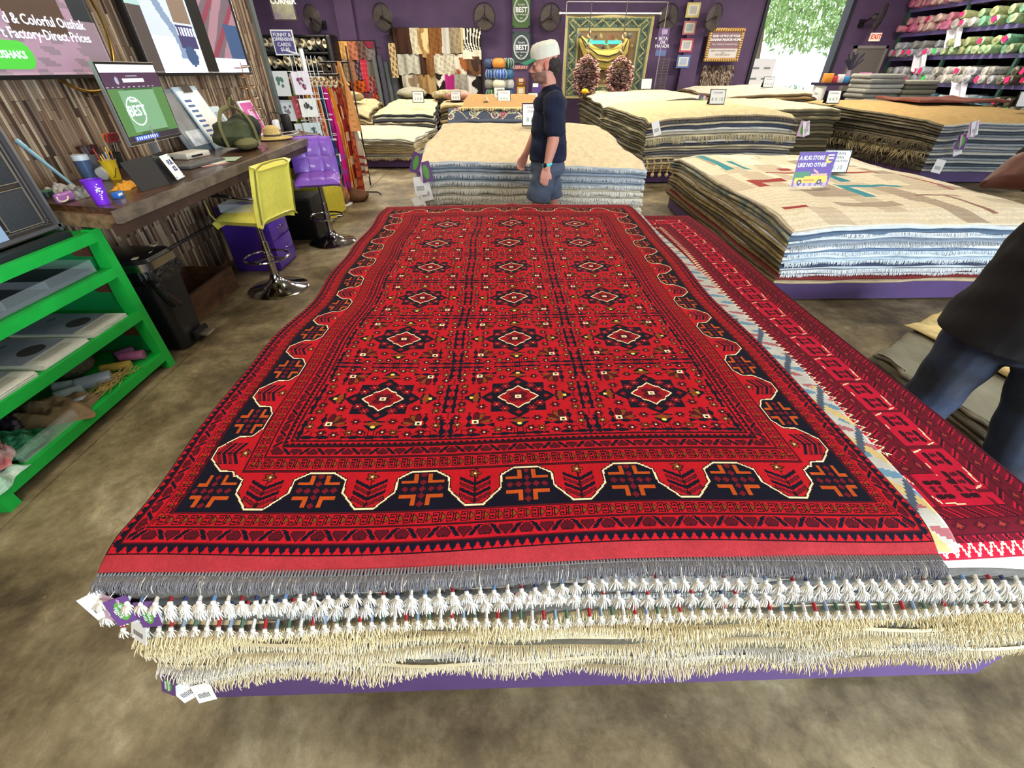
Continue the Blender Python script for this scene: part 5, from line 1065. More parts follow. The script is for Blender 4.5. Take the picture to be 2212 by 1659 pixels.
# cups, jars, pens
def cup(label, p, r0, r1, h, mat, name='plastic_cup'):
    t = thing(name, label, 'cup', p); MB().lathe([(r0, 0), (r1, h), (r1+.003, h), (r1+.002, h-.006), (r1-.004, h-.006), (r0-.004, .006), (0, .006)], p, 28).build('cup', mat, t); return t
p = on(224, 441); t = cup('purple plastic cup with white printed emblem near the front of the counter', p, .031, .046, .125, M('purple_cup', (122, 44, 214), .4, noise=(5, .05)))
m = MB(); rr_ = random.Random(4); 
fm = lambda an, z: Vector((p.x+math.cos(an)*(.0325+.015*z/.125), p.y+math.sin(an)*(.0325+.015*z/.125), p.z+z))
for k in range(26):
    an = math.radians(-38+rr_.gauss(0, 1)*13); z = .078+rr_.gauss(0, 1)*.012; c = fm(an, z); m.ball(c, (.0035, .0035, .0035), 6)
for k in range(6):
    c = fm(math.radians(-38+(k-2.5)*2), .03+.008*(k % 2)+.01*(k//3)); m.ball(c, .003, 6)
m.build('printed_emblem', WHITE, t)
p = on(252, 388); t = cup('yellow plastic cup full of pens and pencils', p, .03, .045, .12, M('yellow_cup', (238, 206, 40), .4))
for k, c in enumerate([(40, 70, 160), (230, 140, 30), (240, 190, 60), (240, 200, 180), (60, 60, 70), (200, 60, 50), (240, 220, 90), (180, 200, 220)]):
    an = k*.8; q = p+Vector((math.cos(an)*.02, math.sin(an)*.02, .01)); e = p+Vector((math.cos(an)*.045, math.sin(an)*.04, .15+.02*(k % 3))); o = MB().tube([q, e], .0038, 8).build('pen', M('pen%d' % k, c, .4), t)
m = MB(); m.tube([fm2 for fm2 in [p+Vector((.0405*math.cos(a)*1.0, .0405*math.sin(a), .045+.026*math.sin((a+.6)*3.2))) for a in np.linspace(-1.1, -.1, 12)]], .0018, 5); m.build('printed_ring', BLACK, t)
p = on(192, 388); t = cup('clear jar with blue liquid and white lid next to the yellow pen cup', p, .04, .043, .12, M('blue_jar', (96, 120, 160), .15, trans=.4), 'jar'); MB().lathe([(.045, .0), (.045, .03), (0, .032)], (p.x, p.y, p.z+.12), 24).build('lid', M('jar_lid', (216, 224, 226), .4), t)
p = p+Vector((-.01, .11, 0)); t = cup('clear cup holding dark brown scoops behind the blue jar', p, .036, .046, .14, GLASS, 'clear_cup')
for k in range(5): MB().tube([p+Vector((0, .01*k-.02, .02)), p+Vector((-.03+.01*k, -.03+.02*k, .19))], [.006, .02], 8).build('scoop', M('dark_brown', (56, 24, 22), .25, coat=.4), t)
q = on(165, 408); tag(MB().tube([q+Vector((0, 0, .007)), q+Vector((-.14, -.02, .23))], [.009, .012], 12).tube([q+Vector((-.14, -.02, .23)), q+Vector((-.165, -.024, .27))], .014, 12).build('marker', M('ice_blue', (150, 190, 205), .25, .3), own=True), 'tall pale blue marker leaning beside the blue jar', 'pen')
# scissors in a holder
p = on(262, 365); t = cup('black holder full of scissors and tape behind the yellow cup', p+Vector((-.12, .05, 0)), .04, .045, .10, BLACK, 'holder'); p = p+Vector((-.12, .05, .1))
for k, (c, dy) in enumerate([((110, 60, 150), -.04), ((60, 56, 60), -.015), ((236, 110, 60), .015), ((196, 40, 50), .04), ((130, 40, 60), .055)]):
    s = thing('scissors', ['scissors with purple handles', 'scissors with dark grey handles', 'scissors with orange handles', 'scissors with bright red handles', 'scissors with maroon handles'][k]+' standing in the black holder', 'scissors', p, 'scissors in the holder')
    H_ = M('handle%d' % k, c, .4); q = p+Vector((0, dy*.4, 0)); e = q+Vector((.01*(k-2), dy*.5, .06)); MB().beam(q-ZW*.06, e, .012, .003).build('blade', CHROME, s)
    m = MB()
    for sg in (-1, 1):
        c0 = e+Vector((0, sg*.021+dy*.3, .035)); m.tube([c0+Vector((.004*math.sin(a), .017*math.cos(a), .028*math.sin(a))) for a in np.linspace(0, 2*PI, 14, endpoint=False)], .0045, 6, closed=True)
    m.build('handle', H_, s)
p = on(275, 392)+Vector((-.16, .1, 0)); t = thing('water_bottle', 'black and white bottle lying against the wall side behind the black card stand', 'bottle', p)
MB().tube([p+Vector((0, -.08, .04)), p+Vector((0, .05, .075))], [.038, .03], 16).build('body', M('bottle_white', (205, 208, 205), .3), t); MB().tube([p+Vector((0, .045, .075)), p+Vector((-.01, .11, .15))], [.032, .012], 14).build('cap', BLACKG, t)
# black table sign with card, phone, cloth
p = on(352, 402); t = thing('card_stand', 'black folding table sign with a white printed card on the counter', 'sign', p)
f = lambda x, y, z: p+Vector((x, y, z))
MB().sheet([[f(-.02, -.17, .002), f(-.07, -.17, .16)], [f(.02, .05, .002), f(-.03, .06, .17)]], 0, .004).build('back_panel', BLACK, t, smooth=0)
MB().sheet([[f(.03, .055, .002), f(-.03, .055, .17)], [f(.0, .23, .002), f(-.06, .20, .17)]], 0, .004).sheet([[f(-.02, .05, .002), f(-.03, .055, .17)], [f(-.06, .26, .002), f(-.05, .20, .17)]], 0, .004).build('tent_panel', BLACK, t, smooth=0)
pc = f(.012, .14, .085); ux2 = Vector((-.03, .175, 0)).normalized(); uy2 = Vector((-.06, 0, .168)).normalized(); fr2 = frame4(pc, ux2, uy2)
MB().box(-.052, .062, -.072, .076, 0, .004).xf(fr2).build('card', WHITE, t); BL = M('navy_ink', (38, 44, 110), .5)
text_mesh('text', 'FUL', .040, BL, pc+fr2.to_3x3() @ Vector((.012, .028, .005)), fr2.to_3x3().to_4x4(), t, bold=.0008); text_mesh('text', 'KS', .040, BL, pc+fr2.to_3x3() @ Vector((.016, -.012, .005)), fr2.to_3x3().to_4x4(), t, bold=.0008)
for sx, sy in ((-.042, -.06), (.052, -.06), (.052, .066)): MB().lathe([(.005, 0), (0, .001)], (0, 0, 0), 12).xf(fr2 @ Matrix.Translation((sx, sy, .005))).build('screw_cap', BL, t)
tag(MB().rbox((0, 0, 0), (.075, .15, .008), .004).xf(Matrix.Translation(on(330, 396)+Vector((0, 0, .0045))) @ Matrix.Rotation(-.35, 4, 'Z')).build('phone', BLACKG, own=True), 'black phone lying in front of the black card stand', 'phone')
bag('cloth', 'crumpled yellow cloth on the counter between purple cup and card stand', 'cloth', on(274, 404), (.11, .24, .035), M('yellow_cloth', (228, 160, 40), .8), 3, .3)
p = on(258, 427); t = thing('small_box', 'small blue box beside the purple cup', 'box', p); MB().rbox(p+Vector((0, 0, .016)), (.03, .07, .032), .002, (0, 0, .2)).build('carton', M('blue_box', (52, 110, 190), .4), t); MB().cbox(p+Vector((.0155, 0, .018)), (.001, .045, .012), (0, 0, .2)).build('label', WHITE, t)
# clutter at the near end
p = on(145, 437); t = thing('wrapped_sweet', 'purple wrapped packet with pale swirl at the near end of the counter', 'packet', p)
MB().rbox(p+Vector((0, 0, .028)), (.03, .13, .05), .014, (0, 0, .1), seg=3).build('packet', M('purple_wrap', (150, 92, 150), .2), t); MB().tube([p+Vector((.018, -.03+.035*math.cos(a), .03+.018*math.sin(a))) for a in np.linspace(2.6, 6.4, 12)], .004, 6).build('swirl', M('cream_swirl', (214, 200, 160), .4), t)
bag('plastic_bag', 'clear plastic bag of small black and white pieces on the counter', 'bag', on(180, 425)+Vector((-.04, .02, 0)), (.16, .22, .05), M('clear_mix', (150, 150, 148), .15, noise=(26, .75), bump=(50, .8, .01)), 5)
bag('plastic_bag', 'white crumpled tissue and plastic behind the purple packet', 'tissue', on(140, 415, -2.72)+Vector((-.02, .0, 0)), (.12, .2, .05), M('tissue', (196, 192, 184), .5, noise=(26, .3)), 6)
p = on(122, 424)+Vector((-.03, -.02, 0)); t = thing('tin', 'round green lidded tin at the near end of the counter', 'tin', p); MB().lathe([(.035, 0), (.035, .03)], p, 20).build('body', M('tin_dark', (30, 56, 50), .4), t); MB().lathe([(.036, .03), (.036, .036), (0, .037)], p, 20).build('lid', M('tin_green', (70, 112, 84), .4), t)
p = on(75, 430, -2.7)+Vector((-.04, -.03, 0)); t = thing('basket', 'dark woven basket beside the old television on the counter', 'basket', p); MB().lathe([(.07, 0), (.09, .09), (.085, .09), (.066, .005), (0, .005)], p, 20).build('bowl', M('basket_dark', (58, 50, 44), .8, noise=(60, .5), bump=(80, .8, .005)), t)
m = MB(); m.tube([p+Vector((.0, .09*math.cos(a), .08+.08*math.sin(a))) for a in np.linspace(.1, 3.0, 12)], .007, 6); m.build('handle', M('sage', (120, 136, 110), .6), t)
# keyboard, box, papers
p = on(434, 356); t = thing('keyboard', 'grey keyboard lying on the counter in front of the monitor', 'keyboard', p); fk = Matrix.Translation(p) @ Matrix.Rotation(-.12, 4, 'Z')
MB().rbox((0, 0, .009), (.14, .42, .016), .004).xf(fk).build('case', M('kb_grey', (70, 68, 68), .5), t); m = MB()
for a in range(5):
    for b_ in range(15): m.rbox((-.052+a*.026, -.19+b_*.027, .020), (.021, .022, .007), .002, seg=1)
m.xf(fk).build('key', M('kb_key', (104, 102, 100), .5), t)
p = on(418, 342)+Vector((-.05, .05, 0)); t = thing('white_box', 'flat white carton with printed edge behind the keyboard', 'box', p); MB().rbox(p+Vector((0, 0, .022)), (.17, .26, .042), .003, (0, 0, -.2)).build('carton', M('ivory', (224, 218, 200), .5), t); MB().cbox(p+Vector((.086, -.04, .02)), (.002, .12, .014), (0, 0, -.2)).build('label', BLACK, t)
for k, (px, py, c, lb) in enumerate([(455, 355, (206, 150, 140), 'pink sheet under the loose papers on the counter'), (470, 350, (226, 222, 210), 'white sheet on top of the loose papers'), (495, 345, (170, 190, 160), 'pale green slip near the backpack')]):
    q = on(px, py)+Vector((0, 0, .001+.002*k)); tag(MB().cbox(q, (.15, .22, .0015), (0, 0, -.5+k*.35)).build('paper_sheet', M('sheet%d' % k, c, .7), own=True), lb, 'paper')
tag(MB().rbox((0, 0, .012), (.05, .12, .022), .01).xf(Matrix.Translation(on(385, 343)+Vector((-.03, -.02, 0)))).build('computer_mouse', BLACK, own=True), 'black mouse shaped device between monitor and card stand', 'mouse')
# leaning frames and boards at the wall
def leaning(name, label, cat, y0, y1, zt_, x0, x1, mats, parts, paint=None):
    a = Vector((x0, y0, CZ+.002)); b_ = Vector((x0, y1, CZ+.002)); up = Vector((x1-x0, 0, zt_-CZ)); L = b_.y-a.y; H = up.length
    t = thing(name, label, cat, ((x0+x1)/2, (y0+y1)/2, CZ)); f = frame4(a, b_-a, up); MB().box(0, L, 0, H, -.012, 0).xf(f).build('board', mats[0], t)
    for nm, (u0, u1, v0, v1, h), mt in parts: MB().box(u0*L, u1*L, v0*H, v1*H, 0, h).xf(f).build(nm, mt, t)
    return t, f, L, H
GRYF = M('grey_frame', (92, 104, 112), .4)
leaning('picture_frame', 'grey framed picture leaning on the wall behind the monitor', 'picture', 4.30, 4.82, 1.52, -2.70, -2.87, [GRYF], [('picture', (.1, .9, .1, .92, .003), M('grey_photo', (120, 124, 128), .3, noise=(5, .3))), ('figure', (.2, .7, .1, .35, .004), M('white_photo', (216, 222, 226), .3, noise=(9, .3)))])
t, f, L, H = leaning('clipboard', 'white clipboard calendar with blue rows leaning on the wall', 'clipboard', 4.62, 4.98, 1.53, -2.66, -2.86, [M('clip_back', (176, 196, 206), .5)], [('page', (.04, .96, .02, .93, .003), WHITE), ('clip', (.3, .7, .90, 1.02, .012), CHROME)])
m = MB()
for r in range(9): m.box(L*.12, L*.40, H*(.12+.08*r), H*(.155+.08*r), .003, .004)
m.xf(f).build('blue_marking', M('cal_blue', (74, 98, 150), .6), t)
leaning('leaflet', 'white leaflet with a black drawing between clipboard and backpack', 'leaflet', 5.02, 5.22, 1.36, -2.70, -2.84, [M('pale_leaflet', (196, 214, 220), .6)], [('drawing', (.3, .75, .5, .85, .002), M('ink', (50, 52, 56), .6, noise=(50, .0), col2=(200, 214, 220)))])
leaning('leaflet', 'white leaflet with a round badge partly behind the backpack', 'leaflet', 5.14, 5.34, 1.24, -2.60, -2.70, [WHITE], [('badge', (.3, .7, .3, .6, .002), M('badge', (150, 170, 90), .6))])
leaning('leaflet', 'pink card with white drawing standing above the backpack', 'card', 5.55, 5.85, 1.38, -2.70, -2.80, [M('white_card', (236, 232, 236), .5)], [('pink_panel', (.07, .93, .06, .94, .002), M('pink_card', (206, 84, 160), .5)), ('drawing', (.35, .7, .4, .75, .003), M('pale_pink', (236, 190, 220), .5))])
# wire bracelet tower
t = thing('wire_stand', 'copper wire stand with stacked hoops against the wall by the pink card', 'stand', (-2.74, 5.75, CZ)); WIRE = M('copper_wire', (176, 132, 92), .3, .9)
MB().tube([(-2.76, 5.8, CZ), (-2.76, 5.8, 1.72)], .004, 6).tube([(-2.74+.05*math.cos(a), 5.8+.05*math.sin(a), CZ+.004) for a in np.linspace(0, 6.28, 16)], .004, 6).build('post', WIRE, t)
for k, z in enumerate((1.20, 1.30, 1.40, 1.50, 1.60, 1.68)): MB().tube([(-2.76+.07*math.cos(a), 5.8+.10*math.sin(a), z+.01*math.sin(a)) for a in np.linspace(0, 2*PI, 20, endpoint=False)], .0045, 6, closed=True).build('hoop', WIRE, t)
# backpack
p = on(520, 330); p = Vector((-2.46, 4.66, CZ)); OLV = M('olive_fabric', (70, 76, 46), .85, noise=(16, .25), bump=(60, .5, .01)); OLD = M('dark_olive', (30, 40, 30), .85, noise=(10, .3)); OLS = M('strap_olive', (104, 100, 62), .85)
t = thing('backpack', 'olive green backpack slumped on the counter with its straps up', 'bag', p)
m = MB(); m.ball((0, 0, 0), 1, 24); V = []
for x, y, z in m.v:
    f_ = 1+.12*math.sin(4*x+3*y)+.08*math.sin(7*z+5*y); V.append((p.x+.02+x*.17*f_, p.y+.03+y*.27*f_*(1-.15*z), max(CZ+.002, CZ+.12+z*.14*f_)))
m.v = V; m.build('body', OLV, t)
MB().ball((p.x+.10, p.y+.10, CZ+.17), (.10, .14, .10), 16, rot=(0, .3, .2)).build('pocket', OLD, t)
MB().ball((p.x+.12, p.y-.10, CZ+.06), (.10, .15, .055), 16, rot=(0, 0, .3)).build('pocket', OLS, t)
for pts, r in (([(.05, -.28, .05), (.05, -.31, .20), (.03, -.18, .31), (.0, .02, .33)], .020), ([(.19, .0, .05), (.20, -.04, .20), (.12, .0, .30), (.02, .05, .33)], .022), ([(.13, .16, .06), (.17, .10, .18), (.10, .05, .28)], .02), ([(.0, .05, .33), (.0, .10, .40), (.0, .16, .35)], .011)):
    P = [Vector(p)+Vector(q) for q in pts]; Q = []
    for k in range(len(P)-1):
        for s_ in (0, .33, .66): a_, b_, c_, d_ = P[max(k-1, 0)], P[k], P[k+1], P[min(k+2, len(P)-1)]; Q.append(.5*((2*b_)+(c_-a_)*s_+(2*a_-5*b_+4*c_-d_)*s_**2+(3*b_-a_-3*c_+d_)*s_**3))
    Q.append(P[-1]); MB().tube(Q, r, 8, flat=.5).build('strap', OLS, t)
MB().tube([p+Vector((.15, -.08, .05)), p+Vector((.22, .02, .02)), p+Vector((.2, .12, .012))], .012, 6, flat=.4).build('strap', OLS, t)
MB().cbox(p+Vector((.21, -.03, .05)), (.012, .03, .04)).build('buckle', M('buckle', (196, 190, 160), .3, .7), t)
# straw hat, cables, charger
p = Vector((-2.44, 5.36, CZ+.002)); t = thing('straw_hat', 'straw hat with dark band lying behind the backpack', 'hat', p); ST = M('hat_straw', (222, 192, 116), .8, noise=(70, .25), bump=(120, .6, .004))
MB().lathe([(.20, .012), (.19, .004), (.10, .010), (.088, .03), (.075, .10), (.04, .125), (0, .128)], p, 36).build('crown', ST, t); MB().lathe([(.0905, .022), (.0865, .046)], p, 36).build('band', M('hat_band', (70, 62, 50), .7), t)
p = Vector((-2.62, 6.05, CZ)); t = thing('charger', 'white and black charging block with looped cables at the far counter end', 'charger', p)
MB().rbox(p+Vector((0, -.12, .07)), (.05, .09, .13), .01).build('white_block', WHITE, t); MB().rbox(p+Vector((.06, .04, .09)), (.09, .10, .18), .02).build('black_block', BLACK, t)
MB().tube([p+Vector((.02+.03*math.sin(a*3), -.14+.16*math.cos(a), .12+.09*math.sin(a))) for a in np.linspace(0, 9, 40)], .005, 6).build('cable', BLACK, t)
MB().tube([p+Vector((.15+.10*math.cos(a), -.22+.20*math.sin(a), .006+.002*math.sin(a*2))) for a in np.linspace(0, 8, 44)], .004, 6).build('cable', WHITE, t)
tag(MB().rbox(p+Vector((.16, -.25, .012)), (.04, .15, .014), .004).build('power_bank', BLACK, own=True), 'flat black charger lying inside the white cable loop', 'charger')
# ================================================================ CARD SPINNER, CLOTHES RACK, DARK ROLL RACK
sx, sy = -2.50, 6.95
t = thing('card_spinner', 'white wire spinner rack for greeting cards at the end of the counter', 'rack', (sx, sy, 0)); WW = M('white_wire', (232, 234, 236), .35)
MB().tube([(sx, sy, .03), (sx, sy, 1.86)], .013, 10).tube([(sx, sy, 1.5), (sx, sy, 1.87)], .03, 8).build('pole', WW, t); MB().lathe([(.24, 0), (.24, .012), (.03, .03)], (sx, sy, 0), 28).build('base', WW, t)
m = MB()
for k, z in enumerate((.86, 1.10, 1.34, 1.58)):
    for s in range(4):
        a = s*PI/2+.35; d = Vector((math.cos(a), math.sin(a), 0)); e = Vector((-d.y, d.x, 0)); c = Vector((sx, sy, z))+d*.15
        for q in (0, .06): m.tube([c-e*.10+ZW*q+d*q*.2, c-e*.10+d*(.05+q*.2)+ZW*q, c+e*.10+d*(.05+q*.2)+ZW*q, c+e*.10+ZW*q+d*q*.2], .0028, 5)
        for w_ in (-.1, -.05, 0, .05, .1): m.tube([c+e*w_+ZW*.0, c+e*w_+d*.05], .0022, 4); m.tube([c+e*w_+ZW*.0, c+e*w_+ZW*.22], .0022, 4)
        m.tube([Vector((sx, sy, z)), c], .003, 5)
m.build('wire_frame', WW, t)
cards = [(606, 181, 38, 54, -.12, (226, 232, 234), (96, 130, 120), 'white greeting card with grey-green picture, top of the spinner'), (652, 180, 34, 50, .25, (226, 222, 232), (122, 40, 90), 'white greeting card with a plum blotch, top row of the spinner'),
 (622, 239, 32, 48, -.12, (222, 226, 230), (120, 130, 140), 'plain white greeting card in the second row of the spinner'), (667, 233, 34, 42, .25, (228, 232, 228), (40, 50, 48), 'white greeting card with a dark animal, second row of the spinner'), (642, 232, 14, 50, .8, (150, 50, 66), (200, 120, 120), 'dark red greeting card turned sideways in the spinner'),
 (636, 182, 12, 44, .9, (150, 146, 156), (90, 80, 90), 'grey greeting card edge at the spinner pole'), (676, 283, 36, 40, .25, (200, 216, 220), (60, 90, 90), 'pale blue greeting card low on the spinner'), (650, 285, 20, 40, .7, (206, 212, 216), (120, 120, 130), 'grey-white greeting card low near the spinner pole')]
for k, (px, py, pw, ph, yw, c1, c2, lb) in enumerate(cards):
    c = atY(px, py, sy-.16); sc = 6.79/(FPX*1.17); W2, H2 = pw*sc*.98, ph*sc*.78
    g = thing('greeting_card', lb, 'card', c, 'greeting cards in the spinner'); f = frame4(c, (math.cos(yw), math.sin(yw), 0), (0, .12, 1)); MB().box(-W2/2, W2/2, -H2/2, H2/2, -.004, 0).xf(f).build('card', M('card_%d' % k, c1, .5), g); m = MB(); r_ = random.Random(k)
    for q in range(8): a_, b_ = r_.uniform(-.2, .2)*W2, r_.uniform(-.22, .22)*H2; m.lathe([(r_.uniform(.05, .13)*W2, 0), (0, .001)], (a_, b_, .001), 8)
    m.xf(f).build('drawing', M('cardart_%d' % k, c2, .5), g)
# sign on top
t = thing('card_sign', 'purple letter board on a white post above the card spinner', 'sign', (sx-.03, sy, 1.86)); SD = Vector((.96, -.06, 0)).normalized()
tl = atY(586, 62, sy); tr = atY(634, 67, sy); br_ = atY(636, 120, sy); bl_ = atY(596, 118, sy); wv = (tr-tl); hv = (tl-bl_); W_ = .30; H_ = .30; c = (tl+tr+br_+bl_)/4; W_ = wv.length*1.0; H_ = ((tl-bl_).length+(tr-br_).length)/2
f = frame4(c, (1, .05, 0), (0, .0, 1)); MB().box(-W_/2, W_/2, -H_/2, H_/2, -.012, 0).xf(f).build('frame', WHITE, t); MB().box(-W_/2+.014, W_/2-.014, -H_/2+.014, H_/2-.014, 0, .003).xf(f).build('board', M('lilac_board', (98, 92, 148), .7), t)
m = MB()
for k in range(15): m.box(-W_/2+.016, W_/2-.016, -H_/2+.02+k*(H_-.04)/15, -H_/2+.023+k*(H_-.04)/15, .003, .0045)
m.xf(f).build('groove', M('lilac_dark', (60, 56, 104), .8), t); LW = M('letter_white', (240, 240, 246), .5)
for s_, yy in (('FUNNY &', .30), ('OFFENSIVE', .12), ('CARDS', -.08), ('$5.95', -.27)):
    text_mesh('text', s_, H_*.20, LW, c+f.to_3x3() @ Vector((0, yy*H_, .006)), f.to_3x3().to_4x4(), t, bold=.0008)
MB().tube([(sx, sy, 1.80), (c.x, c.y+.006, c.z-H_*.3)], .012, 8).build('post', WW, t)
# clothes rack: bar runs to the back
rx, y0, y1, rz = -2.40, 7.45, 8.5, 1.64
A_ = Vector((-3.0, 7.25, 1.60)); B_ = Vector((-2.28, 7.65, 1.60))
t = thing('clothes_rack', 'black clothes rail full of colourful long garments behind the purple stool', 'rack', ((A_.x+B_.x)/2, 7.5, 0))
MB().tube([A_, B_], .014, 10).build('rail', BLACK, t)
for q in (A_.lerp(B_, .02), A_.lerp(B_, .98)):
    MB().tube([(q.x, q.y, .03), (q.x, q.y, 1.6)], .013, 8).build('upright', BLACK, t); MB().tube([(q.x-.12, q.y+.3, .012), (q.x-.02, q.y+.05, .04), (q.x+.05, q.y-.1, .05), (q.x+.30, q.y-.12, .05), (q.x+.36, q.y-.14, .012)], .011, 8).build('foot', BLACK, t)
HW = M('hanger_wood', (212, 170, 110), .5)
dr = (B_-A_).normalized(); out = Vector((dr.y, -dr.x, 0))
def garment(k, s, label, c1, c2, pat, w_, ln, top=1.50, extra=0):
    p = A_.lerp(B_, s); t = thing('garment', label, 'clothing', (p.x, p.y, 1.6), 'garments on the clothes rail'); e = (out*1.0+dr*.15).normalized()
    h = MB(); h.tube([p+ZW*.012, p+ZW*-.02, p+ZW*-.05], .003, 6).tube([p-e*.19-ZW*.12, p-ZW*.05, p+e*.19-ZW*.12], .011, 8).build('hanger', HW, t)
    nu, nv = 16, 34; g = []; cols = []; r = random.Random(k); ph = r.uniform(0, 6)
    for i in range(nu+1):
        row = []
        for j in range(nv+1):
            u, v = i/nu*2-1, j/nv; wd = w_*(.19/.19)*(min(1, .55+v*1.5) if v < .3 else 1+.35*v)
            z = top-.02-.06*abs(u)*(1-v)-ln*v; fold = (.018+.05*v)*math.sin(u*7+ph+v*2)+.02*math.sin(u*13+ph*2)*v
            q = p+e*(u*wd+extra*v*.4)+dr*(fold+.10*v*0); row.append((q.x, q.y, z))
        g.append(row)
    for i in range(nu):
        cr = []
        for j in range(nv):
            a, b_ = i, j
            if pat == 'dot': c = c2 if (a % 3 == 1 and b_ % 3 == 1) else c1
            elif pat == 'net': c = c2 if ((a+b_) % 3 == 0) else c1
            elif pat == 'blob': c = c2 if math.sin(a*1.3+k)*math.sin(b_*.8+k) > .25 else c1
            elif pat == 'stripe': c = c2 if b_ % 5 < 2 and b_ > 16 else c1
            else: c = c1
            cr.append(c)
        cols.append(cr)
    MB().sheet(g, 0, .004, cols=cols).build('cloth', CLOTH, t); return t
gs = [(.08, 'dark green patterned wrap deep in the clothes rail', (60, 96, 60), (190, 170, 60), 'blob', .15, 1.15), (.18, 'yellow and green leafy dress on the clothes rail', (206, 190, 60), (52, 110, 60), 'blob', .16, 1.1), (.28, 'plum dress hanging behind the yellow one', (96, 36, 60), (120, 60, 80), 'n', .15, .9), (.36, 'golden yellow kaftan on the clothes rail', (222, 156, 40), (240, 200, 80), 'blob', .17, 1.2),
      (.45, 'red and white net-patterned dress on the clothes rail', (176, 60, 40), (226, 180, 150), 'net', .17, 1.25), (.53, 'orange dotted kaftan on the clothes rail', (222, 120, 36), (240, 180, 80), 'dot', .17, 1.3), (.61, 'navy wrap hanging between orange garments', (30, 62, 110), (60, 110, 150), 'blob', .16, 1.42), (.69, 'bright pink long garment in the middle of the clothes rail', (226, 30, 140), (196, 60, 180), 'stripe', .17, 1.42),
      (.77, 'amber garment with white blotches beside the pink one', (226, 140, 40), (236, 190, 120), 'blob', .18, 1.4), (.85, 'deep red garment with cream ovals on the clothes rail', (150, 26, 30), (230, 190, 140), 'blob', .18, 1.42), (.94, 'rust checked garment at the outer end of the clothes rail', (206, 92, 50), (150, 50, 34), 'net', .20, 1.48)]
for k, (s, lb, c1, c2, pat, w_, ln) in enumerate(gs): garment(k, s, lb, c1, c2, pat, w_, ln)
t = garment(20, 1.03, 'tan suede wrap draped high at the end of the clothes rail', (226, 160, 96), (206, 140, 80), 'dot', .14, .85, 1.78, .2)
t = garment(21, 1.05, 'cream, red and blue striped garment low at the outer end of the rail', (214, 200, 176), (150, 60, 60), 'stripe', .14, .75, 1.05, .1)
crumple('canvas_bag', (-2.20, 7.15, 0), (.16, .12, .10), M('brown_canvas', (104, 70, 46), .8), 'brown canvas bag on the floor under the hanging garments', 'bag', 3)
crumple('fabric_bundle', (-2.42, 6.95, 0), (.12, .10, .16), M('dark_bundle', (46, 56, 72), .8, noise=(9, .3), col2=(196, 130, 60)), 'dark bundle with orange patch below the clothes rail', 'bundle', 6)
# hangers with sunglasses/belts above
t = thing('belt_rack', 'small rack of leather belts and straps hooked above the clothes rail', 'rack', (-2.52, 8.3, 1.7)); 
MB().tube([(-2.75, 8.3, 1.75), (-2.3, 8.3, 1.75)], .012, 8).tube([(-2.3, 8.3, 0), (-2.3, 8.3, 1.95)], .012, 8).build('frame', BLACK, t)
for k in range(6): MB().tube([(-2.72+k*.07, 8.29, 1.74), (-2.70+k*.07, 8.27, 1.55+.03*(k % 2)), (-2.69+k*.07, 8.29, 1.48)], .012, 6, flat=.3).build('strap', M('strap%d' % (k % 3), [(196, 140, 86), (36, 30, 28), (150, 96, 56)][k % 3], .6), t)
# stacked folded grey blankets
for k in range(11):
    z = .62+k*.078; o = MB().rbox((0, 0, .036), (.66, .50, .070), .032, seg=3).xf(Matrix.Translation((-3.98+.02*math.sin(k*2.2), 12.0+.02*math.cos(k*3), z)) @ Matrix.Rotation(.06*math.sin(k*1.3), 4, 'Z')); c = [(182, 186, 180), (160, 166, 162), (196, 196, 188), (140, 146, 146)][k % 4]
    tag(o.build('folded_blanket', wool(c), own=True), 'folded grey blanket, %s of the tall blanket stack behind the clothes rail' % ORD[10-k], 'blanket', 'grey blankets in the tall stack')
tag(MB().box(-4.4, -3.55, 11.7, 12.3, 0, .62).build('plinth', M('dark_plinth', (60, 54, 58), .7), own=True), 'dark plinth carrying the tall stack of grey blankets', 'plinth')
# ================================================================ THE PURPLE BACK WALL
def rect(px0, py0, px1, py1, Y):
    a = atY(px0, (py0+py1)/2, Y).x; b = atY(px1, (py0+py1)/2, Y).x; z1 = atY((px0+px1)/2, py0, Y).z; z0 = atY((px0+px1)/2, py1, Y).z; return a, b, z0, z1
XR, ZR = Vector((1, 0, 0)), Vector((0, 0, 1)); BROT = frame4((0, 0, 0), (1, 0, 0), (0, 0, 1)).to_3x3().to_4x4()
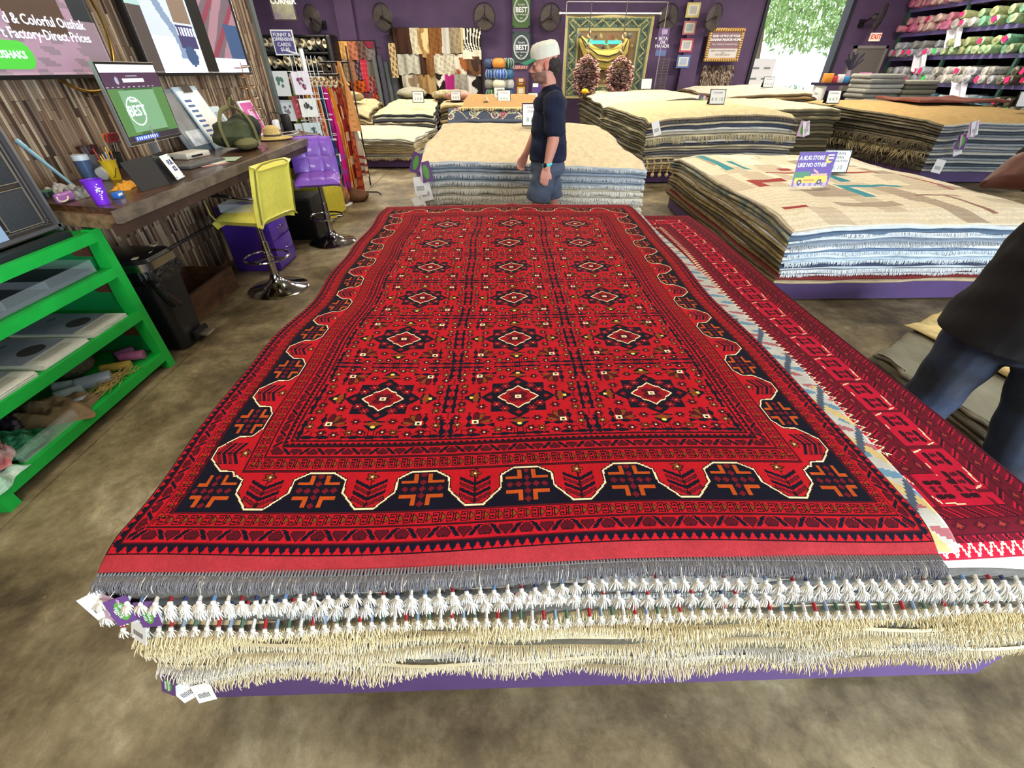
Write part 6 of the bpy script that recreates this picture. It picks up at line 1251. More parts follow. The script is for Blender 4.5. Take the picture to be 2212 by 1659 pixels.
# wall fans
def fan(px, py, yaw, label, r=.34):
    c = atY(px, py, 17.3); t = thing('wall_fan', label, 'fan', c, 'fans along the purple back wall'); DKF = M('fan_dark', (52, 46, 48), .5); FG = M('fan_grey', (112, 104, 96), .55)
    fr = Matrix.Translation(c) @ Matrix.Rotation(yaw, 4, 'Z') @ Matrix.Rotation(math.radians(90+8), 4, 'X')
    m = MB()
    for q in np.linspace(.06, r, 11): m.tube([(q*math.cos(a), q*math.sin(a), .07*(1-(q/r)**2)) for a in np.linspace(0, 2*PI, 28, endpoint=False)], .004 if q < r else .014, 4, closed=True)
    for a in np.linspace(0, 2*PI, 20, endpoint=False): m.tube([(.05*math.cos(a), .05*math.sin(a), .07), (r*math.cos(a), r*math.sin(a), 0)], .003, 4)
    m.xf(fr).build('grille', DKF, t); m = MB()
    for k in range(3):
        a = k*2*PI/3; m.sheet([[(.04*math.cos(a+s), .04*math.sin(a+s), -.03+.02*s), (r*.9*math.cos(a+s*1.9), r*.9*math.sin(a+s*1.9), -.05+.04*s)] for s in np.linspace(-.25, .75, 7)], 0, .004)
    m.xf(fr).build('blade', FG, t); MB().lathe([(.0, .08), (.045, .075), (.05, .06), (.0, .055)], (0, 0, 0), 14).xf(fr).build('hub', BLACK, t); MB().lathe([(.085, -.08), (.09, -.2), (.05, -.24), (0, -.24)], (0, 0, 0), 16).xf(fr).build('motor', DKF, t)
    b = fr @ Vector((0, 0, -.2)); MB().tube([b, (b.x+.02, 17.9, b.z-.12)], .025, 8).cbox((b.x+.02, 17.95, b.z-.12), (.14, .09, .2)).build('wall_bracket', BLACK, t)
for px, py, yw, lb in [(675, 41, -.5, 'dark wall fan nearest the dark rack of rolls'), (826, 38, -.35, 'wall fan between the textile display and the cowhides'), (1046, 37, -.1, 'wall fan above the zebra hide and the poufs'), (1189, 38, .15, 'wall fan over the walking man, beside the banner of badges'), (1444, 39, .2, 'dim wall fan beside the banana rug'), (1543, 38, .5, 'wall fan above the gold framed sign'), (1903, 38, .8, 'wall fan above the EXIT sign')]: fan(px, py, yw, lb)
# hanging board with the word CORNER
a, b, z0, z1 = rect(583, -25, 636, 45, 15.8)
t = thing('hanging_board', 'dark hanging board reading CORNER over a green picture', 'sign', ((a+b)/2, 15.8, z0)); MB().box(a, b, 15.8, 15.84, z0, z1).build('board', M('board_dark', (44, 34, 46), .7), t)
MB().box(a+.04, b-.04, 15.79, 15.798, z0+.03, z0+.42).build('picture', M('green_picture', (128, 140, 84), .5, noise=(3, .5), col2=(96, 78, 110)), t); p = atY(603, 5, 15.78); text_mesh('text', 'CORNER', .17, M('chalk', (232, 224, 200), .7), (p.x+.1, 15.79, p.z+.02), BROT, t, bold=.004)
for x in (a+.05, b-.05): MB().tube([(x, 15.82, z1), (x, 15.82, 4.68)], .01, 6).build('cord', BLACK, t)
# black rack with rolled hides
a, b, z0, z1 = rect(556, 76, 728, 232, 16.2); t = thing('roll_rack', 'tall black rounded rack of rolled cream hides in the corner', 'rack', ((a+b)/2, 16.5, 0))
for x in (a, b-.18): MB().rbox((x+.09, 16.55, z1/2+.02), (.18, .8, z1+.04), .08, seg=3).build('side_post', M('rack_black', (16, 14, 18), .5), t)
lv = [z0-.2, 1.62, 2.06, z1-.02]
for z in lv: MB().rbox(((a+b)/2, 16.55, z), (b-a, .75, .06), .02).build('shelf', M('rack_black', (16, 14, 18), .5), t)
MB().box(a, b, 16.9, 16.93, 0, z1).build('back_panel', M('rack_back', (26, 22, 30), .7), t)
rc = random.Random(8); HC = [(226, 214, 176), (206, 200, 180), (238, 226, 186), (176, 168, 146), (150, 146, 134), (222, 208, 160)]; protoR = {}
for li, (z, n_, nm) in enumerate([(2.10, 15, 'top'), (1.66, 13, 'middle'), (1.25, 11, 'lowest')]):
    for k in range(n_):
        c = HC[rc.randrange(6)]; x = lerp(a+.26, b-.26, k/(n_-1)); key = c
        if key not in protoR:
            m = MB(); m.tube([(0, -.30, .09), (0, 0, .12), (.02, .30, .12)], [.06, .075, .07], 12).tube([(0, -.305, .085), (0, -.30, .09)], [.02, .055], 12, mi=1)
            o = m.build('rolled_hide', [M('hide%d' % len(protoR), c, .85, noise=(9, .25)), M('hide_core', (96, 84, 66), .8)]); protoR[key] = o
        else: o = protoR[key].copy(); COL.objects.link(o)
        o.location = (x, 16.45, z); o.rotation_euler = (rc.uniform(-.5, .1), 0, rc.uniform(-.25, .25)); o.scale = (1, 1, rc.uniform(1.2, 1.9))
        tag(o, 'cream or grey rolled hide on the %s level of the black corner rack' % nm, 'rolled hide', 'rolled hides on the %s level' % nm)
# hanging textiles: cloth panels with soft folds
def hang(px0, py0, px1, py1, Y, name, label, cat, group, paint, pal, fold=.05, n=None, bag=.0, skew=0, mat=None, irregular=0):
    a, b, z0, z1 = rect(px0, py0, px1, py1, Y); W_, H_ = b-a, z1-z0; nu, nv = n or (max(10, int(W_/.028)), max(10, int(H_/.03))); g = []; cols = []; s = px0*.37
    for i in range(nu+1):
        row = []
        for j in range(nv+1):
            u, v = i/nu, j/nv; e = irregular*(math.sin(u*6+s)+.6*math.sin(u*13+s*2))*(1-v)*.5
            row.append((a+W_*u+skew*W_*(1-v)+irregular*.3*math.sin(v*7+s)*(u-.5)*2*W_*.2, Y+fold*math.sin(u*W_*22+s)*(.4+.6*(1-v))+.5*fold*math.sin(u*W_*9+s*1.3+v*2), z0+H_*v+e*H_*(1-v)))
        g.append(row)
    for i in range(nu): cols.append([pal[paint(i/nu, j/nv, i, j)] for j in range(nv)])
    o = MB().sheet(g, 0, .012, cols=cols).build(name, mat or CLOTH, own=True, smooth=70); tag(o, label, cat, group); return o
P0 = lambda u, v, i, j: 0
PD = lambda u, v, i, j: 1 if (i % 4 == 1 and j % 4 == 1) else 0
PP = lambda u, v, i, j: 1 if math.sin(i*1.0+j*.4)*math.sin(j*.8-i*.3) > .15 else 0
PN = lambda u, v, i, j: 1 if (i+j) % 3 == 0 else 0
tx = [(714, 89, 733, 130, (176, 40, 44), (214, 110, 90), PN, 'red netted'), (731, 89, 755, 130, (222, 160, 84), (234, 190, 120), PP, 'golden orange'), (752, 89, 773, 130, (190, 120, 86), (150, 84, 64), PP, 'salmon-brown patterned'), (772, 89, 790, 128, (118, 84, 72), (70, 50, 50), PP, 'dark brown flowered'), (789, 89, 806, 104, (132, 36, 60), (150, 50, 70), P0, 'wine red'), (791, 101, 810, 130, (124, 116, 112), (100, 92, 92), PP, 'grey woven'),
 (722, 128, 736, 160, (118, 32, 44), (150, 60, 60), PP, 'deep crimson'), (733, 129, 751, 176, (182, 172, 132), (140, 130, 96), PP, 'pale olive embroidered'), (751, 128, 770, 178, (168, 116, 84), (120, 70, 52), PD, 'terracotta patterned'), (767, 128, 783, 172, (64, 44, 60), (130, 112, 112), PP, 'black and grey figured'), (780, 128, 794, 172, (196, 48, 72), (230, 130, 130), PD, 'raspberry dotted'), (793, 129, 814, 166, (112, 104, 98), (98, 92, 88), P0, 'plain grey'),
 (728, 165, 742, 178, (226, 100, 30), (150, 40, 20), PP, 'short flame orange'), (759, 174, 790, 200, (206, 96, 28), (120, 44, 16), PP, 'orange and black tie-dyed'), (785, 165, 797, 198, (214, 64, 72), (226, 90, 90), P0, 'coral red'), (796, 164, 812, 200, (190, 130, 112), (112, 44, 62), PP, 'pink and plum flowered'), (806, 166, 819, 202, (140, 44, 76), (206, 130, 140), PD, 'magenta dotted'),
 (768, 201, 806, 222, (150, 60, 80), (90, 84, 96), PP, 'wide plum and grey'), (802, 201, 819, 232, (176, 60, 48), (222, 110, 50), PP, 'rust orange')]
for px0, py0, px1, py1, c1, c2, f, nm in tx: hang(px0, py0, px1, py1, 17.5+.05*random.Random(px0).random(), 'hanging_textile', nm+' folded textile hanging on the display beside the grey rolls', 'textile', 'folded textiles on the back wall', f, [c1, c2], .03)
TXR = atY(766, 95, 17.7); t = thing('textile_display', 'black rail display frame carrying the folded textiles', 'display', (-4.5, 17.72, 0)); a, b, z0, z1 = rect(714, 88, 820, 232, 17.72)
for z in (z1, 2.02, 1.58, 1.15): MB().tube([(a, 17.72, z), (b, 17.72, z)], .016, 6).build('rail', BLACK, t)
for x in (a, b): MB().tube([(x, 17.72, 0), (x, 17.72, z1)], .02, 6).build('upright', BLACK, t)
# grey and dark rugs leaning between textiles and hides
for k, (px, w_, py0, py1, c, nm) in enumerate([(812, 11, 128, 205, (104, 106, 104), 'slate grey'), (824, 12, 120, 205, (74, 74, 88), 'dark blue-grey'), (835, 9, 175, 207, (140, 126, 108), 'short taupe'), (836, 11, 135, 180, (88, 94, 98), 'mid grey'), (848, 13, 128, 207, (66, 72, 74), 'charcoal'), (855, 8, 150, 208, (52, 54, 60), 'almost black')]):
    a = atY(px, (py0+py1)/2, 17.2).x; z1 = atY(px, py0, 17.2).z; r_ = w_*.0072
    MBx = MB(); MBx.tube([(a+.1, 17.05, .0), (a+.05, 17.25, z1*.5), (a-.05, 17.5, z1)], r_, 12); tag(MBx.build('rolled_rug', wool(c), own=True), nm+' rolled rug standing upright between textiles and hides', 'rolled rug', 'upright rolls on the back wall')
hang(843, 93, 857, 168, 17.1, 'hanging_textile', 'narrow cream textile with brown scrolls beside the hides', 'textile', 'folded textiles on the back wall', PP, [(186, 172, 124), (130, 84, 56)], .02)
# cowhides in three rows
def zebra(u, v, i, j): return 1 if math.sin(u*46+3.2*math.sin(v*4.5)+v*14*(1-u)) > .05 else 0
def cow(u, v, i, j): return 1 if (math.sin(u*5.3+1)*math.cos(v*4.1+.5)+.5*math.sin(u*9+v*7)) > .05 else 0
hd = [(850, 61, 889, 116, (62, 34, 20), None, P0, 'dark chocolate'), (886, 60, 906, 117, (222, 214, 190), (196, 186, 156), PP, 'silvery cream'), (903, 61, 926, 124, (176, 138, 84), (226, 204, 150), cow, 'brown and cream speckled'), (923, 60, 955, 118, (138, 90, 44), (120, 76, 36), PP, 'warm caramel'), (953, 60, 972, 116, (206, 204, 196), None, P0, 'pale grey'), (971, 60, 994, 115, (160, 146, 118), (140, 124, 98), PP, 'taupe'), (993, 60, 1001, 114, (226, 206, 148), None, P0, 'narrow straw'),
 (1001, 61, 1039, 112, (238, 230, 214), (24, 22, 22), zebra, 'black and white zebra'), (1000, 108, 1040, 128, (236, 226, 204), None, P0, 'cream belly edge of the zebra'), (860, 117, 912, 161, (204, 202, 188), (186, 182, 162), PP, 'wide pale grey'), (908, 117, 924, 161, (64, 34, 20), None, P0, 'narrow chocolate'), (921, 117, 938, 163, (132, 90, 48), (116, 76, 38), PP, 'narrow caramel'), (936, 116, 984, 161, (218, 212, 190), (186, 180, 156), PP, 'wrinkled cream'), (982, 117, 1012, 162, (232, 224, 206), (160, 94, 48), cow, 'white with ginger patches'), (1006, 122, 1039, 162, (116, 76, 46), (66, 48, 38), cow, 'brown brindled'),
 (870, 161, 907, 204, (214, 206, 186), (150, 130, 106), cow, 'mottled grey and white'), (905, 161, 925, 204, (164, 130, 82), (150, 116, 70), PP, 'tan'), (924, 161, 942, 203, (178, 148, 98), None, P0, 'light tan'), (942, 161, 963, 198, (44, 28, 24), (236, 230, 220), lambda u, v, i, j: 1 if .45 < v+.2*math.sin(u*6) < .8 else 0, 'dark brown with a white band'), (962, 161, 983, 198, (172, 36, 120), None, P0, 'dyed magenta'), (982, 160, 1008, 205, (168, 162, 150), (150, 144, 132), PP, 'plain mouse grey'), (1008, 160, 1040, 206, (236, 230, 222), (26, 22, 22), lambda u, v, i, j: 1 if (u-.2+v*.1 > .35+.18*math.sin(v*9) and v < .85) else 0, 'black and white')]
for k, (px0, py0, px1, py1, c1, c2, f, nm) in enumerate(hd): hang(px0, py0, px1, py1, 17.45-.04*(k % 3), 'cowhide', nm+' hide hanging in the hide display, %s row' % ('top' if k < 9 else 'middle' if k < 15 else 'bottom'), 'hide', 'hides on the back wall', f, [c1, c2 or c1], .05, irregular=.10 if k > 8 else .04)
a, b, z0, z1 = rect(848, 60, 1041, 206, 17.62); t = thing('hide_display', 'dark slatted panel with rails behind the hanging hides', 'display', ((a+b)/2, 17.65, 0)); MB().box(a, b, 17.62, 17.68, 0, z1).build('panel', M('panel_dark', (46, 32, 34), .8), t)
for z in (z1-.03, atY(950, 117, 17.6).z, atY(950, 161, 17.6).z): MB().tube([(a, 17.58, z), (b, 17.58, z)], .02, 6).build('rail', BLACK, t)
# leather poufs stacked four high
pf = [[((58, 74, 110), 0, 'slate blue'), ((214, 140, 60), 0, 'orange'), ((36, 78, 62), 1, 'dark green striped')], [((44, 86, 150), 1, 'blue striped'), ((52, 96, 176), 1, 'bright blue striped'), ((50, 110, 150), 0, 'teal blue')], [((140, 140, 128), 0, 'stone grey'), ((222, 214, 190), 0, 'cream'), ((200, 204, 198), 1, 'pale grey striped')], [((50, 104, 56), 1, 'green striped'), ((54, 132, 190), 0, 'sky blue'), ((40, 96, 152), 0, 'deep blue')]]
zt_ = [atY(1075, y, 16.3).z for y in (137, 160, 182, 203)]
for r_, row in enumerate(pf):
    for k, (c, st, nm) in enumerate(row):
        x = atY((1058, 1078, 1098)[k]+(3 if (r_ % 2 and k < 2) else 0), 160, 16.3).x; cc = Vector((x, 16.3+(.12 if k != 1 else -.15), zt_[r_])); Rr = .205 if k == 1 else .175; m = MB(); n_ = 28
        prof = [(.0, -.125), (.5*Rr, -.13), (.85*Rr, -.10), (Rr, -.03), (Rr, .03), (.85*Rr, .10), (.5*Rr, .13), (0, .125)]; t = thing('pouf', '%s leather pouf, %s row of the stacked poufs' % (nm, ['top', 'second', 'third', 'bottom'][r_]), 'pouf', cc-ZW*.13, 'poufs stacked on the shelf')
        m.lathe(prof, cc, n_); m.build('cushion', M('pouf_'+nm.replace(' ', '_'), c, .4, coat=.2, noise=(6, .12)), t)
        if st:
            m = MB()
            for q in range(12): an = q*PI/6; m.tube([cc+Vector((r2*1.012*math.cos(an), r2*1.012*math.sin(an), z2)) for r2, z2 in prof[1:-1]], .006, 4)
            m.build('stitching', M('pale_stitch', (206, 216, 216), .6), t)
tag(MB().box(atY(1040, 160, 16.3).x, atY(1113, 160, 16.3).x, 16.0, 16.75, 0, zt_[3]-.13).build('bench', M('bench_brown', (112, 62, 40), .6, noise=(3, .2)), own=True), 'brown wooden bench carrying the stacked leather poufs', 'bench')
# badge banners
def banner(px0, py0, px1, py1, c, label):
    a, b, z0, z1 = rect(px0, py0, px1, py1, 17.74); t = thing('banner', label, 'banner', ((a+b)/2, 17.74, z0)); MB().box(a, b, 17.74, 17.78, z0, z1).build('panel', M('banner_'+label[:5], c, .6, noise=(1.5, .2)), t); m = MB(); cx, cz = (a+b)/2, (z0+z1)/2; R_ = (b-a)*.42
    m.tube([(cx+R_*math.cos(q), 17.71, cz+R_*1.25*math.sin(q)) for q in np.linspace(0, 2*PI, 40, endpoint=False)], .014, 5, closed=True); m.tube([(cx+R_*.88*math.cos(q), 17.71, cz+R_*1.12*math.sin(q)) for q in np.linspace(0, 2*PI, 40, endpoint=False)], .005, 4, closed=True); m.build('badge_ring', LW, t)
    text_mesh('text', 'BEST', R_*.75, LW, (cx, 17.71, cz), BROT, t, bold=.006); text_mesh('text', 'Gambit', R_*.34, LW, (cx, 17.71, cz+R_*.55), BROT, t); text_mesh('text', 'NEW ORLEANS', R_*.22, LW, (cx, 17.71, cz-R_*.48), BROT, t); text_mesh('text', '2022' if c[1] > 110 else '2021', R_*.2, LW, (cx, 17.71, cz-R_*.85), BROT, t)
    m = MB()
    for x in (a+.03, b-.03):
        for z in (z0+.03, z1-.03): m.ball((x, 17.71, z), .022, 8)
    m.build('screw_cap', CHROME, t)
banner(1107, -18, 1145, 60, (84, 122, 60), 'green banner with a round white badge above the dark one'); banner(1107, 68, 1145, 137, (62, 82, 84), 'slate banner with a round white badge behind the man')
def plate(px0, py0, px1, py1, Y, name, label, cat, c, parts=(), group=None, th=.03, rimc=None):
    a, b, z0, z1 = rect(px0, py0, px1, py1, Y); t = thing(name, label, cat, ((a+b)/2, Y, z0), group); MB().box(a, b, Y, Y+th, z0, z1).build('board', M('plate_%d_%d' % (px0, py0), c, .5), t); W_, H_ = b-a, z1-z0
    for k, (nm, u0, u1, v0, v1, cc) in enumerate(parts): MB().box(a+u0*W_, a+u1*W_, Y-.006-.002*k, Y, z0+v0*H_, z0+v1*H_).build(nm, M('pc_%d_%d_%d' % cc, cc, .5), t)
    return t, a, b, z0, z1
t, a, b, z0, z1 = plate(1112, 142, 1137, 150, 17.75, 'small_sign', 'small pink sign with pale letters under the slate banner', 'sign', (196, 120, 112), [('border', .04, .96, .12, .88, (150, 60, 64))]); text_mesh('text', 'LIBRARY', .13, M('pink_letter', (236, 196, 186), .5), ((a+b)/2, 17.68, (z0+z1)/2), BROT, t)
plate(1114, 168, 1136, 186, 17.75, 'poster', 'orange-brown poster with a yellow crescent above the yellow one', 'poster', (128, 70, 30), [('label', .3, .75, .5, .9, (222, 206, 190)), ('crescent', .3, .7, .2, .35, (226, 190, 70))])
plate(1117, 187, 1134, 207, 17.75, 'poster', 'yellow poster with a white blank square beside the poufs', 'poster', (222, 176, 70), [('white_square', .2, .8, .25, .8, (236, 232, 220))])
plate(1118, 208, 1133, 220, 17.75, 'poster', 'white and orange notice below the yellow poster', 'poster', (222, 206, 190), [('patch', .2, .8, .3, .8, (206, 110, 60))])
t, a, b, z0, z1 = plate(1149, 182, 1178, 224, 15.5, 'floor_sign', 'purple sign reading VOTED with a yellow crescent, partly behind the man', 'sign', (84, 56, 128), [('white_tab', .05, .45, .86, 1.05, (230, 230, 232))]); MB().box(a+.1, b-.1, 15.54, 15.58, 0, z1-.1).build('stand', BLACK, t); text_mesh('text', 'VOTED', .16, LW, (a+.28, 15.47, z0+.36*(z1-z0)), BROT, t, bold=.004)
MB().tube([(a+.42+.11*math.cos(q), 15.48, z0+.62*(z1-z0)+.12*math.sin(q)) for q in np.linspace(2.6, 5.6, 10)], [.005, .02, .03, .034, .036, .036, .034, .03, .02, .005], 6, flat=.4).build('crescent', M('crescent', (214, 190, 90), .5), t)
# hanging green rug with the banana
a, b, z0, z1 = rect(1217, 32, 1402, 212, 16.4); nx, ny = 100, 96; j, i = np.meshgrid(np.arange(ny), np.arange(nx)); U = (i+.5)/nx; V = (j+.5)/ny; K = np.zeros(U.shape, int); pal = np.array([lin(c) for c in [(116, 92, 66), (70, 88, 74), (150, 140, 92), (44, 62, 58), (134, 74, 60), (158, 146, 100), (94, 78, 54)]], np.float32)
d = np.minimum(np.minimum(U, 1-U)*1.0, np.minimum(V, 1-V)*.95); rn = np.where(d == np.minimum(U, 1-U), V, U)
K[d < .17] = 1; K[(d < .03)] = 5; K[(d > .135) & (d < .165)] = 2; K[(d > .05) & (d < .13) & (np.abs(((rn*5) % 1)-.5)*.16+.05 > np.abs(d-.0)) & (d > .03)] = 3; K[(d > .04) & (d < .135) & (np.abs(d-.05-.07*np.abs(((rn*6) % 1)-.5)*2) < .008)] = 2; K[(d < .17) & (np.sin(U*90)*np.sin(V*80) > .93)] = 5
c_ = d >= .17; K[c_ & (np.sin(U*34)*np.sin(V*30+U*9) > .80)] = 2; K[c_ & (np.sin(U*34+2)*np.sin(V*26+1) > .84)] = 3; K[c_ & (np.sin(U*19+1)*np.sin(V*23) > .9)] = 4; K[c_ & (d < .19)] = 6
t = thing('hanging_rug', 'green-bordered brown rug hanging from a white pole with a big painted banana', 'rug', ((a+b)/2, 16.4, z0))
uu = np.linspace(0, 1, nx+1)[:, None]; vv = np.linspace(0, 1, ny+1)[None, :]; X = a+(b-a)*uu+(1-vv)*-.05*(b-a)*(1-2*uu)*-.3; Yv = 16.4+.03*np.sin(uu*9)+.0*vv; XYZ = np.stack([X+0*vv, Yv+0*vv, z0+(z1-z0)*vv+0*uu], -1)-np.array(t.location); grid_mesh('pile', XYZ, pal[K]*(1+RNG.uniform(-.1, .1, K.shape))[..., None].astype(np.float32), CLOTH, t, .0)
MB().tube([(a-.15, 16.36, z1+.03), (b+.12, 16.36, z1+.03)], .02, 8).ball((a-.17, 16.36, z1+.03), .035, 8).ball((b+.14, 16.36, z1+.03), .035, 8).build('pole', WHITE, t)
m = MB(); P = [atY(x, y, 16.25) for x, y in [(1252, 78), (1260, 92), (1272, 112), (1290, 127), (1312, 130), (1332, 122), (1347, 104), (1356, 84)]]; m.tube(P, [.05, .12, .19, .24, .26, .24, .17, .06], 14); m.v = [(x, 16.25+(y-16.25)*.35, z) for x, y, z in m.v]; bo = m.build('banana', M('banana_yellow', (206, 182, 88), .6, noise=(3, .12)), t)
m = MB()
for off in (.09, -.05): Q = [p+Vector((0, -.115, off*math.sin(PI*k/7))) for k, p in enumerate(P)]; m.tube(Q, [.008, .018, .02, .02, .02, .02, .018, .008], 5)
m.build('dark_line', M('banana_line', (62, 54, 40), .6), bo); m = MB(); m.tube([P[0], atY(1249, 77, 16.2), atY(1255, 72, 16.2)], [.05, .05, .06], 8); m.ball(atY(1361, 76, 16.2), .07, 8); m.build('stem', M('banana_stem', (96, 100, 96), .6), bo)
NE = M('neon_green', (30, 235, 160), .4, emit=2.2); p = atY(1304, 90, 16.1); text_mesh('neon_text', '@banana_manor', .15, NE, (p.x, 16.1, p.z), BROT, t, bold=.006)
t = thing('acrylic_sheet', 'clear hanging sheet with silver corner bolts in front of the banana rug', 'frame', (atY(1310, 50, 15.9).x, 15.9, 2)); a2, b2, q0, q1 = rect(1219, 4, 1428, 196, 15.9)
m = MB(); m.tube([(a2, 15.9, q1), (b2, 15.9, q1)], .012, 6).tube([(a2, 15.9, q1), (a2, 15.9, q0)], .01, 6).tube([(b2, 15.9, q1), (b2, 15.9, q0)], .01, 6); m.build('edge', M('clear_edge', (136, 130, 136), .3), t)
for x, z in ((a2, q1), (b2, q1), (b2-.2, q1-.8)): MB().ball((x, 15.88, z), .03, 8).build('bolt', CHROME, t)
# two shaggy hanging chairs
SH = M('shag_yarn', rough=.9, attr=True)
for k, (px, py0, py1, hw) in enumerate([(1269, 118, 212, 26), (1342, 120, 206, 27)]):
    Y = 14.9+.2*k; top = atY(px, py0, Y); bot = atY(px, py1, Y); w_ = atY(px+hw, 160, Y).x-atY(px, 160, Y).x; H_ = top.z-bot.z
    t = thing('hanging_chair', ['shaggy pink and brown hanging chair nearer the man', 'shaggy pink and brown hanging chair nearer the frames'][k], 'chair', (top.x, Y, bot.z), 'shaggy hanging chairs')
    fr = MB(); ring = [(top.x+w_*.8*math.sin(q)*(1 if math.cos(q) < .2 else .85), Y-.05, (top.z+bot.z)/2+H_*.47*math.cos(q)) for q in np.linspace(0, 2*PI, 26, endpoint=False)]; fr.tube(ring, .04, 6, closed=True); fr.build('hoop', M('hoop_wood', (150, 110, 90), .6), t)
    m = MB(); m.ball((top.x, Y+.22, bot.z+H_*.36), (w_*.85, .28, H_*.34), 16); m.build('seat', M('seat_brown', (92, 60, 62), .9), t); n_ = 900; PT = []; DR = []
    for q in range(n_):
        an = RNG.uniform(0, 2*PI); rr0 = RNG.uniform(.78, 1.05) if q % 4 else RNG.uniform(.1, .8); PT.append((top.x+w_*.88*rr0*math.sin(an), Y-.06-RNG.uniform(0, .12), bot.z+H_*.50+H_*.48*rr0*math.cos(an)*(.9 if math.cos(an) > 0 else 1)))
        DR.append((math.sin(an), -.6, 0))
    D_ = np.array(DR); D_ /= np.linalg.norm(D_, axis=1)[:, None]; cl = np.array([lin(c) for c in [(232, 196, 176), (120, 70, 84), (206, 150, 150), (84, 48, 56), (240, 222, 196), (170, 110, 110)]])[RNG.integers(0, 6, n_)]
    cl[::4] = cl[::4]*.35
    strands('shag', PT, D_, RNG.uniform(.04, .10, n_), .016, SH, t, .25, cl, .9, origin=tuple(t.location), sides=3, kink=.8)
    MB().tube([top, (top.x, Y, 4.68)], .012, 6).build('cord', M('cord_dark', (70, 60, 64), .6), t); MB().tube([(top.x+.03*math.sin(q*3), Y+.03*math.cos(q*3), top.z+q*.07) for q in np.linspace(0, 7, 22)], .024, 6).build('knotted_rope', M('rope_tan', (190, 160, 120), .8), t)
crumple('yellow_plush', tuple(atY(1264, 197, 14.6)-Vector((0, 0, .05))), (.12, .08, .06), M('plush_yellow', (236, 186, 30), .8), 'small yellow cushion lying in the nearer shaggy hanging chair', 'cushion', 2)
# narrow purple poster, wire grid and plant
t, a, b, z0, z1 = plate(1419, 60, 1443, 122, 16.6, 'poster', 'narrow purple poster with pale writing and a yellow crescent by the dim fan', 'poster', (92, 66, 116), [('pale_patch', .3, .8, .78, .95, (170, 150, 190)), ('blue_base', .02, .98, .02, .22, (84, 100, 150))])
for q, s_ in enumerate(('BETA', 'OR', 'MANOR')): text_mesh('text', s_, .12, LW, ((a+b)/2, 16.57, z0+(.62-.13*q)*(z1-z0)), BROT, t)
a, b, z0, z1 = rect(1417, 124, 1440, 205, 16.6); t = thing('wire_grid', 'wire grid panel standing below the narrow purple poster', 'panel', ((a+b)/2, 16.6, 0)); m = MB()
for z in np.arange(.1, z1, .07): m.tube([(a, 16.6, z), (b, 16.6, z)], .007, 4)
for x in (a, (a+b)/2, b): m.tube([(x, 16.6, 0), (x, 16.6, z1)], .01, 4)
m.build('grid', M('wire_olive', (104, 98, 80), .5), t)
p = atY(1405, 188, 15.8); t = thing('potted_plant', 'dark leafy plant beside the wire grid', 'plant', (p.x, 15.8, 0)); m = MB()
for q in range(46): an = RNG.uniform(0, 6.3); e = RNG.uniform(.15, .42); m.tube([(p.x, 15.8, .9), (p.x+e*.5*math.cos(an), 15.8+e*.5*math.sin(an), 1.15), (p.x+e*math.cos(an), 15.8+e*math.sin(an), 1.02+.3*RNG.random())], [.01, .022, .004], 4, flat=.3)
m.build('leaves', M('dark_leaf', (42, 52, 40), .6), t); MB().lathe([(.12, 0), (.18, .9), (0, .88)], (p.x, 15.8, 0), 14).build('pot', M('pot_dark', (48, 42, 50), .6), t)
# framed notices, codes left blank
for k, (x0, y0, x1, y1, c, ci, nm) in enumerate([(1483, 5, 1512, 38, (206, 190, 110), (178, 176, 168), 'gold framed'), (1476, 45, 1503, 75, (186, 110, 110), (170, 178, 180), 'red and blue framed'), (1469, 83, 1497, 113, (180, 70, 100), (176, 176, 186), 'crimson framed'), (1462, 119, 1490, 147, (84, 110, 170), (170, 186, 214), 'blue framed')]):
    plate(x0, y0, x1, y1, 17.75, 'framed_notice', nm+' square notice on the wall, %s of the column of four' % ['topmost', 'second', 'third', 'lowest'][k], 'notice', c, [('mat_border', .12, .88, .14, .86, (222, 218, 196)), ('blank_print', .24, .76, .26, .76, ci)], 'framed notices in a column')
# gilt framed sign
a, b, z0, z1 = rect(1526, 60, 1602, 134, 17.6); t = thing('gilt_sign', 'gold carved frame around a mauve and grey printed sign', 'sign', ((a+b)/2, 17.6, z0)); MB().box(a+.2, b-.2, 17.64, 17.99, z0+.3, z1-.2).build('wall_mount', BLACK, t); GO = M('gilt', (164, 122, 66), .4, .5); fw = .11
fo = MB()
for x0_, x1_, q0, q1 in ((a, b, z0, z0+fw), (a, b, z1-fw, z1), (a, a+fw, z0+fw, z1-fw), (b-fw, b, z0+fw, z1-fw)): fo.rbox(((x0_+x1_)/2, 17.6, (q0+q1)/2), (x1_-x0_, .08, q1-q0), .02)
fo = fo.build('frame', GO, t); m = MB()
for q in np.linspace(a+.04, b-.04, 15): m.ball((q, 17.55, z0+fw/2), (.03, .03, .05), 6).ball((q, 17.55, z1-fw/2), (.03, .03, .05), 6)
for q in np.linspace(z0+.14, z1-.14, 11): m.ball((a+fw/2, 17.55, q), (.05, .03, .03), 6).ball((b-fw/2, 17.55, q), (.05, .03, .03), 6)
m.build('carving', M('gilt_light', (214, 180, 120), .4, .5), fo); MB().box(a+fw, b-fw, 17.58, 17.6, z0+fw, z1-fw).build('mauve_panel', M('mauve', (130, 98, 110), .6), t); MB().box(a+fw, b-fw, 17.57, 17.58, z0+fw, z0+(z1-z0)*.40).build('grey_panel', M('grey_panel', (206, 200, 196), .6), t)
cx = (a+b)/2; H_ = z1-z0
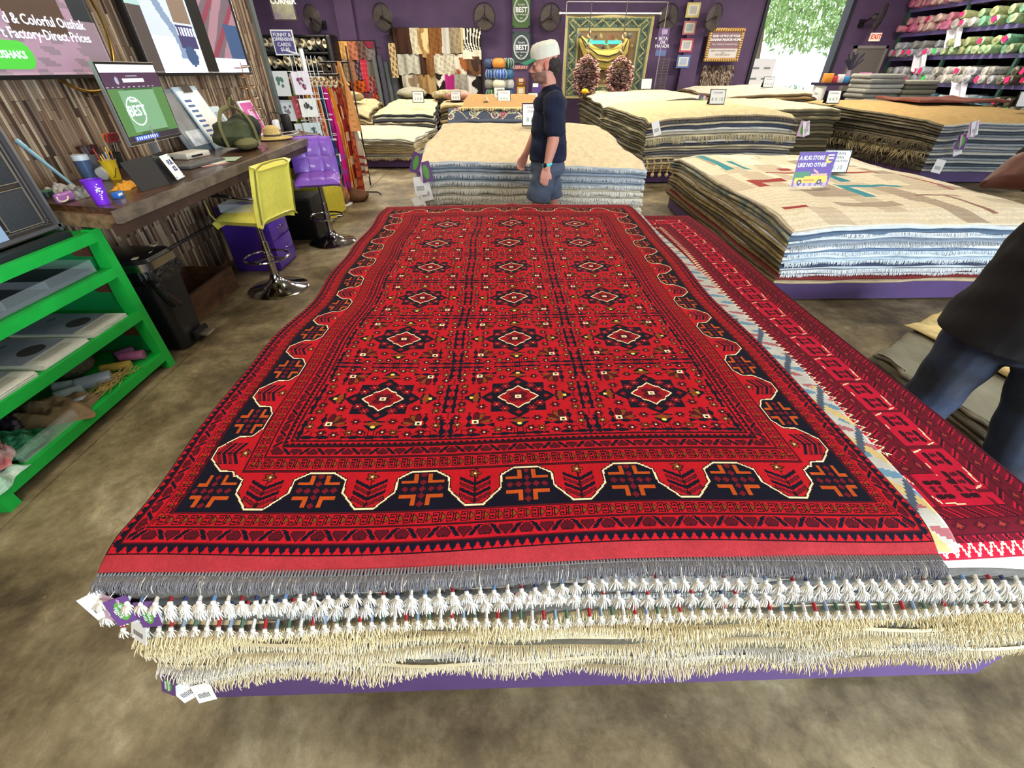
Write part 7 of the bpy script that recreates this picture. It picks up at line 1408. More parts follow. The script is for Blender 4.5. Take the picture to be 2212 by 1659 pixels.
text_mesh('text', 'SEND US PICS OF YOUR', .088, LW, (cx, 17.56, z0+H_*.76), BROT, t, bold=.003, xs=.95); text_mesh('text', 'BANANA MANOR HOME', .095, LW, (cx, 17.56, z0+H_*.655), BROT, t, bold=.003, xs=.95); text_mesh('text', 'FOR A CHANCE TO BE FEATURED', .055, LW, (cx, 17.56, z0+H_*.52), BROT, t)
for q, s_ in enumerate(('SEND TO OUR INSTAGRAM DMS', '- OR -', 'POST AND TAG US')): text_mesh('text', s_, .055, M('grey_ink', (110, 100, 104), .6), (cx, 17.55, z0+H_*(.34-.06*q)), BROT, t)
# shaggy swatch
a, b, z0, z1 = rect(1514, 141, 1578, 193, 17.93); t = thing('shag_rug', 'brown and cream shaggy rug hanging below the gold framed sign', 'rug', ((a+b)/2, 17.93, z0)); MB().box(a, b, 17.93, 17.99, z0, z1).build('backing', M('shag_back', (120, 90, 80), .9), t); n_ = 1500
PT = np.stack([RNG.uniform(a, b, n_), np.full(n_, 17.925), RNG.uniform(z0+.05, z1, n_)], 1); D_ = np.stack([RNG.uniform(-.7, .7, n_), np.full(n_, -1.), np.zeros(n_)], 1); D_ /= np.linalg.norm(D_, axis=1)[:, None]
strands('shag', PT, D_, RNG.uniform(.05, .12, n_), .012, SH, t, 1, np.array([lin(c) for c in [(226, 214, 196), (110, 84, 72), (170, 140, 120), (70, 52, 48), (196, 176, 156)]])[RNG.integers(0, 5, n_)], .5, origin=tuple(t.location), kink=.9)
# EXIT sign and the grey door by the shelves
p = atY(1892, 80, 17.9); t = thing('exit_sign', 'lit EXIT sign on the purple wall above the grey door', 'sign', p); MB().rbox((p.x, 17.93, p.z), (.36, .06, .22), .01).build('case', M('exit_case', (236, 214, 196), .5, emit=.6), t); text_mesh('text', 'EXIT', .17, M('exit_red', (206, 70, 40), .5, emit=.4), (p.x, 17.895, p.z), BROT, t, bold=.006)
a, b, z0, z1 = rect(1846, 102, 1908, 175, 17.9); d = MB().box(12.1, 13.08, 17.93, 18.0, 0, 2.24).build('door_2', M('grey_door', (112, 106, 104), .6)); d['kind'] = 'structure'
m = MB(); m.box(12.02, 12.1, 17.9, 18.0, 0, 2.32).box(13.08, 13.16, 17.9, 18.0, 0, 2.32).box(12.02, 13.16, 17.9, 18.0, 2.24, 2.32); m.build('door_frame', M('grey_doorframe', (140, 134, 132), .6), d)
# side table with goods before the door
t = thing('sales_table', 'dark table with shelves of small goods before the grey door', 'table', (10.1, 15, 0)); DT = M('table_dark', (52, 38, 66), .6)
MB().box(9.4, 11.2, 14.7, 15.4, 1.30, 1.36).build('top', DT, t)
for x in (9.45, 11.1): MB().box(x, x+.06, 14.75, 15.3, 0, 1.3).build('leg', WHITE, t)
MB().box(9.4, 11.2, 14.75, 15.35, .7, .74).build('shelf', DT, t)
gl = [(9.45, .22, .22, (230, 150, 60), 'orange carton'), (9.72, .10, .16, (190, 60, 70), 'red packet'), (9.88, .12, .2, (226, 222, 226), 'white carton'), (10.05, .12, .15, (60, 140, 200), 'blue packet'), (10.25, .14, .18, (46, 36, 44), 'black tin'), (10.5, .26, .24, (190, 110, 160), 'framed pink picture'), (10.85, .12, .16, (60, 50, 60), 'dark jar')]
for x, w_, h_, c, nm in gl: tag(MB().rbox((x+w_/2, 14.95, 1.36+h_/2), (w_, .16, h_), .01).build('carton', M('good_'+nm.replace(' ', '_'), c, .5), own=True), nm+' standing on the dark sales table by the grey door', 'goods')
for k in range(9): tag(MB().rbox((9.6+k*.17, 15.0, .74+.21), (.12, .3, .42), .02).build('folded_cloth', M('fc%d' % (k % 3), [(46, 40, 50), (70, 52, 46), (34, 32, 40)][k % 3], .8), own=True), 'dark folded cloth standing upright on the lower shelf of the sales table', 'cloth', 'dark cloths on the sales table')
t = thing('vase', 'pale vase with dark feathers on the sales table', 'vase', (10.3, 15.2, 1.36)); MB().lathe([(.06, 0), (.09, .12), (.04, .25), (.05, .3)], (10.3, 15.2, 1.36), 14).build('body', M('vase', (150, 132, 150), .5), t)
m = MB()
for q in range(14): m.tube([(10.3, 15.2, 1.62), (10.3+RNG.uniform(-.25, .3), 15.2, 1.85+RNG.uniform(0, .25))], [.01, .03], 5)
m.build('feathers', M('feather', (44, 38, 56), .8), t)
# folded grey rugs in front of the wall shelves
for cx_, n_, w_, dz, cs, nm in ((9.98, 7, .95, .105, [(172, 172, 166), (196, 196, 190), (150, 150, 144)], 'grey stack next to the dark sales table'), (10.95, 6, .85, .10, [(142, 138, 120), (120, 116, 102), (160, 158, 144)], 'olive-grey stack beside the grey one')):
    for k in range(n_):
        z = .85+k*dz; tag(MB().rbox((0, 0, dz/2-.002), (w_, .8, dz-.004), dz*.45, seg=3).xf(Matrix.Translation((cx_+.03*math.sin(k*2), 13.5+.03*math.cos(k*3), z)) @ Matrix.Rotation(.05*math.sin(k*1.7), 4, 'Z')).build('folded_rug', wool(cs[k % 3]), own=True), 'folded rug, %s in the %s' % (ORD[n_-1-k], nm), 'folded rug', 'folded rugs before the wall shelves')
tag(MB().box(9.5, 11.4, 13.1, 13.95, 0, .85).build('bench', M('bench_dark', (60, 46, 70), .7), own=True), 'dark bench under the two stacks of folded grey rugs', 'bench')
# small heaps on the stacks in the middle
crumple('folded_throw', (-1.05, 14.0, 1.0), (.42, .3, .12), M('pink_throw', (226, 160, 148), .9, noise=(9, .25)), 'pink shaggy throw lying on the tan stack by the cowhides', 'throw', 2, amp=.3)
crumple('folded_throw', (-1.35, 14.8, 1.0), (.5, .3, .13), M('cream_throw', (216, 200, 160), .9, noise=(12, .5)), 'cream and black speckled throw behind the pink one', 'throw', 5, amp=.3)
crumple('folded_throw', (-2.6, 15.6, .98), (.45, .4, .16), wool((170, 168, 150)), 'folded grey-olive throw behind the second stack by the clothes', 'throw', 7, amp=.15)
crumple('folded_throw', (-4.3, 13.9, .98), (.6, .5, .16), wool((196, 170, 124)), 'rumpled tan blanket heaped on the stack behind the clothes', 'throw', 4, amp=.3)
# ---------------------------------------------------------------- price cards
def card_sign(x, y, z, label, txt, w_=.26, h_=.22, yaw=0, tc=(60, 120, 100), col=(240, 240, 238), blank=False):
    t = thing('price_card', label, 'sign', (x, y, z)); f = Matrix.Translation((x, y, z)) @ Matrix.Rotation(yaw, 4, 'Z') @ Matrix.Rotation(math.radians(78), 4, 'X')
    MB().rbox((0, h_/2, 0), (w_, h_, .012), .003).xf(f).build('frame', BLACK, t); MB().box(-w_/2+.014, w_/2-.014, .014, h_-.014, .006, .009).xf(f).build('card', M('pcard_%d' % col[2], col, .5), t)
    MB().beam(f @ Vector((0, h_*.9, -.006)), Vector((x, y, z))+Matrix.Rotation(yaw, 3, 'Z') @ Vector((0, .13, .004)), w_*.9, .006).build('stand_leg', BLACK, t); rm = f.to_3x3().to_4x4()
    for k, (s_, sz, v, c) in enumerate(txt): text_mesh('text', s_, sz, M('ink_%d' % c[0], c, .6), f @ Vector((0, v*h_, .010)), rm, t, ext=.0005)
    m = MB()
    for sx_, sy_ in ((-1, .1), (1, .1), (-1, .9), (1, .9)): m.ball(f @ Vector((sx_*(w_/2-.028), sy_*h_, .010)), .005, 6)
    m.build('screw_cap', BLACK, t); return t
DKI = (70, 70, 84); GRI = (84, 130, 116)
p = atY(1815, 372, 4.9); 
card_sign(3.67, 5.06, .735, 'black-framed price card beside the clear sign with the yellow car', [('COLORFUL', .034, .82, DKI), ('MODERN', .034, .66, DKI), ('HAND-KNOTTED', .030, .51, DKI), ('8 X 10', .06, .24, GRI)], .30, .235, -.05)
def at_card(px, py, Y): q = atY(px, py, Y); return q.x, Y, q.z
x, y, z = at_card(1152, 282, 7.3); card_sign(x, y, .985, 'price card on the wide stack, half hidden by the walking man', [('COLORFUL', .04, .82, DKI), ('OUSHAKS', .04, .64, DKI), ('8 X 10', .075, .28, GRI)], .34, .29)
for px, py, Y, lb, tx_, s in [(904, 222, 13.2, 'price card on the second stack by the clothes', '5 X 8', 1), (985, 218, 13.6, 'price card on the tan stack before the pink throw', '3 X 5', .9), (1089, 222, 12.4, 'front price card on the sand-brown fringed rug', '4 X 6', 1.05), (1079, 212, 13.0, 'rear price card on the sand-brown fringed rug', '4 X 6', .95), (1547, 226, 9.6, 'price card on the tall tasselled stack', '8 X 10', 1.), (1797, 224, 10.9, 'price card on the cream stack beside the brown one', '6 X 9', 1.), (1658, 189, 14.2, 'small price card on the folded tan stack before the roll-up door', '9 X 12', 1.), (1395, 193, 14.0, 'plain white card seen from the side on the pale stack', '', 1.), (1151, 222, 13.5, 'small price card just behind the walking man', '6 X 9', .9), (2208, 232, 9.0, 'price card with dark side on the ochre-topped stack', '', 1.)]:
    x, y, z = at_card(px, py, Y); card_sign(x, y, z, lb, [('OUSHAK', .045*s, .75, DKI), (tx_, .08*s, .32, GRI)] if tx_ else [], .30*s, .25*s)
t = thing('tent_card', 'small wooden-edged tent card standing sideways on the sand-brown rug', 'sign', at_card(1050, 226, 12.3)); q = Vector(at_card(1050, 226, 12.3))
MB().beam(q+Vector((-.09, 0, 0)), q+Vector((0, 0, .17)), .16, .012).build('panel', M('tent_wood', (190, 150, 90), .6), t); MB().beam(q+Vector((.11, .0, 0)), q+Vector((0, 0, .17)), .16, .012).build('panel', WHITE, t)
# clear stand with the car picture on the patterned stack
p = Vector((3.02, 4.42, .728)); t = thing('acrylic_sign', 'clear upright stand with a purple picture of a yellow car on the patterned stack', 'sign', p); ya = .10; ux_ = Vector((math.cos(ya), math.sin(ya), 0)); Wd, Hd = .40, .31
f = frame4(p, ux_, (0, .10, 1)); MB().box(-Wd/2, Wd/2, 0, Hd, .003, .006).box(-Wd/2, Wd/2, 0, .005, -.09, .006).xf(f).build('clear_sheet', GLASS, t)
def carp(U, V):
    K = np.zeros(U.shape, int); pal = [(92, 54, 160), (230, 206, 70), (40, 40, 48), (60, 130, 90), (222, 176, 150), (190, 176, 196), (226, 120, 60), (70, 50, 90), (150, 90, 170)]
    K[(V < .45) & (U < .42) & (V > .22)] = 3; K[V < .20] = 5; K[(V < .2) & (np.sin(U*40) > .5)] = 8; K[(V > .10) & (V < .30) & (U > .05) & (U < .93)] = 1; K[(V > .26) & (V < .30) & (U < .3)] = 3; K[(np.hypot((U-.2)*1.3, V-.12) < .085)] = 2; K[(np.hypot((U-.74)*1.3, V-.12) < .085)] = 2
    K[(np.hypot((U-.2)*1.3, V-.12) < .04)] = 5; K[(np.hypot((U-.74)*1.3, V-.12) < .04)] = 5; K[(V > .15) & (V < .20) & (U > .3) & (U < .6)] = 6; K[(V > .30) & (V < .37) & (U > .46) & (U < .9)] = 4; K[(np.abs(V-.42+(U-.6)*.7) < .03) & (U > .5) & (U < .64)] = 4
    r1 = np.hypot((U-.84)*1.3, V-.80); r2 = np.hypot((U-.88)*1.3, V-.85); K[(r1 < .13) & (r2 > .12) & (V < .88)] = 1
    return K, pal
painted('picture', 0, 1, 0, 1, p-ux_*(Wd/2-.006)+ZW*.012+Vector((0, -.003, 0)), ux_*(Wd-.012), f.to_3x3() @ Vector((0, Hd-.018, 0)), carp, t, PRINT, n=(90, 70))
rm = f.to_3x3().to_4x4(); 
for s_, u, v, sz in (('A RUG STORE', -.055, .255, .048), ('LIKE NO OTHER', -.035, .195, .048), ('BANANA', .135, .275, .018), ('MANOR', .14, .25, .018)): text_mesh('text', s_, sz, LW, f @ Vector((u, v, .0075)), rm, t, bold=.0015, xs=.85)
# ================================================================ WALL SHELVES OF WRAPPED ROLLS
SFX = 13.4; PYs = [11.17, 13.44, 15.73, 17.92]; lvl = [.16, .70, 1.35, 2.01, 2.63, 3.25]
t = thing('storage_shelving', 'tall shelving with purple beams and green uprights full of wrapped rug rolls', 'shelving', (14.0, 14.5, 0)); TEAL = M('teal_upright', (70, 112, 96), .5, noise=(30, .3)); LIL = M('lilac_beam', (112, 98, 160), .5); RUST = M('rust_deck', (96, 52, 46), .7)
for y in PYs:
    for x in (SFX, SFX+1.15): MB().box(x-.04, x+.04, y-.04, y+.04, 0, 4.2).build('upright', TEAL, t)
for z in lvl:
    for y0_, y1_ in zip(PYs, PYs[1:]):
        MB().box(SFX-.035, SFX+.035, y0_+.04, y1_-.04, z-.10, z).build('beam', LIL, t); MB().box(SFX+.035, SFX+1.19, y0_+.04, y1_-.04, z-.05, z-.02).build('deck', RUST, t)
MB().box(SFX+1.22, SFX+1.24, PYs[0], PYs[-1], 0, 4.2).build('back_sheet', M('back_dark', (24, 20, 28), .9), t)
CLEAR = None; rollp = {}
PALT = dict(pink=[(226, 150, 170), (236, 190, 190), (214, 120, 160), (236, 206, 200), (230, 170, 140)], white=[(226, 226, 228), (210, 212, 220), (196, 196, 190), (234, 230, 224)], green=[(186, 222, 170), (206, 226, 180), (150, 214, 180), (196, 206, 150), (214, 222, 206)], grey=[(170, 176, 188), (196, 200, 212), (150, 152, 150), (206, 206, 210)], olive=[(120, 116, 100), (104, 100, 86), (132, 128, 112)], blue=[(150, 176, 196), (190, 206, 216), (110, 150, 166), (222, 226, 228)])
CN = dict(pink='pink', white='white', green='pale green', grey='pale grey', olive='olive-grey', blue='pale blue')
PINK = M('pink_label', (236, 40, 120), .5); GRL = M('green_label', (60, 220, 90), .5)
def rollmesh(fam, k):
    key = (fam, k)
    if key in rollp: return rollp[key]
    c = PALT[fam][k % len(PALT[fam])]; m = MB(); r_ = random.Random(k*7+len(fam)); n_ = 12; L = 1.15
    m.tube([(0, 0, 0), (.03, 0, .005), (.25, .01, 0), (.7, -.01, .01), (1.1, 0, 0), (L, 0, 0)], [.035, .10, .108, .10, .106, .05], n_)
    m.tube([(-.012, 0, 0), (0, 0, 0)], [.02, .045], n_, mi=1)
    mt = M('wrap_%s_%d' % key, c, .22, noise=(14, .18), bump=(26, .9, .02), coat=.4); o = m.build('rug_roll', [mt, M('core_%s_%d' % key, tuple(int(v*.75) for v in c), .6)], smooth=60)
    rollp[key] = [o, False]; return rollp[key]
plan = {4: [('green', 0), ('green', 1), ('pink', 2)], 3: [('grey', 0), ('green', 1), ('grey', 2)], 2: [('grey', 0), ('white', 1), ('grey', 2)], 1: [('olive', 0), ('blue', 1), ('blue', 2)], 5: [('green', 0), ('pink', 1), ('pink', 2)], 0: [('olive', 0), ('olive', 1), ('grey', 2)]}
rr_ = random.Random(21); BN = ['nearest the brown stack', 'in the middle', 'by the grey door']; LN = ['lowest', 'second', 'third', 'fourth', 'fifth', 'top']
for lv_, bays in plan.items():
    if lv_ == 0: continue
    for fam, bi in bays:
        y0_, y1_ = PYs[bi]+.14, PYs[bi+1]-(.26 if bi == 2 else .14); n_ = 9
        for row in range(2):
            cnt = n_-row*2-(2 if row and rr_.random() < .4 else 0)
            for k in range(cnt):
                f2 = fam
                if lv_ == 4 and bi == 1 and k > 5: f2 = 'white'
                if lv_ == 2 and bi == 0: f2 = 'olive'
                if lv_ == 3 and bi == 0: f2 = 'olive' if k < 3 else 'green'
                e = rollmesh(f2, rr_.randrange(4)); 
                if not e[1]: o = e[0]; e[1] = True
                else: o = e[0].copy(); COL.objects.link(o)
                y = lerp(y0_, y1_, (k+.5*row+.0)/(n_-1)) if row == 0 else lerp(y0_+.12, y1_-.15, k/max(1, cnt-1)); o.location = (SFX-.16-rr_.uniform(0, .22), y, lvl[lv_]+.105+row*.185); s_ = rr_.uniform(.92, 1.12); o.scale = (1, s_, s_*rr_.uniform(.85, 1.05)); o.rotation_euler = (rr_.uniform(0, 6), rr_.uniform(-.02, .10), rr_.uniform(-.16, .16))
                tag(o, '%s plastic-wrapped rug roll on the %s shelf of the bay %s' % (CN[f2], LN[lv_], BN[bi]), 'rug roll', 'wrapped rolls, %s shelf, bay %s' % (LN[lv_], BN[bi]))
                if rr_.random() < (.45 if lv_ == 2 else .2):
                    cc = MB(); cc.cbox((-.014, 0, 0), (.004, .11, .13)).build('tag_card', PINK if rr_.random() < .8 else GRL, o, origin='local')
# loose plastic hanging over two beams
for x, y, z, lb in ((SFX-.12, 15.75, 2.4, 'loose white plastic wrap hanging over the fourth shelf beam'), (SFX-.12, 16.6, 1.85, 'loose grey plastic wrap drooping over the third shelf beam'), (SFX-.12, 14.7, 1.15, 'loose clear plastic wrap with pink tag hanging from the second shelf')):
    g = [[(x-.06*math.sin(i*.9)-.12*j/8, y-.25+.06*i-.05*j, z+.35-.07*j+.03*math.sin(i*1.3+j)) for j in range(9)] for i in range(9)]; tag(MB().sheet(g, 0, .003).build('plastic_wrap', M('wrap_white', (222, 222, 234), .2, bump=(18, .9, .02)), own=True), lb, 'plastic wrap')
# ================================================================ PEOPLE
def blend(name, mb, mat, parent=None, vox=.010, smooth=4, paint=None, disp=None, origin=(0, 0, 0)):
    """unite overlapping volumes into one continuous smooth skin"""
    me = bpy.data.meshes.new('tmp'); me.from_pydata(mb.v, [], mb.f); me.update(); t = bpy.data.objects.new('tmp', me); COL.objects.link(t)
    r = t.modifiers.new('r', 'REMESH'); r.mode = 'VOXEL'; r.voxel_size = vox; s = t.modifiers.new('s', 'SMOOTH'); s.factor = .5; s.iterations = smooth
    dg = bpy.context.evaluated_depsgraph_get(); me2 = bpy.data.meshes.new_from_object(t.evaluated_get(dg)); COL.objects.unlink(t); bpy.data.objects.remove(t)
    n = len(me2.vertices); co = np.empty(n*3, np.float32); me2.vertices.foreach_get('co', co); co = co.reshape(-1, 3)
    if disp: nn = np.empty(n*3, np.float32); me2.vertices.foreach_get('normal', nn); co = disp(co, nn.reshape(-1, 3))
    if paint:
        nf = len(me2.polygons); c = np.empty(nf*3, np.float32); me2.polygons.foreach_get('center', c); c = c.reshape(-1, 3); C = np.ones((nf, 4), np.float32); C[:, :3] = paint(c); a = me2.attributes.new('Col', 'FLOAT_COLOR', 'FACE'); a.data.foreach_set('color', C.ravel())
    co = co-np.array(origin, np.float32); me2.vertices.foreach_set('co', co.ravel()); me2.materials.clear(); me2.materials.append(mat); me2.shade_smooth(); me2.name = name; me2.update()
    o = bpy.data.objects.new(name, me2); COL.objects.link(o); o.location = origin if parent is None else (0, 0, 0)
    if parent is not None: o.parent = parent
    return o
SKIN = M('skin', rough=.55, attr=True, noise=(40, .10))
def hand(m, w, d, palm_n, L=.19, curl=.7, side=1):
    """palm and five separate fingers; w wrist, d finger direction, palm_n palm normal (fingers curl towards it), side = +1 thumb along s"""
    w, d, pn = Vector(w), Vector(d).normalized(), Vector(palm_n).normalized(); s = d.cross(pn).normalized()*side; pn = s.cross(d).normalized()*side if False else (pn-d*pn.dot(d)).normalized()
    pl = L*.5
    for q in (-.030, -.010, .010, .030): m.tube([w+s*q*.7, w+d*pl*.5+s*q, w+d*pl+s*q*1.05], [.015, .016, .013], 8)
    for q, ln, r in ((-.033, .062, .0078), (-.011, .078, .0085), (.011, .084, .0088), (.033, .076, .0085)):
        b = w+d*(pl-.005)+s*q; c1 = curl*.5; p = [b]; dd = d.copy()
        for k, f in enumerate((.42, .32, .26)):
            a = c1*(.6+.5*k); dd = (d*math.cos(a)+pn*math.sin(a)); c1 += curl*.35; p.append(p[-1]+dd*ln*f)
        m.tube(p, [r*1.1, r, r*.95, r*.75], 8); m.ball(p[-1], r*.75, 6)
    b = w+d*pl*.25+s*.026; p = [b, b+d*.025+s*.022+pn*.008, b+d*.055+s*.030+pn*.020, b+d*.078+s*.026+pn*.030]; m.tube(p, [.013, .011, .0095, .007], 8); m.ball(p[-1], .007, 6)
def limb(m, pts, rs, n=14):
    P = [Vector(p) for p in pts]; Q = []; R = []
    for k in range(len(P)-1):
        for s_ in (0, .25, .5, .75): Q.append(P[k].lerp(P[k+1], s_)); t = s_*s_*(3-2*s_); R.append(lerp(rs[k], rs[k+1], t))
    Q.append(P[-1]); R.append(rs[-1]); m.tube(Q, R, n); m.ball(P[0], rs[0], 10).ball(P[-1], rs[-1], 10); return m
def head(m, c, f, up=(0, 0, 1), k=1.0):
    """head centred at c looking along f"""
    c, f = Vector(c), Vector(f).normalized(); u = Vector(up); u = (u-f*u.dot(f)).normalized(); s = u.cross(f); R_ = Matrix((f, s, u)).transposed()
    e = R_.to_euler(); B = lambda o, r: m.ball(c+R_ @ Vector(o)*k, tuple(q*k for q in r), 18, rot=e)
    B((-.012, 0, .035), (.098, .077, .088)); B((.022, 0, -.03), (.068, .062, .078)); B((.040, 0, -.088), (.044, .046, .030)); B((.055, 0, -.045), (.042, .044, .045))
    B((.084, 0, .012), (.016, .050, .014))     # brow
    m.tube([c+R_ @ Vector(q)*k for q in ((.088, 0, .012), (.103, 0, -.012), (.118, 0, -.030), (.094, 0, -.042))], [.009*k, .011*k, .015*k, .010*k], 10)
    for sg in (-1, 1): B((.106, sg*.014, -.034), (.010, .009, .008)); B((-.008, sg*.079, -.012), (.020, .010, .032)); B((-.016, sg*.086, .000), (.012, .006, .022)); B((.058, sg*.046, -.018), (.026, .020, .022))
    B((.097, 0, -.058), (.012, .024, .006)); B((.095, 0, -.069), (.012, .021, .007)); B((.080, 0, -.095), (.018, .022, .016))
    return R_
def eyes(parent, c, R_, k=1.0, org=(0, 0, 0)):
    for sg in (-1, 1):
        q = Vector(c)+R_ @ Vector((.074, sg*.031, -.006))*k-Vector(org); o = MB().ball(q, .0115*k, 12).build('eye', M('eye_white', (170, 160, 150), .3), parent, origin='local'); MB().ball(q+R_ @ Vector((.0082, 0, 0))*k, .0055*k, 8).build('iris', M('iris', (50, 40, 34), .2), o, origin='local')
# ---- the man walking behind the red rug
o3 = (.45, 4.5, 0); hc = Vector((.395, 4.5, 1.690)); m = MB(); R_ = head(m, hc, (-1, -.04, -.10), k=1.08)
limb(m, [(.455, 4.5, 1.48), (.425, 4.5, 1.63)], [.066, .062]); m.ball((.46, 4.5, 1.38), (.13, .20, .12), 18); m.ball((.46, 4.5, 1.20), (.14, .18, .20), 18); m.ball((.46, 4.5, 1.02), (.145, .175, .14), 18)
m.ball((.465, 4.33, 1.43), .06, 12).ball((.465, 4.67, 1.43), .06, 12)
limb(m, [(.475, 4.30, 1.43), (.478, 4.27, 1.15), (.43, 4.25, .945)], [.058, .052, .033]); hand(m, (.427, 4.25, .935), (-.15, .02, -1), (.2, 1, 0), curl=.55, side=1, L=.185)
limb(m, [(.455, 4.70, 1.43), (.37, 4.73, 1.17), (.262, 4.72, .985)], [.056, .050, .032]); hand(m, (.256, 4.72, .975), (-.35, -.02, -.9), (.3, -1, 0), curl=.9, side=1, L=.18)
limb(m, [(.44, 4.41, .90), (.36, 4.41, .53), (.40, 4.41, .10)], [.092, .060, .038]); limb(m, [(.46, 4.60, .90), (.55, 4.60, .52), (.78, 4.60, .20)], [.092, .060, .038])
m.tube([(.43, 4.41, .05), (.27, 4.41, .04)], [.045, .035], 10); m.tube([(.80, 4.60, .16), (.74, 4.60, .03)], [.045, .03], 10)
def mp(c):
    out = np.tile(np.array(lin((214, 152, 130)), np.float32), (len(c), 1)); L = (c-np.array(hc))@np.array(R_)  # head local
    x, y, z = L[:, 0]/1.08, L[:, 1]/1.08, L[:, 2]/1.08; hd = (c[:, 2] > 1.52)
    beard = hd & (z < -.045+.02*(x < .03)) & (z > -.125) & (x > -.005) & ~((x > .085) & (np.abs(z+.063) < .006)); out[beard] = lin((140, 104, 90)); out[hd & (np.abs(z+.0635) < .006) & (x > .088) & (np.abs(y) < .024)] = lin((172, 96, 86))
    out[hd & (np.abs(y) > .076) & (np.abs(x+.008) < .03)] = lin((222, 140, 122)); out[(c[:, 2] < .98) & (c[:, 2] > .7) & (np.abs(c[:, 0]-.4) < .3) & (np.abs(c[:, 1]-4.5) > .19)] = lin((226, 160, 142)); return out
man = tag(blend('person', m, SKIN, None, .0075, 3, mp, origin=o3), 'man in navy T-shirt, grey shorts and white cap with green brim walking past the stack', 'person')
eyes(man, hc, R_, 1.08, o3)
m = MB(); m.ball((.46, 4.5, 1.40), (.150, .205, .115), 18).ball((.455, 4.5, 1.24), (.160, .19, .22), 18).ball((.46, 4.5, 1.08), (.172, .19, .20), 18); m.tube([(.462, 4.5, 1.12), (.462, 4.5, .965)], [.170, .176], 24)
limb(m, [(.475, 4.315, 1.435), (.478, 4.28, 1.245)], [.094, .086]); limb(m, [(.455, 4.69, 1.435), (.40, 4.72, 1.25)], [.096, .086]); limb(m, [(.465, 4.5, 1.44), (.46, 4.5, 1.50)], [.115, .084]); m.tube([(.48, 4.38, 1.47), (.48, 4.62, 1.47)], [.08, .08], 12)
def wrinkle(co, nn): return co+nn*(.006*np.sin(co[:, 2]*38+co[:, 0]*22)*np.sin(co[:, 1]*19+co[:, 2]*9))[:, None]
blend('t_shirt', m, M('navy_cotton', (22, 30, 56), .9, noise=(30, .12)), man, .009, 3, disp=wrinkle, origin=o3)
m = MB(); m.tube([(.46, 4.5, 1.0), (.46, 4.5, .86)], [.150, .172], 24); m.ball((.46, 4.5, .90), (.165, .19, .12), 16); limb(m, [(.44, 4.42, .88), (.40, 4.41, .76)], [.115, .11]); limb(m, [(.47, 4.59, .88), (.51, 4.60, .74)], [.115, .10]); m.tube([(.41, 4.41, .8), (.375, 4.41, .625)], [.112, .125], 20); m.tube([(.50, 4.60, .8), (.53, 4.60, .61)], [.105, .112], 20)
blend('shorts', m, M('grey_shorts', (82, 92, 112), .85, noise=(20, .12)), man, .010, 3, disp=wrinkle, origin=o3)
m = MB(); B = lambda o, r: m.ball(hc+R_ @ Vector(o)*1.08, tuple(q*1.08 for q in r), 16, rot=R_.to_euler()); B((-.050, 0, .0), (.066, .084, .062)); B((-.085, 0, -.03), (.036, .060, .055)); B((-.10, 0, -.005), (.036, .054, .045)); B((-.08, 0, -.06), (.03, .05, .03))
blend('hair', m, M('dark_hair', (62, 54, 50), .8, noise=(60, .4)), man, .008, 2, disp=lambda co, nn: co+nn*(.004*np.sin(co[:, 0]*160)*np.sin(co[:, 2]*140))[:, None], origin=o3)
cf = Matrix.Translation(hc) @ R_.to_4x4() @ Matrix.Scale(1.08, 4) @ Matrix.Translation((-.012, 0, .045)) @ Matrix.Rotation(.10, 4, 'Y')
cap = MB(); cap.lathe([(.108, -.005), (.110, .012), (.108, .04), (.102, .068), (.085, .090), (.05, .100), (0, .102)], (0, 0, 0), 30, sx=1.04, sy=.86).xf(cf); cap = cap.build('cap', M('cap_white', (232, 232, 214), .8, noise=(20, .06)), man, origin=None)
for v in (): pass
bm_ = MB(); g = [[(.085+.115*(j/8)*(1-.35*(abs(i/10*2-1)**2)), (i/10*2-1)*.072*(1-.10*j/8), .012-.016*(j/8)-.018*(abs(i/10*2-1)**2)) for j in range(9)] for i in range(11)]; bm_.sheet(g, 0, -.004 if False else .004).xf(cf); bm_.build('brim', M('cap_green', (20, 132, 98), .7), cap)
lb = MB()
for q in range(3): lb.cbox((.098-.004*q, -.02, .035+.018*q), (.012, .05, .005), (0, -.3, 0))
lb.xf(cf).build('cap_lettering', M('cap_print', (96, 84, 70), .7), cap)
wt = MB(); wc = Vector((.433, 4.25, .965)); wt.tube([wc+Vector((.036*math.cos(a), .030*math.sin(a), .01*math.cos(a))) for a in np.linspace(0, 2*PI, 20, endpoint=False)], .009, 8, closed=True, flat=1.5); wt = wt.build('watch_strap', M('turquoise', (96, 214, 220), .5), man); MB().lathe([(.017, -.004), (.018, .004), (.014, .006), (0, .006)], (wc.x-.022, wc.y-.028, wc.z), 18, rot=(math.radians(80), 0, math.radians(-35))).build('watch_face', BLACKG, wt)
for c_, d_ in (((.36, 4.41, .045), 0), ((.77, 4.60, .09), 1)): MB().rbox(c_, (.28, .10, .085), .035, (0, .9 if d_ else 0, 0), seg=3).build('shoe', M('shoe_grey', (70, 72, 78), .7), man)
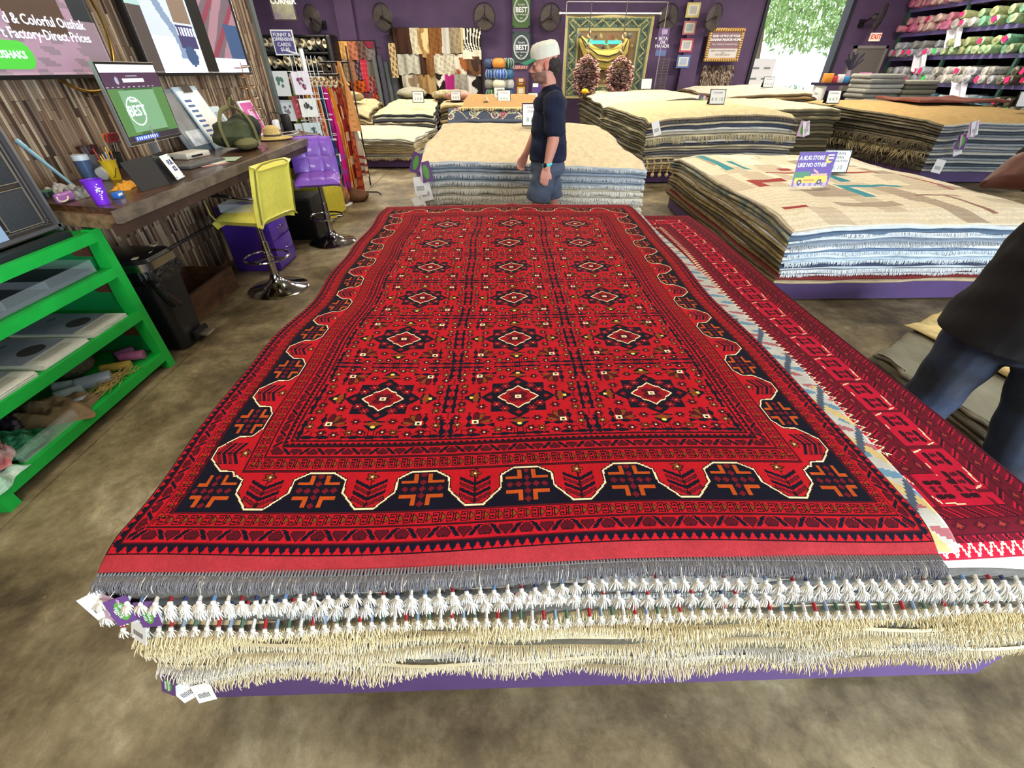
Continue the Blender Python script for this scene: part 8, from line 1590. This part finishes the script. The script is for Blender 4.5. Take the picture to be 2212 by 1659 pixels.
# ---- the person in black at the edge of the picture
o4 = (1.9, 1.28, 0); hc2 = Vector((1.80, 1.26, 1.68)); m = MB(); R2 = head(m, hc2, (-1, .25, -.12))
limb(m, [(1.86, 1.28, 1.46), (1.83, 1.27, 1.60)], [.066, .060]); m.ball((1.87, 1.28, 1.36), (.13, .19, .13), 16).ball((1.86, 1.28, 1.12), (.15, .17, .22), 16).ball((1.87, 1.28, .95), (.15, .17, .13), 16)
limb(m, [(1.86, 1.48, 1.44), (1.665, 1.50, 1.350), (1.86, 1.52, 1.50)], [.062, .052, .033]); hand(m, (1.87, 1.52, 1.51), (.2, -.4, .9), (-.3, -1, -.4), curl=.9, side=-1)
limb(m, [(1.89, 1.08, 1.44), (1.98, 1.03, 1.17), (1.86, 1.0, .98)], [.062, .048, .03]); hand(m, (1.855, 1.0, .97), (-.3, 0, -1), (.3, 1, 0), curl=.6, side=1)
limb(m, [(1.83, 1.36, .88), (1.80, 1.36, .50), (1.82, 1.36, .09)], [.09, .06, .04]); limb(m, [(1.93, 1.18, .88), (2.03, 1.18, .50), (2.17, 1.18, .12)], [.09, .06, .04]); m.tube([(1.85, 1.36, .05), (1.68, 1.38, .04)], [.045, .035], 10).tube([(2.19, 1.18, .07), (2.04, 1.19, .04)], [.045, .035], 10)
p2 = tag(blend('person', m, SKIN, None, .009, 3, lambda c: np.tile(np.array(lin((104, 66, 54)), np.float32), (len(c), 1)), origin=o4), 'person in loose black shirt and dark jeans with one elbow raised beside the crimson rug', 'person'); eyes(p2, hc2, R2, 1, o4)
m = MB(); m.ball((1.87, 1.28, 1.38), (.155, .20, .13), 16).ball((1.85, 1.28, 1.16), (.18, .20, .22), 16); m.tube([(1.86, 1.28, 1.15), (1.84, 1.28, .86)], [.18, .225], 26); limb(m, [(1.87, 1.46, 1.44), (1.78, 1.49, 1.405)], [.094, .088]); limb(m, [(1.89, 1.09, 1.445), (1.96, 1.035, 1.22)], [.096, .088])
blend('shirt', m, M('black_cotton', (10, 11, 15), .9, noise=(12, .3)), p2, .011, 3, disp=wrinkle, origin=o4)
m = MB(); m.ball((1.87, 1.28, .92), (.16, .18, .14), 16); limb(m, [(1.83, 1.36, .90), (1.79, 1.36, .50), (1.82, 1.36, .10)], [.115, .088, .066]); limb(m, [(1.93, 1.18, .90), (2.03, 1.18, .50), (2.17, 1.18, .13)], [.115, .088, .068])
blend('jeans', m, M('dark_denim', (36, 48, 74), .8, noise=(4, .5), col2=(12, 13, 18)), p2, .011, 3, disp=lambda co, nn: co+nn*(.005*np.sin(co[:, 2]*31+co[:, 0]*24)*np.sin(co[:, 1]*27+co[:, 2]*13))[:, None], origin=o4)
m = MB(); m.ball(hc2+R2 @ Vector((-.018, 0, .052)), (.100, .084, .080), 16).ball(hc2+R2 @ Vector((-.06, 0, .0)), (.06, .082, .07), 16); blend('hair', m, M('black_hair', (22, 20, 20), .8), p2, .009, 2, origin=o4)
for c_ in ((1.75, 1.37, .04), (2.11, 1.185, .045)): MB().rbox(c_, (.29, .11, .08), .035, (0, 0, -.1), seg=3).build('shoe', M('shoe_dark', (30, 30, 34), .6), p2)
# ---------------------------------------------------------------- price tags hanging from the stacks
TG = M('tag_purple', (96, 62, 116), .5); TW = M('tag_white', (232, 230, 226), .5); TGR = M('tag_green', (84, 150, 58), .5); TP = M('tag_pink', (196, 160, 184), .5)
def tags(px, py, Y, label, kinds, s=1.0, sg=1):
    c = atY(px, py, Y); t = thing('rug_tag', label, 'tag', c, 'labels hanging from rugs')
    MB().tube([c+Vector((.02*s*sg+(.12*sg if s > 1 else 0), .03*s+(.1 if s > 1 else 0), .02*s)), c], .0012, 4).build('string', WHITE, t)
    for k, kd in enumerate(kinds):
        a = .35*math.sin(k*2.3+px); f = Matrix.Translation(c+Vector((.012*k, -.004*k, 0))) @ Matrix.Rotation(a, 4, 'Z') @ Matrix.Rotation(math.radians(72), 4, 'X') @ Matrix.Rotation(.25*math.sin(k+px), 4, 'Z'); w_, h_ = (.045*s, .075*s) if kd != 'w' else (.05*s, .07*s)
        MB().box(-w_/2, w_/2, -h_, 0, -.0008, .0008).xf(f).build({'w': 'white_label', 'g': 'purple_label', 'p': 'pink_label'}[kd], {'w': TW, 'g': TG, 'p': TP}[kd], t)
        if kd != 'w':
            MB().lathe([(.0, .001), (.016*s, .0012), (0, .002)], (0, 0, 0), 16, sx=.75, sy=1.7).xf(f @ Matrix.Translation((0, -h_*.5, 0))).build('green_emblem', TGR, t)
            if s == 1: text_mesh('text', 'BANANA', .009, LW, f @ Vector((.0035, -h_*.5, .003)), (f @ Matrix.Rotation(-PI/2, 4, 'Z')).to_3x3().to_4x4(), t, ext=.0002); text_mesh('text', 'MANOR', .009, LW, f @ Vector((-.0065, -h_*.5, .003)), (f @ Matrix.Rotation(-PI/2, 4, 'Z')).to_3x3().to_4x4(), t, ext=.0002)
        else:
            m = MB()
            for q in range(9): m.box(-w_*.32+q*w_*.07, -w_*.32+q*w_*.07+w_*.03, -h_*.75, -h_*.5, .001, .0013)
            m.xf(f).build('barcode', BLACK, t)
for px, py, Y, kd, lb in [(190, 1285, .53, 'w', 'white label at the very corner of the big stack, topmost'), (238, 1290, .525, 'pg', 'purple label with green oval hanging second at the corner of the big stack'), (308, 1300, .52, 'g', 'dark label with green oval at the braided rug of the big stack'), (300, 1345, .52, 'w', 'white barcode label hanging under the dark label at the corner'), (362, 1460, .50, 'g', 'small purple label low at the corner of the big stack'), (385, 1478, .50, 'w', 'white label hanging lowest over the platform corner'), (430, 1478, .50, 'w', 'white barcode label tilted over the purple platform edge')]: tags(px, py, Y, lb, kd)
for px, py, kd, lb in [(903, 330, 'g', 'purple label on the upper edge of the wide stack'), (912, 350, 'pg', 'pair of purple labels below the upper one on the wide stack'), (905, 382, 'w', 'white label at mid height of the wide stack'), (912, 395, 'ww', 'twin white labels at mid height of the wide stack'), (900, 425, 'w', 'white label lowest on the wide stack corner')]: tags(px, py, 5.03, lb, kd, 2.6)
for px, py, Y, s, kd, lb in [(1740, 262, 8.0, 3, 'pw', 'white and pink labels at the end of the tall tasselled stack'), (1415, 262, 8.0, 3, 'w', 'white label at the near corner of the tall tasselled stack'), (2105, 262, 7.7, 3, 'pw', 'upper pink and white labels on the brown fringed stack corner'), (2082, 290, 7.8, 3, 'pg', 'purple labels at mid height of the brown fringed stack corner'), (2068, 305, 7.9, 3, 'pw', 'lower purple and white labels on the brown fringed stack corner'), (2035, 345, 8.0, 3, 'w', 'lowest white label on the brown fringed stack corner'), (1518, 206, 12.4, 3.6, 'pg', 'purple labels at the end of the pale stack by the hanging chairs'), (1770, 190, 13, 3, 'w', 'white label at the curled end of the folded tan stack')]: tags(px, py, Y, lb, kd, s, -1 if px in (1740, 1518, 1770) else 1)
